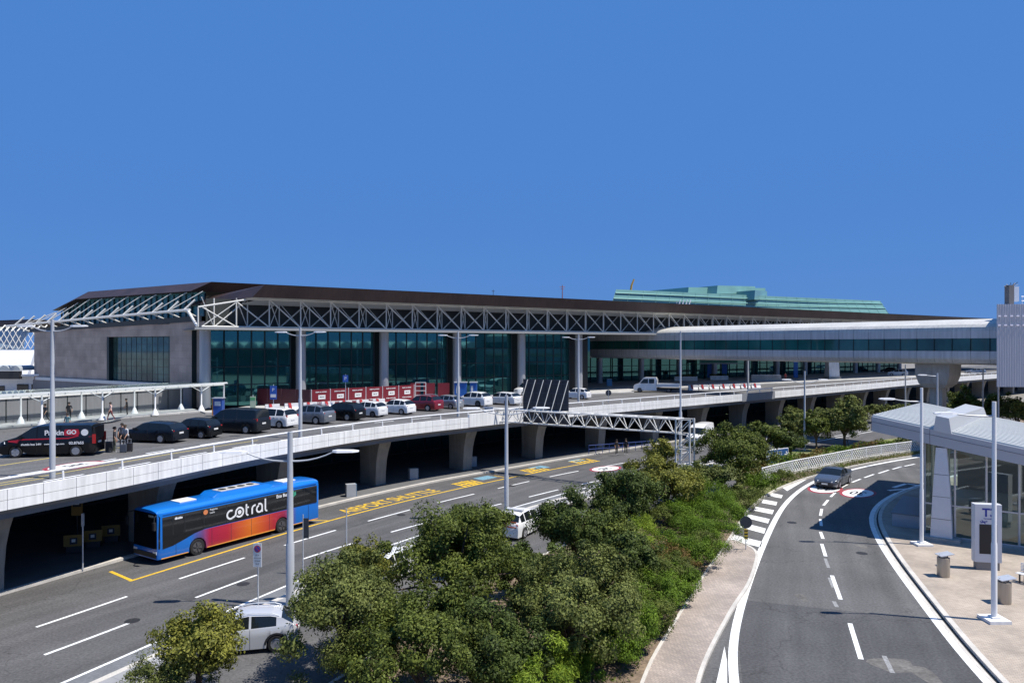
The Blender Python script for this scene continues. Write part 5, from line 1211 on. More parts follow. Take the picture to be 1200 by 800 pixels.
for off in (0,3.4): q = e+cn*off; mb.beam((q.x,q.y,zf), (q.x,q.y,zf+2.9), .12, .12)
mb.build('roof_frame', M_RAIL, CN, True)
a, b, c, d_ = start+cn*-.6, near[-1]+cd*3+cn*-.6, near[-1]+cd*3+cn*4, start+cn*4; MB().poly([(a.x,a.y,zf+3.03),(b.x,b.y,zf+3.03),(c.x,c.y,zf+3.03),(d_.x,d_.y,zf+3.03)]).build('roof_glass', M_CG, CN, True)
# grey panel screen behind the canopy
SW = thing('panel_screen', 'low grey panel screen with dark joints running behind the glass canopy', 'wall', (-45,75,zf))
wA, wB = start+cn*5.2, near[-1]+cd*1.5+cn*5.2; mb = MB(); mb.beam((wA.x,wA.y,zf+1.1), (wB.x,wB.y,zf+1.1), .12, 2.2); mb.build('panels', mat('screen_grey', (.20,.205,.215), .45, streak=.12), SW, True)
mb = MB()
for i in range(20): q = wA.lerp(wB, i/19)-cn*.08; mb.beam((q.x,q.y,zf), (q.x,q.y,zf+2.2), .07, .05)
mb.build('joints', M_MULL, SW, True)
mb = MB(); q0, q1 = wA-cn*.02, wB-cn*.02; mb.beam((q0.x,q0.y,zf+2.28), (q1.x,q1.y,zf+2.28), .3, .16); mb.build('capping', M_PANEL, SW, True)
# white annex with a big sloping roof and a low wing
AX = thing('white_annex', 'white low annex with a big sloping white roof at the left edge behind the canopy', 'building', PY(25,440,118))
def quadY(pts, th=.4):
    return [PY(*p) for p in pts]
Mw = mat('annex_white', (.58,.59,.61), .6, streak=.08, var=.06)
mb = MB(); q = quadY([(-60,410,124),(56,410,124),(47,441,112),(-60,443,112)]); mb.extr(q, (0,.4,-.3)); mb.build('sloping_roof', Mw, AX, True)
mb = MB(); q = quadY([(41,411.5,123.6),(43.5,411.5,123.6),(35,441,111.6),(32,441,111.6)]); mb.extr(q, (0,0,.12)); mb.build('roof_groove', mat('groove_grey', (.3,.31,.33), .7), AX, True)
p = PY(-60,441,106); e = PY(58,441,106); mb = MB(); mb.prism([(p.x-20,106),(e.x,106),(e.x,112),(p.x-20,112)], DECK, p.z); mb.build('low_wing', Mw, AX, True)
mb = MB(); p0 = PY(-40,441.5,105.2); p1 = PY(66,438.5,105.2); mb.beam((p0.x,105.4,p0.z), (p1.x,105.4,p1.z), 1.4, .25); mb.build('parapet', Mw, AX, True)
for xa, xb, ya, yb in ((20,33,450,459), (37,52,450,459), (-3,5,452,460)): a, b = PY(xa,ya,105.9), PY(xb,yb,105.9); mb = MB(); mb.box(((a.x+b.x)/2,105.9,(a.z+b.z)/2), (abs(b.x-a.x),.12,abs(a.z-b.z))); mb.build('window', M_GLASSV, AX, True)
for k in range(3):
    a, b = PY(-14+k*12.5,434,104.5), PY(-1.5+k*12.5,434,104.5); cx_ = (a.x+b.x)/2; r = (b.x-a.x)/2; zz = PY(0,434,104.5).z; mb = MB()
    arc = [(cx_+r*math.cos(R(t)), 104.5, zz+r*.9*math.sin(R(t))) for t in range(0,181,15)]; mb.extr(arc, (0,3.5,0)); mb.build('arched_rooflight', mat('arch_grey', (.34,.37,.38), .5), AX, True)
a, b = PY(-15,434.5,104.2), PY(22,444,104.2); mb = MB(); mb.box(((a.x+b.x)/2,104.6,(a.z+b.z)/2), (b.x-a.x,.6,a.z-b.z)); mb.build('dark_windows', M_TRIM, AX, True)
# neighbouring terminal far left
NB = thing('neighbour_terminal', 'brown roofed neighbouring terminal with white lattice glazing at the far left edge', 'building', PY(0,400,160))
mb = MB(); q = [PY(-120,379,165), PY(38,374,150), PY(34,381,150), PY(-120,386,165)]; mb.extr(q, (6,40,0)); mb.build('roof', M_BROWN, NB, True)
mb = MB(); q = [PY(-120,386,164), PY(33,384,152), PY(27,411,150), PY(-120,411,162)]; mb.poly(q); mb.build('glazing', mat('pale_glazing', (.30,.40,.50), .15, spec=.8), NB, True)
mb = MB()
for i in range(24):
    x = -110+i*7; mb.tube([PY(x,383,151.5), PY(x-16,411,149.5)], .09, 4); mb.tube([PY(x-16,383,151.5), PY(x,411,149.5)], .07, 4)
    mb.tube([PY(x+4,381,149), PY(x-3,388,147)], .14, 4)
mb.build('lattice', M_TRUSS, NB, True)
mb = MB(); a, b = PY(-160,411,160), PY(30,411,152); mb.prism([(a.x,160),(b.x,152),(b.x,175),(a.x,190)], 0, a.z); mb.build('wall', mat('wall_base_grey', (.2,.2,.2), .7), NB, True)
# ================================================================== vegetation
LM_OAK = leafmat('leaf_oak', (.022,.036,.006), (.185,.225,.042)); LM_OLIVE = leafmat('leaf_olive', (.045,.058,.010), (.31,.305,.055))
LM_DARK = leafmat('leaf_dark', (.016,.028,.007), (.130,.175,.038)); LM_BRIGHT = leafmat('leaf_bright', (.036,.075,.006), (.175,.275,.022))
LM_LIME = leafmat('leaf_lime', (.07,.13,.010), (.33,.43,.05), .4); LM_RED = leafmat('leaf_reddish', (.055,.036,.012), (.25,.165,.045)); LM_GREY = leafmat('leaf_grey_green', (.028,.042,.010), (.235,.265,.070))
def leaves(rng, P, Nrm, size, asp=.5):
    n = len(P); U = rng.normal(size=(n,3)); U -= (U*Nrm).sum(1, keepdims=True)*Nrm; U /= np.linalg.norm(U, axis=1, keepdims=True)+1e-9; Wv = np.cross(Nrm, U)
    s = size*rng.uniform(.65, 1.35, (n,1))
    V_ = np.empty((n,4,3)); V_[:,0] = P-U*s; V_[:,1] = P+Wv*s*asp+Nrm*s*.12; V_[:,2] = P+U*s; V_[:,3] = P-Wv*s*asp+Nrm*s*.12
    return V_.reshape(-1,3)
def quads_mesh(name, V_, m):
    n = len(V_)//4; me = bpy.data.meshes.new(name); me.vertices.add(n*4); me.vertices.foreach_set('co', V_.astype(np.float32).ravel())
    me.loops.add(n*4); me.loops.foreach_set('vertex_index', np.arange(n*4, dtype=np.int32)); me.polygons.add(n); me.polygons.foreach_set('loop_start', np.arange(0, n*4, 4, dtype=np.int32))
    me.update(calc_edges=True); me.materials.append(m); return me
def crown(seed, rx, ry, rz, nclump, nleaf, size, shell=(.45,1.0), asp=.5, clump=.30, upb=.25):
    rng = np.random.default_rng(seed); D = rng.normal(size=(nclump,3)); D[:,2] = np.where(D[:,2] < -.35, -D[:,2]*.6, D[:,2]); D /= np.linalg.norm(D, axis=1, keepdims=True)
    lob = 1+.20*np.sin(D[:,0]*3.1+seed)+.18*np.sin(D[:,1]*4.3+seed*2)+.13*np.sin(D[:,2]*5+seed*.7)+rng.normal(size=nclump)*.06
    C = D*rng.uniform(shell[0], shell[1], (nclump,1))**.6*lob[:,None]; C *= np.array([rx,ry,rz])*.93
    w_ = rng.uniform(.5, 1.5, nclump); idx = rng.choice(nclump, nleaf, p=w_/w_.sum()); rc = clump*min(rx,rz)*rng.uniform(.55,1.35,nclump)
    O = rng.normal(size=(nleaf,3)); O /= np.linalg.norm(O, axis=1, keepdims=True); rr = rng.uniform(0,1,(nleaf,1))**.45
    P = C[idx]+O*rr*rc[idx][:,None]*np.array([1,1,.8]); k = rng.random(nleaf) < .06; P[k] += rng.normal(size=(k.sum(),3))*.09*min(rx,rz)
    Nn = O*.8+rng.normal(size=(nleaf,3))*.55+C[idx]/np.array([rx,ry,rz])*.5+np.array([0,0,upb]); Nn /= np.linalg.norm(Nn, axis=1, keepdims=True)
    return leaves(rng, P, Nn, size, asp), C
def tree(label, px, yt, yb, Y, hw, lm, group, seed, nleaf=9000, size=.085, cat='tree', nm='evergreen_tree', squash=1.0):
    rx = hw*Y/F; zt_ = CZ-(yt-HY)*Y/F; zb = max(.35, CZ-(yb-HY)*Y/F); rz = (zt_-zb)/2; zc = (zt_+zb)/2; X = (px-CX)*Y/F
    root = thing(nm, label, cat, (X, Y, .1), 0, group)
    V_, C = crown(seed, rx*1.08, rx*squash*1.08, rz*1.05, 84, int(nleaf*3.1), size*.76, (.35,1.08), .55, .27); V_[:,2] += zc-.1; link('crown', quads_mesh('crown', V_, lm), root)
    rn = random.Random(seed); mb = MB(); k = rx*.05+.03
    mb.tube([(0,0,-.05), (rn.uniform(-.1,.1),rn.uniform(-.1,.1),zc*.45), (rn.uniform(-.2,.2),rn.uniform(-.2,.2),zc)], [k*1.3,k,k*.6], 8)
    for i in range(0, len(C), 5):
        c = Vector(C[i])+Vector((0,0,zc-.1)); mb.tube([(0,0,zc*(.35+.3*rn.random())), tuple(Vector((0,0,zc*.7)).lerp(c,.5)+Vector((0,0,.1))), tuple(c)], [k*.5,k*.32,.012], 5)
    mb.build('trunk', M_BARK, root, smooth=60); return root
TG = 'evergreen trees in the planted bed'
tree('small loose yellowish tree in front of the white SUV, lowest left of the bed', 234,714,840,25.6,50,LM_OLIVE,TG,1,4600,.075)
tree('dense rounded evergreen right of the white SUV', 404,652,830,27.5,70,LM_GREY,TG,2,12000,.075)
tree('small yellow-topped tree behind the dense evergreen, beside the lower road', 431,636,705,33.5,32,LM_OLIVE,TG,3,4200,.075)
tree('broad dark evergreen at the centre of the bed', 534,606,770,32,72,LM_OAK,TG,4,12000,.085)
tree('evergreen in front of the hidden white car, below the grey lamp post', 556,586,660,40,38,LM_OAK,TG,5,6000,.09)
tree('large pale-leaved evergreen beside the bright green shrubs', 665,664,820,28,74,LM_GREY,TG,6,12500,.075)
tree('dark round evergreen right of the striped service vehicle', 674,583,680,40,47,LM_DARK,TG,7,9000,.09)
tree('dark evergreen just left of the yellow-green tree', 733,552,655,46,42,LM_DARK,TG,8,7000,.10)
tree('yellow-green tree below the right end of the gantry', 782,541,625,52,40,LM_OLIVE,TG,9,7000,.11)
tree('tall evergreen left of the blue arrow sign', 865,500,595,62,35,LM_OAK,TG,10,8000,.12)
tree('mid-green evergreen between the yellow-green tree and the tall evergreen', 824,540,610,58,32,LM_GREY,TG,11,5500,.12)
tree('front evergreen at the bottom of the photo right of the dense rounded one', 492,704,850,25,80,LM_OAK,TG,12,13000,.075)
tree('evergreen filling the middle of the bed behind the pale-leaved one', 612,640,740,35,54,LM_DARK,TG,13,8500,.085)
tree('dark slender evergreen with a visible trunk amid the bright shrubs', 735,632,745,35.5,40,LM_DARK,TG,14,6500,.085)
tree('evergreen between the dark round tree and the oleander shrubs', 712,600,680,41,40,LM_OAK,TG,15,6000,.09)
tree('dark low evergreen at the bottom edge behind the lime shrub', 585,722,850,25,55,LM_DARK,TG,16,8500,.07)
tree('small sapling tree before the gantry tower', 776,512,560,64,16,LM_OLIVE,TG,17,1600,.12)
tree('grey-green tree at the foot of the tall mast', 803,552,600,57,22,LM_GREY,TG,18,2800,.11)
def shrub(label, px, yt, yb, Y, hw, lm, seed, n=5000, size=.06, group='green shrubs along the island walk', asp=.35, nm='shrub'):
    rx = hw*Y/F; zt_ = CZ-(yt-HY)*Y/F; zt_ = max(.6, zt_); X = (px-CX)*Y/F-(.45 if group else 0); root = thing(nm, label, 'shrub', (X, Y, .1), 0, group)
    V_, C = crown(seed, rx*1.14, rx*1.14, zt_*.66, 50, int(n*3.0), size*.85, (.3,1), asp, .36, .5); V_[:,2] += zt_*.46; V_ = V_[:]; link('foliage', quads_mesh('foliage', V_, lm), root)
    mb = MB()
    for i in range(5): c = Vector(C[i*3]); mb.tube([(0,0,-.05),(c.x*.5,c.y*.5,max(.2,zt_*.4)),(c.x,c.y,max(.3,c.z+zt_*.4))], [.03,.022,.008], 5)
    mb.build('stems', M_BARK, root); return root
shrub('lime green feathery shrub at the bottom edge of the photo', 622,768,840,24.5,48,LM_LIME,31,3000,.10,None,.22)
shrub('bright green shrub nearest the bottom end of the island walk', 749,722,790,29.2,36,LM_BRIGHT,32)
shrub('bright green shrub second from the bottom along the island walk', 776,682,745,33.2,36,LM_BRIGHT,33)
shrub('dark green shrub beside the middle of the island walk', 801,655,710,36.8,33,LM_OAK,34)
shrub('rounded green shrub with reddish flowers left of the round sign', 818,632,690,40,34,LM_BRIGHT,35)
shrub('bright green shrub directly left of the round sign at the nose of the walk', 838,606,655,44.3,32,LM_BRIGHT,36)
shrub('reddish oleander shrub among the trees left of the walk', 782,640,700,39,34,LM_RED,37,3600)
shrub('yellow-green shrub deep in the bed under the trees', 752,612,670,43.5,30,LM_LIME,38,3500)
shrub('wide bright shrub in the bed beyond the round sign', 818,586,640,48.5,40,LM_BRIGHT,39,6000)
shrub('bright green shrub beside the zebra hatching', 858,588,628,49.6,30,LM_BRIGHT,40,4500)
shrub('green shrub beside the grass verge', 880,572,606,55.5,24,LM_OAK,41,3500)
shrub('tall green shrub below the blue arrow sign', 893,553,582,60.5,17,LM_BRIGHT,42,2600,.08)
shrub('small neat round bush in front of the lattice fence', 914.5,551.5,566,66.2,11,LM_OAK,43,2200,.06,None)
shrub('low green shrub at the bottom of the bed between tree trunks', 700,722,800,29.5,42,LM_OAK,44,5000)
shrub('leafy shrub between the bright shrubs and the pale-leaved tree', 752,672,735,34,28,LM_OAK,45,3500)
shrub('shrub in the bed behind the wide bright one', 790,590,640,49.5,32,LM_OAK,46,4500,.07)
shrub('pale shrub at the lower left edge of the bed beneath the small tree', 190,782,835,24.6,46,LM_GREY,47,3500,.06,None)
shrub('low ground shrub left of the front evergreen', 420,742,830,26,46,LM_GREY,48,4000,.06,None)
BG = 'trees beyond the lattice fence'
tree('round-crowned tree in the planting beyond the lattice fence, left of the pavilion roof', 990,473,527,88,23,LM_GREY,BG,51,5000,.16)
tree('small pale tree left of the round-crowned tree', 940,481,532,91,27,LM_GREY,BG,52,4200,.17)
tree('bushy tree behind the blue arrow sign', 897,496,538,82,26,LM_OAK,BG,53,4200,.16)
tree('dark little tree between the blue sign and the lamp post', 926,505,538,80,17,LM_DARK,BG,54,2500,.15)
tree('tiny tree above the left edge of the pavilion roof', 1027,472,500,118,17,LM_GREY,BG,55,2000,.2)
tree('low tree right of the tiny one, behind the pavilion roof', 1056,473,500,116,12,LM_GREY,BG,56,1400,.2)
tree('wide dark tree right of the bridge pier', 1128,462,500,98,26,LM_OAK,BG,57,4500,.17)
tree('small tree right of the wide dark one under the corrugated block', 1168,464,500,96,16,LM_OAK,BG,58,2400,.17)
tree('small round tree at the right edge below the corrugated block', 1192,470,500,86,14,LM_GREY,BG,59,2200,.16)
tree('narrow tree close behind the pavilion corner', 957,484,525,86,14,LM_OAK,BG,60,1800,.15)
tree('low tree left of the white delivery van', 852,514,545,74,13,LM_GREY,BG,61,1800,.14)
shrub('dense green shrub at the kerb beside the lower part of the island walk', 722,745,815,28,34,LM_BRIGHT,61)
shrub('green shrub touching the kerb between the two lowest bright shrubs', 768,706,760,31.3,28,LM_OAK,62,4000)
shrub('green shrub at the kerb below the reddish flowering one', 796,672,722,35.2,30,LM_BRIGHT,63,4200)
shrub('dark shrub at the kerb just below the round sign', 828,628,672,41.5,28,LM_OAK,64,4000)
shrub('bright shrub tucked under the dark slender tree', 742,690,745,32,32,LM_OAK,65,4200)
shrub('green shrub between the wide bright one and the tall evergreen', 846,570,612,53,26,LM_BRIGHT,66,4000)
shrub('low green shrub in the corner where the walk leaves the bottom of the photo', 688,762,815,27,30,LM_BRIGHT,67,4500)
# low weeds and leaf litter over the whole bed
rng = np.random.default_rng(123); n = 26000; t_ = rng.uniform(.0,.62,n); f_ = rng.uniform(.02,.97,n); P = np.zeros((n,3))
for i in range(n): q = bl.at(bl.len*.97*t_[i]).lerp(KB.at(KB.len*.97*t_[i]), f_[i]); P[i,:2] = (q.x,q.y)
P[:,2] = .12+rng.uniform(0,1,n)**2*.42*(.4+.6*(np.sin(P[:,0]*1.7)*np.sin(P[:,1]*1.3)+1)/2); Nn = rng.normal(size=(n,3))*.7+np.array([0,0,.7]); Nn /= np.linalg.norm(Nn,axis=1,keepdims=True)
gc_ = link('ground_cover', quads_mesh('ground_cover', leaves(rng,P,Nn,.075,.4), LM_OAK)); gc_['kind'] = 'stuff'; gc_['label'] = 'low green weeds covering the planted bed under the trees'; gc_['category'] = 'ground cover'
# hedge along the fence
fl = Line(smooth_line(spline([(22.4,65.6),(26.6,69.7),(30.6,72.9),(38,78.9),(47.3,84.9),(60,93),(80,103.5)], .8)))
hl = Line(offs(fl.L, -1.9)); rng = np.random.default_rng(70); n = 16000; ds = rng.uniform(1, hl.len-1, n); P = np.zeros((n,3))
for i, d in enumerate(ds): q = hl.at(d); P[i,:2] = (q.x, q.y)
a_ = rng.uniform(0, 2*np.pi, n); r_ = rng.uniform(.2,1,n)**.5*(.85+.35*np.sin(ds*1.1)*np.sin(ds*.37)); P[:,0] += np.cos(a_)*r_*1.0; P[:,1] += np.cos(a_)*r_*.9; P[:,2] = .85+np.sin(a_)*r_*.85
Nn = rng.normal(size=(n,3))+np.array([0,-.3,.9]); Nn /= np.linalg.norm(Nn, axis=1, keepdims=True); V_ = leaves(rng, P, Nn, .10, .5)
HD = thing('hedge', 'green and reddish clipped hedge running behind the white lattice fence', 'hedge', (40,86,.1)); sel = (np.sin(ds*.55)+np.sin(ds*1.7)*.5+rng.normal(size=n)*.5) > .35
link('green_foliage', quads_mesh('green_foliage', V_.reshape(n,4,3)[~sel].reshape(-1,3), LM_BRIGHT), HD, True); link('reddish_foliage', quads_mesh('reddish_foliage', V_.reshape(n,4,3)[sel].reshape(-1,3), LM_RED), HD, True)
# strip of planting and the road beyond it
mb = MB(); mb.strip(v3(offs(fl.L, -8.5), .02), v3(fl.L, .02)); struct(mb.build('planting_beyond_fence', M_GRASS))
# yellow barrier rail far under the viaduct
yr = thing('yellow_barrier', 'yellow painted low barrier beside the far part of the lower road', 'barrier', PY(945,516,98)); mb = MB(); a, b = PY(914,521,95), PY(978,512,106); mb.beam((a.x,a.y,.75), (b.x,b.y,.75), .15, .35); mb.build('rail', mat('yellow_rail', (.55,.38,.05), .6), yr, True)
mb = MB()
for i in range(8): q = a.lerp(b, i/7); mb.beam((q.x,q.y,0), (q.x,q.y,.7), .12, .12)
mb.build('uprights', M_CONC, yr, True)

# ================================================================== lattice fence and blue sign
FE = thing('lattice_fence', 'curving white lattice fence on a pale concrete base beside the ramp', 'fence', (35,78.5,0)); fsub = fl.sub(0, fl.len, 1.0)
mb = MB(); ridge(mb, offs(fsub, -.1), offs(fsub, .1), 0, .38); mb.build('concrete_base', mat('fence_base', (.55,.53,.48), .8, streak=.15, var=.1), FE, True)
mb = MB(); d = .5
ff = lambda d, z_, o=0: Vector((*(fl.at(d)+Vector((fl.tan(d).y, -fl.tan(d).x))*o), z_))
while d < fl.len-1.5: mb.beam(ff(d,.36), ff(d+1.0,1.36), .025, .065); mb.beam(ff(d+1.0,.36,.03), ff(d,1.36,.03), .025, .065); d += .40
mb.build('lattice', M_RAIL, FE, True)
mb = MB(); mb.tube(v3(fl.sub(.4, fl.len-1, 1.0), 1.38), .05, 6); d = .5
while d < fl.len-1.5: mb.beam(ff(d,.3), ff(d,1.4), .08, .08); d += 3.0
mb.build('rail_and_posts', M_RAIL, FE, True)
lk = [(875,596)]
P0 = PY(898,541,71.5); P1 = PY(923.5,541,73.5); S0, S1 = PY(898,536.5,71.5), PY(923.5,531,73.5)
BS = thing('direction_sign', 'blue direction sign with two white arrows and terminal numbers behind the fence', 'sign', ((P0.x+P1.x)/2, 72.5, 0)); xv = Vector((P1.x-P0.x, 2, 0)); wl_s = xv.length; xv.normalize(); nv = Vector((xv.y,-xv.x,0)); cc = Vector(((P0.x+P1.x)/2, 72.5, 0)); zc_ = 1.52
M_SBL = mat('sign_blue', (.012,.075,.22), .4); mb = MB(); mb.box(cc+Vector((0,0,zc_)), (wl_s,.08,1.35), math.atan2(xv.y,xv.x)); mb.build('frame', M_RAIL, BS, True)
mb = MB(); mb.box(cc+nv*.045-xv*(wl_s*.245)+Vector((0,0,zc_)), (wl_s*.47,.02,1.24), math.atan2(xv.y,xv.x)); mb.box(cc+nv*.045+xv*(wl_s*.245)+Vector((0,0,zc_)), (wl_s*.47,.02,1.24), math.atan2(xv.y,xv.x)); mb.build('blue_field', M_SBL, BS, True)
for txt, o in (('T3',-.10), ('T1',.13)): write(txt, .52, M_LETW, frame(cc+nv*.06+xv*(wl_s*o)+Vector((0,0,zc_+.2)), xv, (0,0,1)), BS, bold=.008, world=True)
for o in (-.10,.13): write('Partenze', .15, M_LETW, frame(cc+nv*.06+xv*(wl_s*o)+Vector((0,0,zc_-.18)), xv, (0,0,1)), BS, world=True)
for o, s in ((-.36,-1),(.38,1)):
    c = cc+nv*.062+xv*(wl_s*o)+Vector((0,0,zc_+.05)); mb = MB(); mb.beam(c-xv*.26*s, c+xv*.2*s, .01, .11); mb.beam(c+xv*.27*s, c+xv*(-.0)*s+Vector((0,0,.27)), .01, .12); mb.beam(c+xv*.27*s, c+xv*(-.0)*s-Vector((0,0,.27)), .01, .12); mb.build('arrow', M_LETW, BS, True)
mb = MB()
for s in (-1,1): q = cc+xv*(s*wl_s*.42)-nv*.06; mb.tube([(q.x,q.y,0),(q.x,q.y,1.9)], .05, 6)
mb.build('legs', M_GALV, BS, True)

# ================================================================== small signs and poles
def pole_thing(name, label, cat, p, h, r=.035, group=None): 
    t = thing(name, label, cat, p, 0, group); MB().tube([(0,0,0),(0,0,h)], r, 8).build('pole', M_GALV, t, smooth=50); return t
def disc(mb, r, y0, y1, z_, m=0): mb.lathe([(r,0),(r,y1-y0)], 28, Matrix.Translation((0,y1,z_)) @ Matrix.Rotation(R(90), 4, 'X'), m)
t_ = pole_thing('no_parking_sign', 'narrow white no parking sign with a blue and red disc on a thin pole', 'sign', G(302.5,709,.1)+Vector((0,0,0)), 3.0); t_.rotation_euler = (0,0,R(-8))
mb = MB(); mb.box((0,-.06,2.42), (.42,.03,1.12)); mb.build('plate', M_PLATE, t_); mb = MB(); disc(mb,.17,-.08,-.07,2.72); mb.build('red_disc', mat('sign_red', (.5,.02,.03), .4), t_); mb = MB(); disc(mb,.125,-.088,-.08,2.72); mb.build('blue_disc', mat('sign_royal_blue', (.02,.06,.35), .4), t_)
mb = MB(); mb.beam((-.10,-.092,2.82),(.10,-.092,2.62),.006,.035); mb.build('red_slash', MATS['sign_red'], t_)
for i, (s, z_) in enumerate((('0-24',2.42),('RIMOZIONE',2.28),('ZONA',2.14),('BUS',2.0))): write(s, .10 if i != 1 else .065, M_BLACKP, frame((0,-.08,z_), (1,0,0), (0,0,1)), t_, ext=.001)
t_ = pole_thing('narrow_traffic_sign', 'narrow dark-backed sign on a thin pole close behind the tall grey lamp post', 'sign', G(345.5,684,.0)+Vector((-.0,1.5,0)), 3.3, .03); mb = MB(); mb.box((.16,.0,2.55), (.3,.04,1.1)); mb.build('plate', mat('sign_back_dark', (.03,.034,.045), .5), t_)
pole_thing('thin_pole', 'bare thin grey pole at the edge of the lower road above the small yellow-topped tree', 'pole', G(406,648,0)+Vector((0,0,.1)), 2.6, .04)
pole_thing('thin_pole', 'thin pole on the kerb under the viaduct, left of the blue bus', 'pole', G(97,667,.14), 3.1, .04)
MB().box((0,0,2.75), (.08,.16,.7)).build('sign_edge', M_GALV, [o for o in COL.objects if o.name.startswith('thin_pole')][-1])
t_ = pole_thing('round_road_sign', 'round dark-backed road sign with a small yellow striped plate at the nose of the walk', 'sign', G(874,643.5,.14), 2.05, .03); mb = MB(); disc(mb,.37,-.04,-.02,1.65); mb.build('disc', mat('sign_back_dark', (.03,.034,.045), .5), t_)
mb = MB(); mb.box((0,-.04,.95), (.22,.03,.62)); mb.build('hazard_plate', mat('hazard_yellow', (.6,.40,.03), .5), t_); mb = MB()
for i in range(3): mb.box((0,-.058,.75+i*.2), (.215,.006,.08), 0, 0)
mb.build('black_stripes', M_BLACKP, t_); MB().box((0,0,1.65), (.03,.06,.8)).build('bracket', M_GALV, t_)
t_ = pole_thing('round_deck_sign', 'round dark sign back on a short pole above the viaduct parapet', 'sign', G(713,471.5,DECK), 1.55, .04); mb = MB(); disc(mb,.38,-.03,-.01,1.25); mb.build('disc', MATS['sign_back_dark'], t_)
t_ = pole_thing('blue_info_board', 'blue and white information board on a pole before the dark maroon hoarding', 'sign', G(320.5,482,DECK), 3.0, .05); mb = MB(); mb.box((0,-.06,2.1), (.75,.06,1.5)); mb.build('board', mat('board_blue', (.03,.10,.40), .4), t_); mb = MB(); mb.box((0,-.1,1.75), (.6,.02,.35)); mb.build('white_field', M_PLATE, t_); write('P', .5, M_LETW, frame((0,-.1,2.4),(1,0,0),(0,0,1)), t_)
t_ = pole_thing('parking_sign', 'small blue parking sign high above the maroon hoarding panels', 'sign', PY(405,455,84)-Vector((0,0,PY(405,455,84).z-DECK)), 4.0, .04); mb = MB(); mb.box((0,-.06,3.5), (.62,.05,.8)); mb.build('plate', MATS['board_blue'], t_); write('P', .55, M_LETW, frame((0,-.09,3.5),(1,0,0),(0,0,1)), t_)
t_ = pole_thing('yellow_green_board', 'pale yellow and green notice board on a thin pole behind the dark van', 'sign', G(296.5,489,DECK), 2.3, .04); mb = MB(); mb.box((0,-.05,1.55), (.55,.05,1.2)); mb.build('board', mat('board_pale', (.55,.62,.42), .5), t_); mb = MB(); mb.box((0,-.08,1.9), (.5,.01,.3)); mb.build('green_field', mat('board_green', (.12,.40,.16), .5), t_)
KT = thing('ticket_machine', 'blue ticket machine with an orange side at the end of the canopy', 'ticket machine', G(256.5,486,DECK+.15)); mb = MB(); mb.box((0,0,.85), (.9,.7,1.7)); mb.build('cabinet', mat('machine_blue', (.02,.08,.32), .4), KT); mb = MB(); mb.box((-.52,0,.85), (.12,.7,1.7)); mb.build('orange_side', mat('machine_orange', (.62,.24,.05), .5), KT); mb = MB(); mb.box((0,-.36,1.2), (.6,.02,.45)); mb.build('screen', M_PLATE, KT); mb = MB(); mb.box((0,-.05,1.76), (1.1,.9,.08)); mb.build('cap', M_GALV, KT)

# ================================================================== hoardings, kiosks and barriers before the terminal
M_MAR = mat('hoarding_maroon', (.17,.012,.02), .5, var=.08, scale=1); M_MARD = mat('hoarding_maroon_dark', (.075,.010,.018), .5)
HO = thing('hoarding', 'maroon site hoarding of lettered panels on white posts in front of the glass', 'hoarding', (-23.5,85,DECK))
hA, hB = Vector((-23.4,84.6)), Vector((-12.9,95.6)); hd_ = (hB-hA).normalized(); hn = Vector((hd_.y,-hd_.x)); hlen = (hB-hA).length; xv3 = Vector((hd_.x,hd_.y,0))
for i in range(6):
    p, q = hA+hd_*(hlen*i/6+.06), hA+hd_*(hlen*(i+1)/6-.06); mb = MB(); mb.beam((p.x,p.y,DECK+1.1),(q.x,q.y,DECK+1.1),.06,2.1); pn = mb.build('panel', M_MAR, HO, True)
    c = (p+q)/2+hn*.045; mb = MB(); mb.box((c.x+hd_.x*.1,c.y+hd_.y*.1,DECK+1.25), (.95,.012,.5), math.atan2(hd_.y,hd_.x)); o = mb.build('white_notice', M_PLATE); o.parent = pn
    for s, z_, sz in (('SIAMO AL LAVORO',1.85,.17), ('PER VOI',1.25,.16), ('WORK IN PROGRESS',.62,.16)):
        o = write(s, sz, M_LETW if z_ != 1.25 else M_BLACKP, frame((c.x+hn.x*.012+(hd_.x*.1 if z_ == 1.25 else 0), c.y+hn.y*.012+(hd_.y*.1 if z_ == 1.25 else 0), DECK+z_), xv3, (0,0,1)), None, ext=.001, bold=.006); o.parent = pn
for i in range(7): p = hA+hd_*(hlen*i/6); MB().beam((p.x,p.y,DECK),(p.x,p.y,DECK+2.2),.08,.08).build('post', M_RAIL, HO, True)
HD2 = thing('dark_hoarding', 'darker maroon hoarding face turned left beside the blue information board', 'hoarding', (-27,86,DECK)); q0, q1 = Vector((-31.2,87.6)), Vector((-23.5,84.5)); mb = MB(); mb.beam((q0.x,q0.y,DECK+1.1),(q1.x,q1.y,DECK+1.1),.06,2.15); mb.build('panel', M_MARD, HD2, True)
mb = MB()
for i in range(5): q = q0.lerp(q1,i/4); mb.beam((q.x,q.y-.04,DECK),(q.x,q.y-.04,DECK+2.2),.06,.05)
mb.build('posts', mat('post_maroon', (.12,.05,.055), .6), HD2, True)
write('work in progress', .3, mat('pale_maroon_letters', (.30,.20,.22), .6), frame(((q0.x+q1.x)/2+.3,(q0.y+q1.y)/2-.08,DECK+.95), Vector((q1.x-q0.x,q1.y-q0.y,0)), (0,0,1)), HD2, world=True)
HD3 = thing('gated_hoarding', 'short maroon hoarding with a ladder-like white gate frame left of the blue kiosks', 'hoarding', (-11.5,97,DECK)); mb = MB()
for a, b in ((486,499),(501,515),(517,531)): p, q = G(a,466,DECK), G(b,465,DECK); mb.beam((p.x,97.2,DECK+1.15),(q.x,97.4,DECK+1.15),.06,2.3)
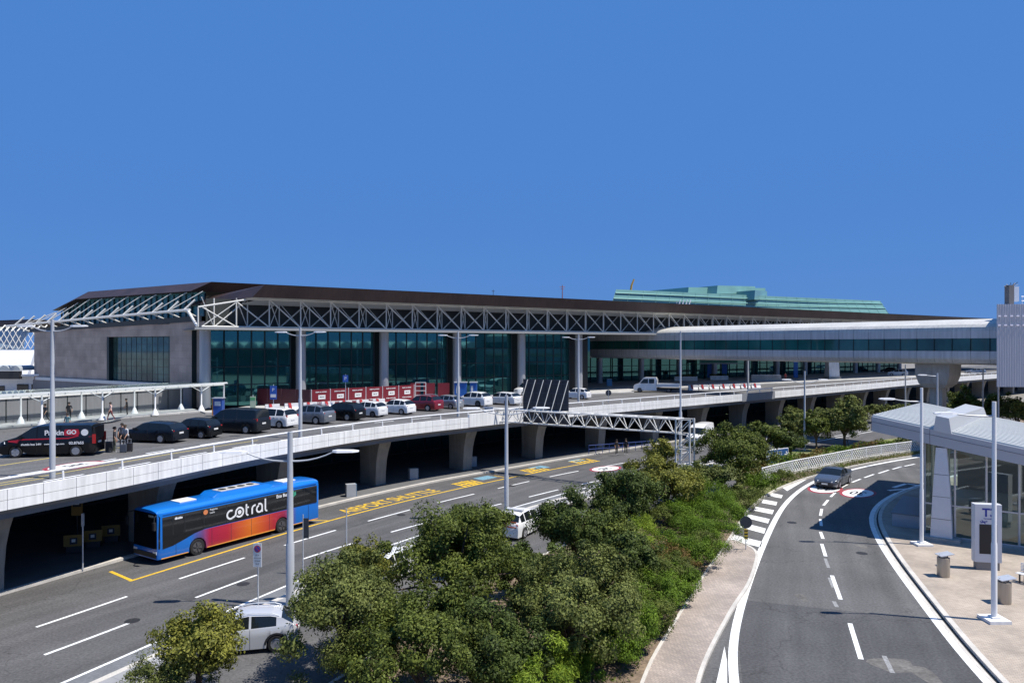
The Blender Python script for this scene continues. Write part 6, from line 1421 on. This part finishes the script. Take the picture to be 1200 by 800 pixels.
mb.build('panels', M_MAR, HD3, True); mb = MB(); p = PY(487,460,96.9); q = PY(499,460,96.9)
for x in (p.x,q.x): mb.beam((x,96.9,DECK),(x,96.9,DECK+2.4),.08,.08)
for z_ in (.7,1.3,1.9,2.4): mb.beam((p.x,96.9,DECK+z_),(q.x,96.9,DECK+z_),.05,.08)
mb.build('white_gate', M_RAIL, HD3, True)
for (px, w_, lab) in ((540,14,'blue and white kiosk box between the maroon hoarding and the parked white SUV'), (555,8,'narrow blue kiosk panel with a grey top behind the parked white SUV')):
    p = PY(px,455,96.5); k = thing('kiosk', lab, 'kiosk', (p.x,96.5,DECK)); W_ = w_*96.5/F; mb = MB(); mb.box((0,0,1.2), (W_,1.2,2.4)); mb.build('cabinet', mat('kiosk_blue', (.02,.12,.42), .4), k); mb = MB(); mb.box((0,0,2.45), (W_+.15,1.4,.12)); mb.build('roof', M_GALV, k); mb = MB(); mb.box((-W_*.2,-.61,1.5), (W_*.3,.02,1.0)); mb.build('white_poster', M_PLATE, k)
M_JR = mat('barrier_white', (.76,.75,.74), .5); M_JRD = mat('barrier_red', (.45,.03,.03), .5); BRG = 'red and white plastic barriers by the maroon hoarding'; BRG2 = 'red and white plastic barriers beside the flatbed truck'
def barrier(label, p, rz, g, red=True):
    r = thing('traffic_barrier', label, 'barrier', p, rz, g); mb = MB(); mb.extr([(-.8,-.25,0),(-.8,.25,0),(-.8,.22,.22),(-.8,.09,.45),(-.8,.07,.85),(-.8,-.07,.85),(-.8,-.09,.45),(-.8,-.22,.22)], (1.6,0,0)); mb.build('body', M_JR, r)
    if red: mb = MB(); mb.add([(-.30,-.235,.22),(.02,-.235,.22),(-.10,-.095,.84),(-.42,-.095,.84),(-.30,-.26,.2),(.02,-.26,.2),(-.10,-.12,.86),(-.42,-.12,.86),(-.42,.1,.86),(-.10,.1,.86)], [(4,5,6,7),(7,6,9,8)]); mb.build('red_stripe', M_JRD, r)
    return r
b0, b1 = Vector((-26.5,80.2)), Vector((-16.2,88.2)); ang = math.atan2(b1.y-b0.y, b1.x-b0.x)
labs = ['leftmost', 'second from the left', 'third from the left', 'fourth from the left', 'fifth from the left', 'sixth from the left', 'rightmost']
for i in range(7): q = b0.lerp(b1, i/6); barrier('red striped barrier behind the parked cars, %s of its row' % labs[i], (q.x,q.y,DECK+.002), ang, BRG)
for i in range(7): p = G(812+i*12.3, 457-.35*i, DECK); barrier('red striped barrier right of the flatbed truck, %s of its row' % labs[i], p, R(8), BRG2)
def block(nm, label, cat, px0, px1, py, h, d, m, dz=.15):
    a, b = G(px0,py,DECK+dz), G(px1,py,DECK+dz); mb = MB(); t = thing(nm, label, cat, ((a.x+b.x)/2,a.y,DECK+dz)); w_ = b.x-a.x
    mb.extr([(-w_/2,-d/2,0),(-w_/2,d/2,0),(-w_/2,d*.3,h),(-w_/2,-d*.3,h)], (w_,0,0)); mb.build('body', m, t); return t
t = block('concrete_barrier', 'long grey concrete barrier under the link bridge left of the person in red', 'barrier', 880,915,446.5,1.25,.7,M_CONC); mb = MB(); mb.box((0,0,1.28), (5.6,.5,.06)); mb.build('capping', M_PANEL, t)
for i, (a, b, y_) in enumerate(((790,817,446),(832,853,445))):
    t = block('planter', 'long low white planter trough beneath the link bridge, %s of the two' % ('left' if i == 0 else 'right'), 'planter', a, b, y_, .9, .8, M_PANEL); rng = np.random.default_rng(90+i); P = np.stack([rng.uniform(-2,2,500), rng.uniform(-.3,.3,500), rng.uniform(.85,1.25,500)],1); Nn = rng.normal(size=(500,3)); Nn /= np.linalg.norm(Nn,axis=1,keepdims=True); link('plants', quads_mesh('plants', leaves(rng,P,Nn,.12), LM_OAK), t)
t = block('square_pillar', 'broad white square pillar under the far part of the link bridge', 'pillar', 969,981,443.5,5.6,2.6,M_PANEL); mb = MB(); mb.box((0,0,.25), (2.6,2.9,.5)); mb.build('plinth', M_CONC, t)
t = block('litter_bin', 'small blue and white bin on the pavement left of the flatbed truck', 'bin', 711,717,452,1.2,.8,mat('bin_blue', (.12,.33,.55), .5)); mb = MB(); mb.box((0,0,1.23), (.9,.9,.08)); mb.build('lid', M_PLATE, t)
for (x0_, x1_, lab, c) in ((829,836,'blue shopfront banner in the recessed glass front, left one',(.02,.10,.36)), (846,852,'blue shopfront banner in the recessed glass front, right one',(.02,.10,.36)), (930,935,'narrow blue banner under the bridge right of the person in red',(.02,.12,.40))):
    a, b = PY(x0_,424,158), PY(x1_,424,158); t = thing('shop_banner', lab, 'banner', ((a.x+b.x)/2,158,DECK+.15), 0); mb = MB(); mb.box((0,0,1.9), (b.x-a.x,.1,3.4)); mb.build('cloth', mat('banner_%d' % x0_, c, .6), t); mb = MB(); mb.box((0,0,3.65), (b.x-a.x+.2,.14,.1)); mb.build('bar', M_GALV, t)
t = thing('green_canopy', 'green shopfront fascia board above an entrance beneath the link bridge', 'sign', PY(842,424,157)-Vector((0,0,0))); mb = MB(); a, b = PY(822,424,157.4), PY(866,424,157.4); mb.box((0,0,.2), (b.x-a.x,.3,1.0)); mb.build('board', mat('shop_green', (.02,.17,.12), .5), t); mb = MB(); mb.box((0,-.17,-.32), (b.x-a.x,.06,.1)); mb.build('edge', M_GALV, t)

# ================================================================== blue railing and ticket desks of the lower level
RLG = thing('blue_railing', 'low blue tubular railing along the kerb where the pedestrians wait', 'railing', G(727,533,.14)); a, b = G(690,532,.14), G(767,526,.14); mb = MB(); M_BR = mat('railing_blue', (.02,.05,.22), .4)
for z_ in (.55,1.0): mb.tube([a+Vector((0,0,z_)), b+Vector((0,0,z_))], .035, 6)
mb.build('rails', M_BR, RLG, True); mb = MB()
for i in range(11): q = a.lerp(b,i/10); mb.tube([q, q+Vector((0,0,1.0))], .035, 6)
mb.build('uprights', M_BR, RLG, True)
for i, (px, py) in enumerate(((79,643),(102,637),(124,630))):
    p = G(px, py+11, .14); t = thing('ticket_desk', 'yellow fronted ticket desk in the shade left of the bus, %s of three' % ('leftmost','middle one','rightmost')[i], 'desk', (p.x-.3,p.y+1.2,.14), R(18), 'yellow ticket desks'); mb = MB(); mb.box((0,0,.5), (.8,.45,.9)); mb.build('counter', M_DARKM, t); mb = MB(); mb.box((0,-.24,.78), (1.05,.04,.68)); mb.build('yellow_front', mat('desk_yellow', (.26,.15,.03), .6), t); mb = MB(); mb.box((0,-.265,.76), (.4,.01,.38)); mb.build('poster', mat('poster_dark', (.03,.03,.05), .5), t); mb = MB(); mb.box((0,-.272,.78), (.2,.006,.18)); mb.build('poster_picture', M_PLATE, t)
p = G(60,655,.14); t = thing('yellow_sign_board', 'upright yellow sign board with a dark picture in the shade behind the thin pole', 'sign', (p.x,p.y+2.5,.14), R(15)); mb = MB(); mb.box((0,0,2.6), (.62,.06,1.3)); mb.build('board', MATS['desk_yellow'], t); mb = MB(); mb.box((0,-.04,2.85), (.44,.02,.72)); mb.build('picture', M_BLACKP, t); mb = MB(); mb.box((0,-.055,2.8), (.25,.01,.35)); mb.build('white_figure', M_PLATE, t); MB().tube([(0,.03,0),(0,.03,3.2)], .04, 6).build('pole', M_DARKM, t)
for i, (px, py, lab) in enumerate(((411,581,'white electrical cabinet with a blue side in the shade beside a pier'), (484,561,'small white cabinet in the shade between two piers'), (553,546,'small grey cabinet in the shade under the viaduct right of a pier'))):
    p = G(px,py,.14); t = thing('utility_cabinet', lab, 'cabinet', p, R(25)); mb = MB(); mb.box((0,0,.5), (.8,.6,1.0)); mb.build('box', mat('cabinet_grey', (.33,.35,.37), .5), t); mb = MB(); mb.box((.42,0,.5), (.03,.62,1.0)); mb.build('side', mat('cabinet_blue', (.05,.16,.30), .5), t)

# ================================================================== pavilion at the right
PV = thing('station_pavilion', 'glass pavilion with a big ribbed pale metal roof and splayed white column beside the ramp', 'pavilion', (32,44,0))
M_RIB = mat('ribbed_roof', (.52,.535,.51), .45, metal=.2, var=.06, scale=.3); M_VAL = mat('roof_valley', (.26,.27,.27), .5, metal=.2); M_FAS = mat('pavilion_fascia', (.40,.415,.45), .4, metal=.3, var=.05, scale=.4)  # valleys a darker grey: rib shading and dirt put into the colour
e1, e2 = Vector((.80,-.60)), Vector((.60,.80)); tip = Vector((24.1,48.6)); SL, WL_ = 17.0, 22.6
def RP(s, w_, dz=0.0): q = tip+e1*s+e2*w_; return Vector((q.x, q.y, 7.72-.178*s-.026*w_+dz))
mb = MB(); k = int(WL_/.95); wd_ = WL_/k
for i in range(k):
    w0 = i*wd_; prof = [(0,0),(.30,0),(.34,.16),(.86,.16),(.90,0),(wd_,0)]
    for (p, h0), (q, h1) in zip(prof[:-1], prof[1:]): mb.poly([RP(0,w0+p,h0), RP(SL,w0+p,h0), RP(SL,w0+q,h1), RP(0,w0+q,h1)], 1 if h0 == 0 and h1 == 0 else 0)
mb.build('ribbed_roof', [M_RIB, M_VAL], PV, True)
FH = -.92; mb = MB()
mb.poly([RP(0,-.02,FH), RP(SL,-.02,FH), RP(SL,-.02,.05), RP(0,-.02,.05)]); mb.poly([RP(-.02,WL_,FH), RP(-.02,-.02,FH), RP(-.02,-.02,.0), RP(-.02,WL_,.0)])
mb.poly([RP(0,-.02,.05), RP(SL,-.02,.05), RP(SL,.16,.055), RP(0,.16,.055)]); mb.poly([RP(SL,WL_,FH), RP(0,WL_,FH), RP(0,WL_,.03), RP(SL,WL_,.03)]); mb.poly([RP(SL,0,FH), RP(SL,WL_,FH), RP(SL,WL_,.03), RP(SL,0,.03)])
mb.build('fascia', M_FAS, PV, True)
mb = MB()
for s in (3.4,9.2,14.5): mb.beam(RP(s,-.03,FH+.01), RP(s,-.03,.03), .02, .012)
mb.beam(RP(0,-.032,-.30), RP(SL,-.032,-.30), .012, .025); mb.build('fascia_joints', mat('fascia_joint', (.12,.125,.14), .7), PV, True)
MB().poly([RP(0,0,FH-.004), RP(0,WL_,FH-.004), RP(SL,WL_,FH-.004), RP(SL,0,FH-.004)]).build('soffit', mat('pavilion_soffit', (.36,.37,.385), .6), PV, True)
sm = 4.1; mb = MB(); vs = []
for w_, g, hh in ((-.05,1,.98), (WL_,1.9,.80)): vs += [RP(sm+o*g,w_,h_) for o, h_ in ((-.50,.0),(.50,.0),(.36,hh),(-.36,hh))]
mb.add(vs, [(3,2,1,0),(4,5,6,7),(0,1,5,4),(1,2,6,5),(2,3,7,6),(3,0,4,7)]); mb.build('roof_monitor', mat('monitor_metal', (.50,.52,.54), .38, metal=.3), PV, True)
# glass walls under the roof
s0 = 3.05; w0 = .55; M_PG = clearglass('pavilion_glass', (.50,.64,.60), .10); M_MF = mat('pavilion_frame', (.50,.51,.53), .4, metal=.4)
def WPv(s, w_, z_): q = tip+e1*s+e2*w_; return Vector((q.x, q.y, z_))
def zs_(s, w_): return RP(s, w_, FH-.01).z
mb = MB(); mb.poly([WPv(s0,w0,.3), WPv(SL-.5,w0,.3), WPv(SL-.5,w0,zs_(SL-.5,w0)), WPv(s0,w0,zs_(s0,w0))]); mb.poly([WPv(s0,14,.3), WPv(s0,w0,.3), WPv(s0,w0,zs_(s0,w0)), WPv(s0,14,zs_(s0,14))]); gw = mb.build('glass_walls', M_PG, PV, True)
mb = MB()
for i in range(9): s = s0+(SL-.5-s0)*i/8; mb.beam(WPv(s,w0,.14), WPv(s,w0,zs_(s,w0)), .07, .12)
for i in range(1,9): w_ = w0+(14-w0)*i/8; mb.beam(WPv(s0,w_,.14), WPv(s0,w_,zs_(s0,w_)), .07, .10)
for z_ in (.3,2.3): mb.beam(WPv(s0,w0,z_), WPv(SL-.5,w0,z_), .06, .09); mb.beam(WPv(s0,w0,z_), WPv(s0,14,z_), .06, .09)
o = mb.build('glass_frames', M_MF); o.parent = gw
def pil(z_, hw, d0_, d1_, sh=0): return [WPv(sm-.05+a_+sh, w0-b_, z_) for a_, b_ in ((-hw,d1_),(hw,d1_),(hw,d0_),(-hw,d0_))]
mb = MB(); skin(mb, [pil(.14,.62,.06,.75), pil(3.4,.47,.06,.62,-.0), pil(6.0,.30,.06,.50,-.02)]); mb.build('splayed_column', mat('column_panels', (.62,.62,.64), .4, metal=.1, var=.04), PV, True)
mb = MB()
for z_ in (1.5,2.9,4.3): hw = .62-.32*(z_/6)+.012; b_ = .76-.25*(z_/6); mb.beam(WPv(sm-.05-hw,w0-b_,z_), WPv(sm-.05+hw,w0-b_,z_), .02, .025)
mb.build('column_joints', M_JOINT, PV, True)
mb = MB(); q = WPv(sm-.05,w0-.45,.24); mb.box(q, (2.1,1.2,.2), math.atan2(e1.y,e1.x)); mb.build('column_base', M_CONC, PV, True)
mb = MB(); mb.beam(WPv(s0,w0,.2), WPv(SL-.5,w0,.2), .3, .14); mb.build('threshold', M_CONC, PV, True)
mb = MB(); mb.poly([WPv(s0+.05,w0+.1,.16), WPv(SL-.6,w0+.1,.16), WPv(SL-.6,20,.16), WPv(s0+.05,20,.16)]); mb.build('inner_floor', mat('inner_floor', (.40,.41,.39), .5), PV, True)
mb = MB(); mb.extr([WPv(5.6,3.0,.2), WPv(7.4,2.4,.2), WPv(12,2.2,2.6), WPv(12,2.2,3.3), WPv(5.6,3.0,1.2)], (1.0,1.6,0)); mb.extr([WPv(8.5,4,.2), WPv(14,4,.2), WPv(14,4,1.6), WPv(8.5,4,3.4)], (.4,.7,0)); mb.build('escalator_balustrades', mat('balustrade_pale', (.50,.54,.49), .4), PV, True)
mb = MB(); mb.poly([WPv(SL-.6,20,.16), WPv(s0,20,.16), WPv(s0,20,4.3), WPv(SL-.6,20,3.0)]); mb.build('inner_wall', mat('inner_wall_grey', (.10,.11,.11), .7), PV, True)
LWL = thing('low_wall', 'low blue-grey metal clad wall box in the shade left of the pavilion glass', 'wall', (28,52,.14)); mb = MB(); mb.prism([(26.15,49.9),(27.55,48.9),(31.3,54.0),(29.9,55.3)], .14, .98); mb.build('body', mat('low_wall_metal', (.36,.39,.44), .4, metal=.3), LWL, True); mb = MB(); mb.prism([(26.05,49.9),(27.55,48.8),(31.4,54.0),(29.9,55.45)], .98, 1.06); mb.build('capping', mat('capping_grey', (.20,.21,.23), .5), LWL, True)
# totem
tp = G(1156,666.5,.14); TT = thing('information_totem', 'white information totem with a dark screen and blue T lettering before the pavilion', 'totem', tp, R(-12)); mb = MB(); mb.box((0,0,.22), (1.15,.42,.44)); mb.build('plinth', mat('totem_plinth', (.22,.21,.20), .6), TT); mb = MB(); mb.prism([(-.66,-.26),(.66,-.26),(.70,0),(.66,.26),(-.66,.26),(-.70,0)], .44, 3.62); mb.build('cabinet', mat('totem_white', (.60,.61,.63), .35), TT)
mb = MB(); mb.box((-.02,-.268,1.72), (.86,.02,1.62)); mb.build('screen', M_BLACK, TT); M_DB = mat('totem_blue', (.012,.03,.28), .4)
write('T3', .62, M_DB, frame((.03,-.272,3.16),(1,0,0),(0,0,1)), TT, bold=.018); write('Terminal', .11, M_DB, frame((-.05,-.272,2.84),(1,0,0),(0,0,1)), TT); write('3', .26, M_DB, frame((.36,-.272,2.66),(1,0,0),(0,0,1)), TT, bold=.006)
mb = MB(); mb.beam((-.38,-.272,2.62),(-.06,-.272,2.70),.006,.05); mb.beam((-.24,-.272,2.64),(-.34,-.272,2.76),.006,.045); mb.beam((-.22,-.272,2.66),(-.16,-.272,2.56),.006,.045); mb.beam((-.38,-.272,2.63),(-.42,-.272,2.72),.006,.03); mb.build('aeroplane_icon', M_DB, TT)
def bin_(label, p):
    t = thing('litter_bin', label, 'bin', p, 0, 'stainless litter bins on the pavement'); mb = MB(); mb.lathe([(.30,0),(.31,.05),(.31,1.02),(.29,1.03)], 28); mb.build('drum', mat('brushed_steel', (.42,.38,.33), .38, metal=.6, streak=.15), t, smooth=40); mb = MB(); mb.box((.06,0,1.2), (.72,.62,.035), 0, 0, Matrix.Rotation(R(-10), 3, 'Y')); mb.build('lid', M_GALV, t); mb = MB(); mb.tube([(-.2,0,1.0),(-.2,0,1.18)], .025, 6); mb.tube([(.22,0,1.0),(.22,0,1.22)], .025, 6); mb.build('lid_stays', M_DARKM, t)
bin_('stainless litter bin with a flat lid left of the totem', G(1105.5,675,.14)); bin_('stainless litter bin partly behind the nearest lamp post', G(1176.5,706,.14))
p = G(1202,690,.14); t = thing('bench', 'pale metal slatted bench cut off by the right edge of the photo', 'bench', p+Vector((.9,.4,0)), R(-62)); mb = MB()
for i in range(5): mb.box((0,-.2+i*.1,.47), (1.9,.07,.03))
for i in range(6): mb.box((0,.30,.55+i*.075), (1.9,.03,.05))
mb.build('slats', M_PANEL, t); mb = MB()
for s in (-.75,.75): mb.beam((s,-.2,0),(s,-.2,.45),.06,.06); mb.beam((s,.26,0),(s,.32,.95),.06,.06); mb.beam((s,-.22,.43),(s,.3,.43),.06,.05)
mb.build('frame', M_DARKM, t)
# ================================================================== camera, world, sun
cam = bpy.data.cameras.new('camera'); co = bpy.data.objects.new('camera', cam); COL.objects.link(co)
co.location = (0, 0, CZ); co.rotation_euler = (R(90), 0, 0)
cam.sensor_fit = 'HORIZONTAL'; cam.sensor_width = 36; cam.lens = 36*F/1200; cam.shift_y = -(400-HY)/1200
cam.clip_start = .3; cam.clip_end = 6000; sc.camera = co
sd = Vector((.49, -.128, 1.0)).normalized()      # towards the sun
w = bpy.data.worlds.new('World'); sc.world = w; w.use_nodes = True; nt = w.node_tree; N = nt.nodes; L = nt.links
sky = N.new('ShaderNodeTexSky'); sky.sky_type = 'NISHITA'; sky.sun_disc = False
sky.sun_elevation = math.asin(sd.z); sky.sun_rotation = math.atan2(sd.x, sd.y); sky.altitude = 0; sky.air_density = 1.0; sky.dust_density = 0.2; sky.ozone_density = 2.0
bg = N['Background']; bg.inputs['Strength'].default_value = SKY_STR
mx = N.new('ShaderNodeMix'); mx.data_type = 'RGBA'; mx.inputs[0].default_value = .93; mx.inputs[7].default_value = (.66, 2.17, 5.95, 1)
L.new(sky.outputs[0], mx.inputs[6]); L.new(mx.outputs[2], bg.inputs['Color'])
sl = bpy.data.lights.new('sun', 'SUN'); sl.energy = SUN_E; sl.angle = R(.53); sl.color = (1, .95, .88)
so = bpy.data.objects.new('sun', sl); COL.objects.link(so); so.rotation_euler = (-sd).to_track_quat('-Z', 'Y').to_euler(); so.location = (60, -20, 120)
sc.view_settings.view_transform = 'Standard'; sc.view_settings.look = 'None'; sc.view_settings.gamma = 1; sc.view_settings.exposure = EXPO
sc.view_settings.use_curve_mapping = False
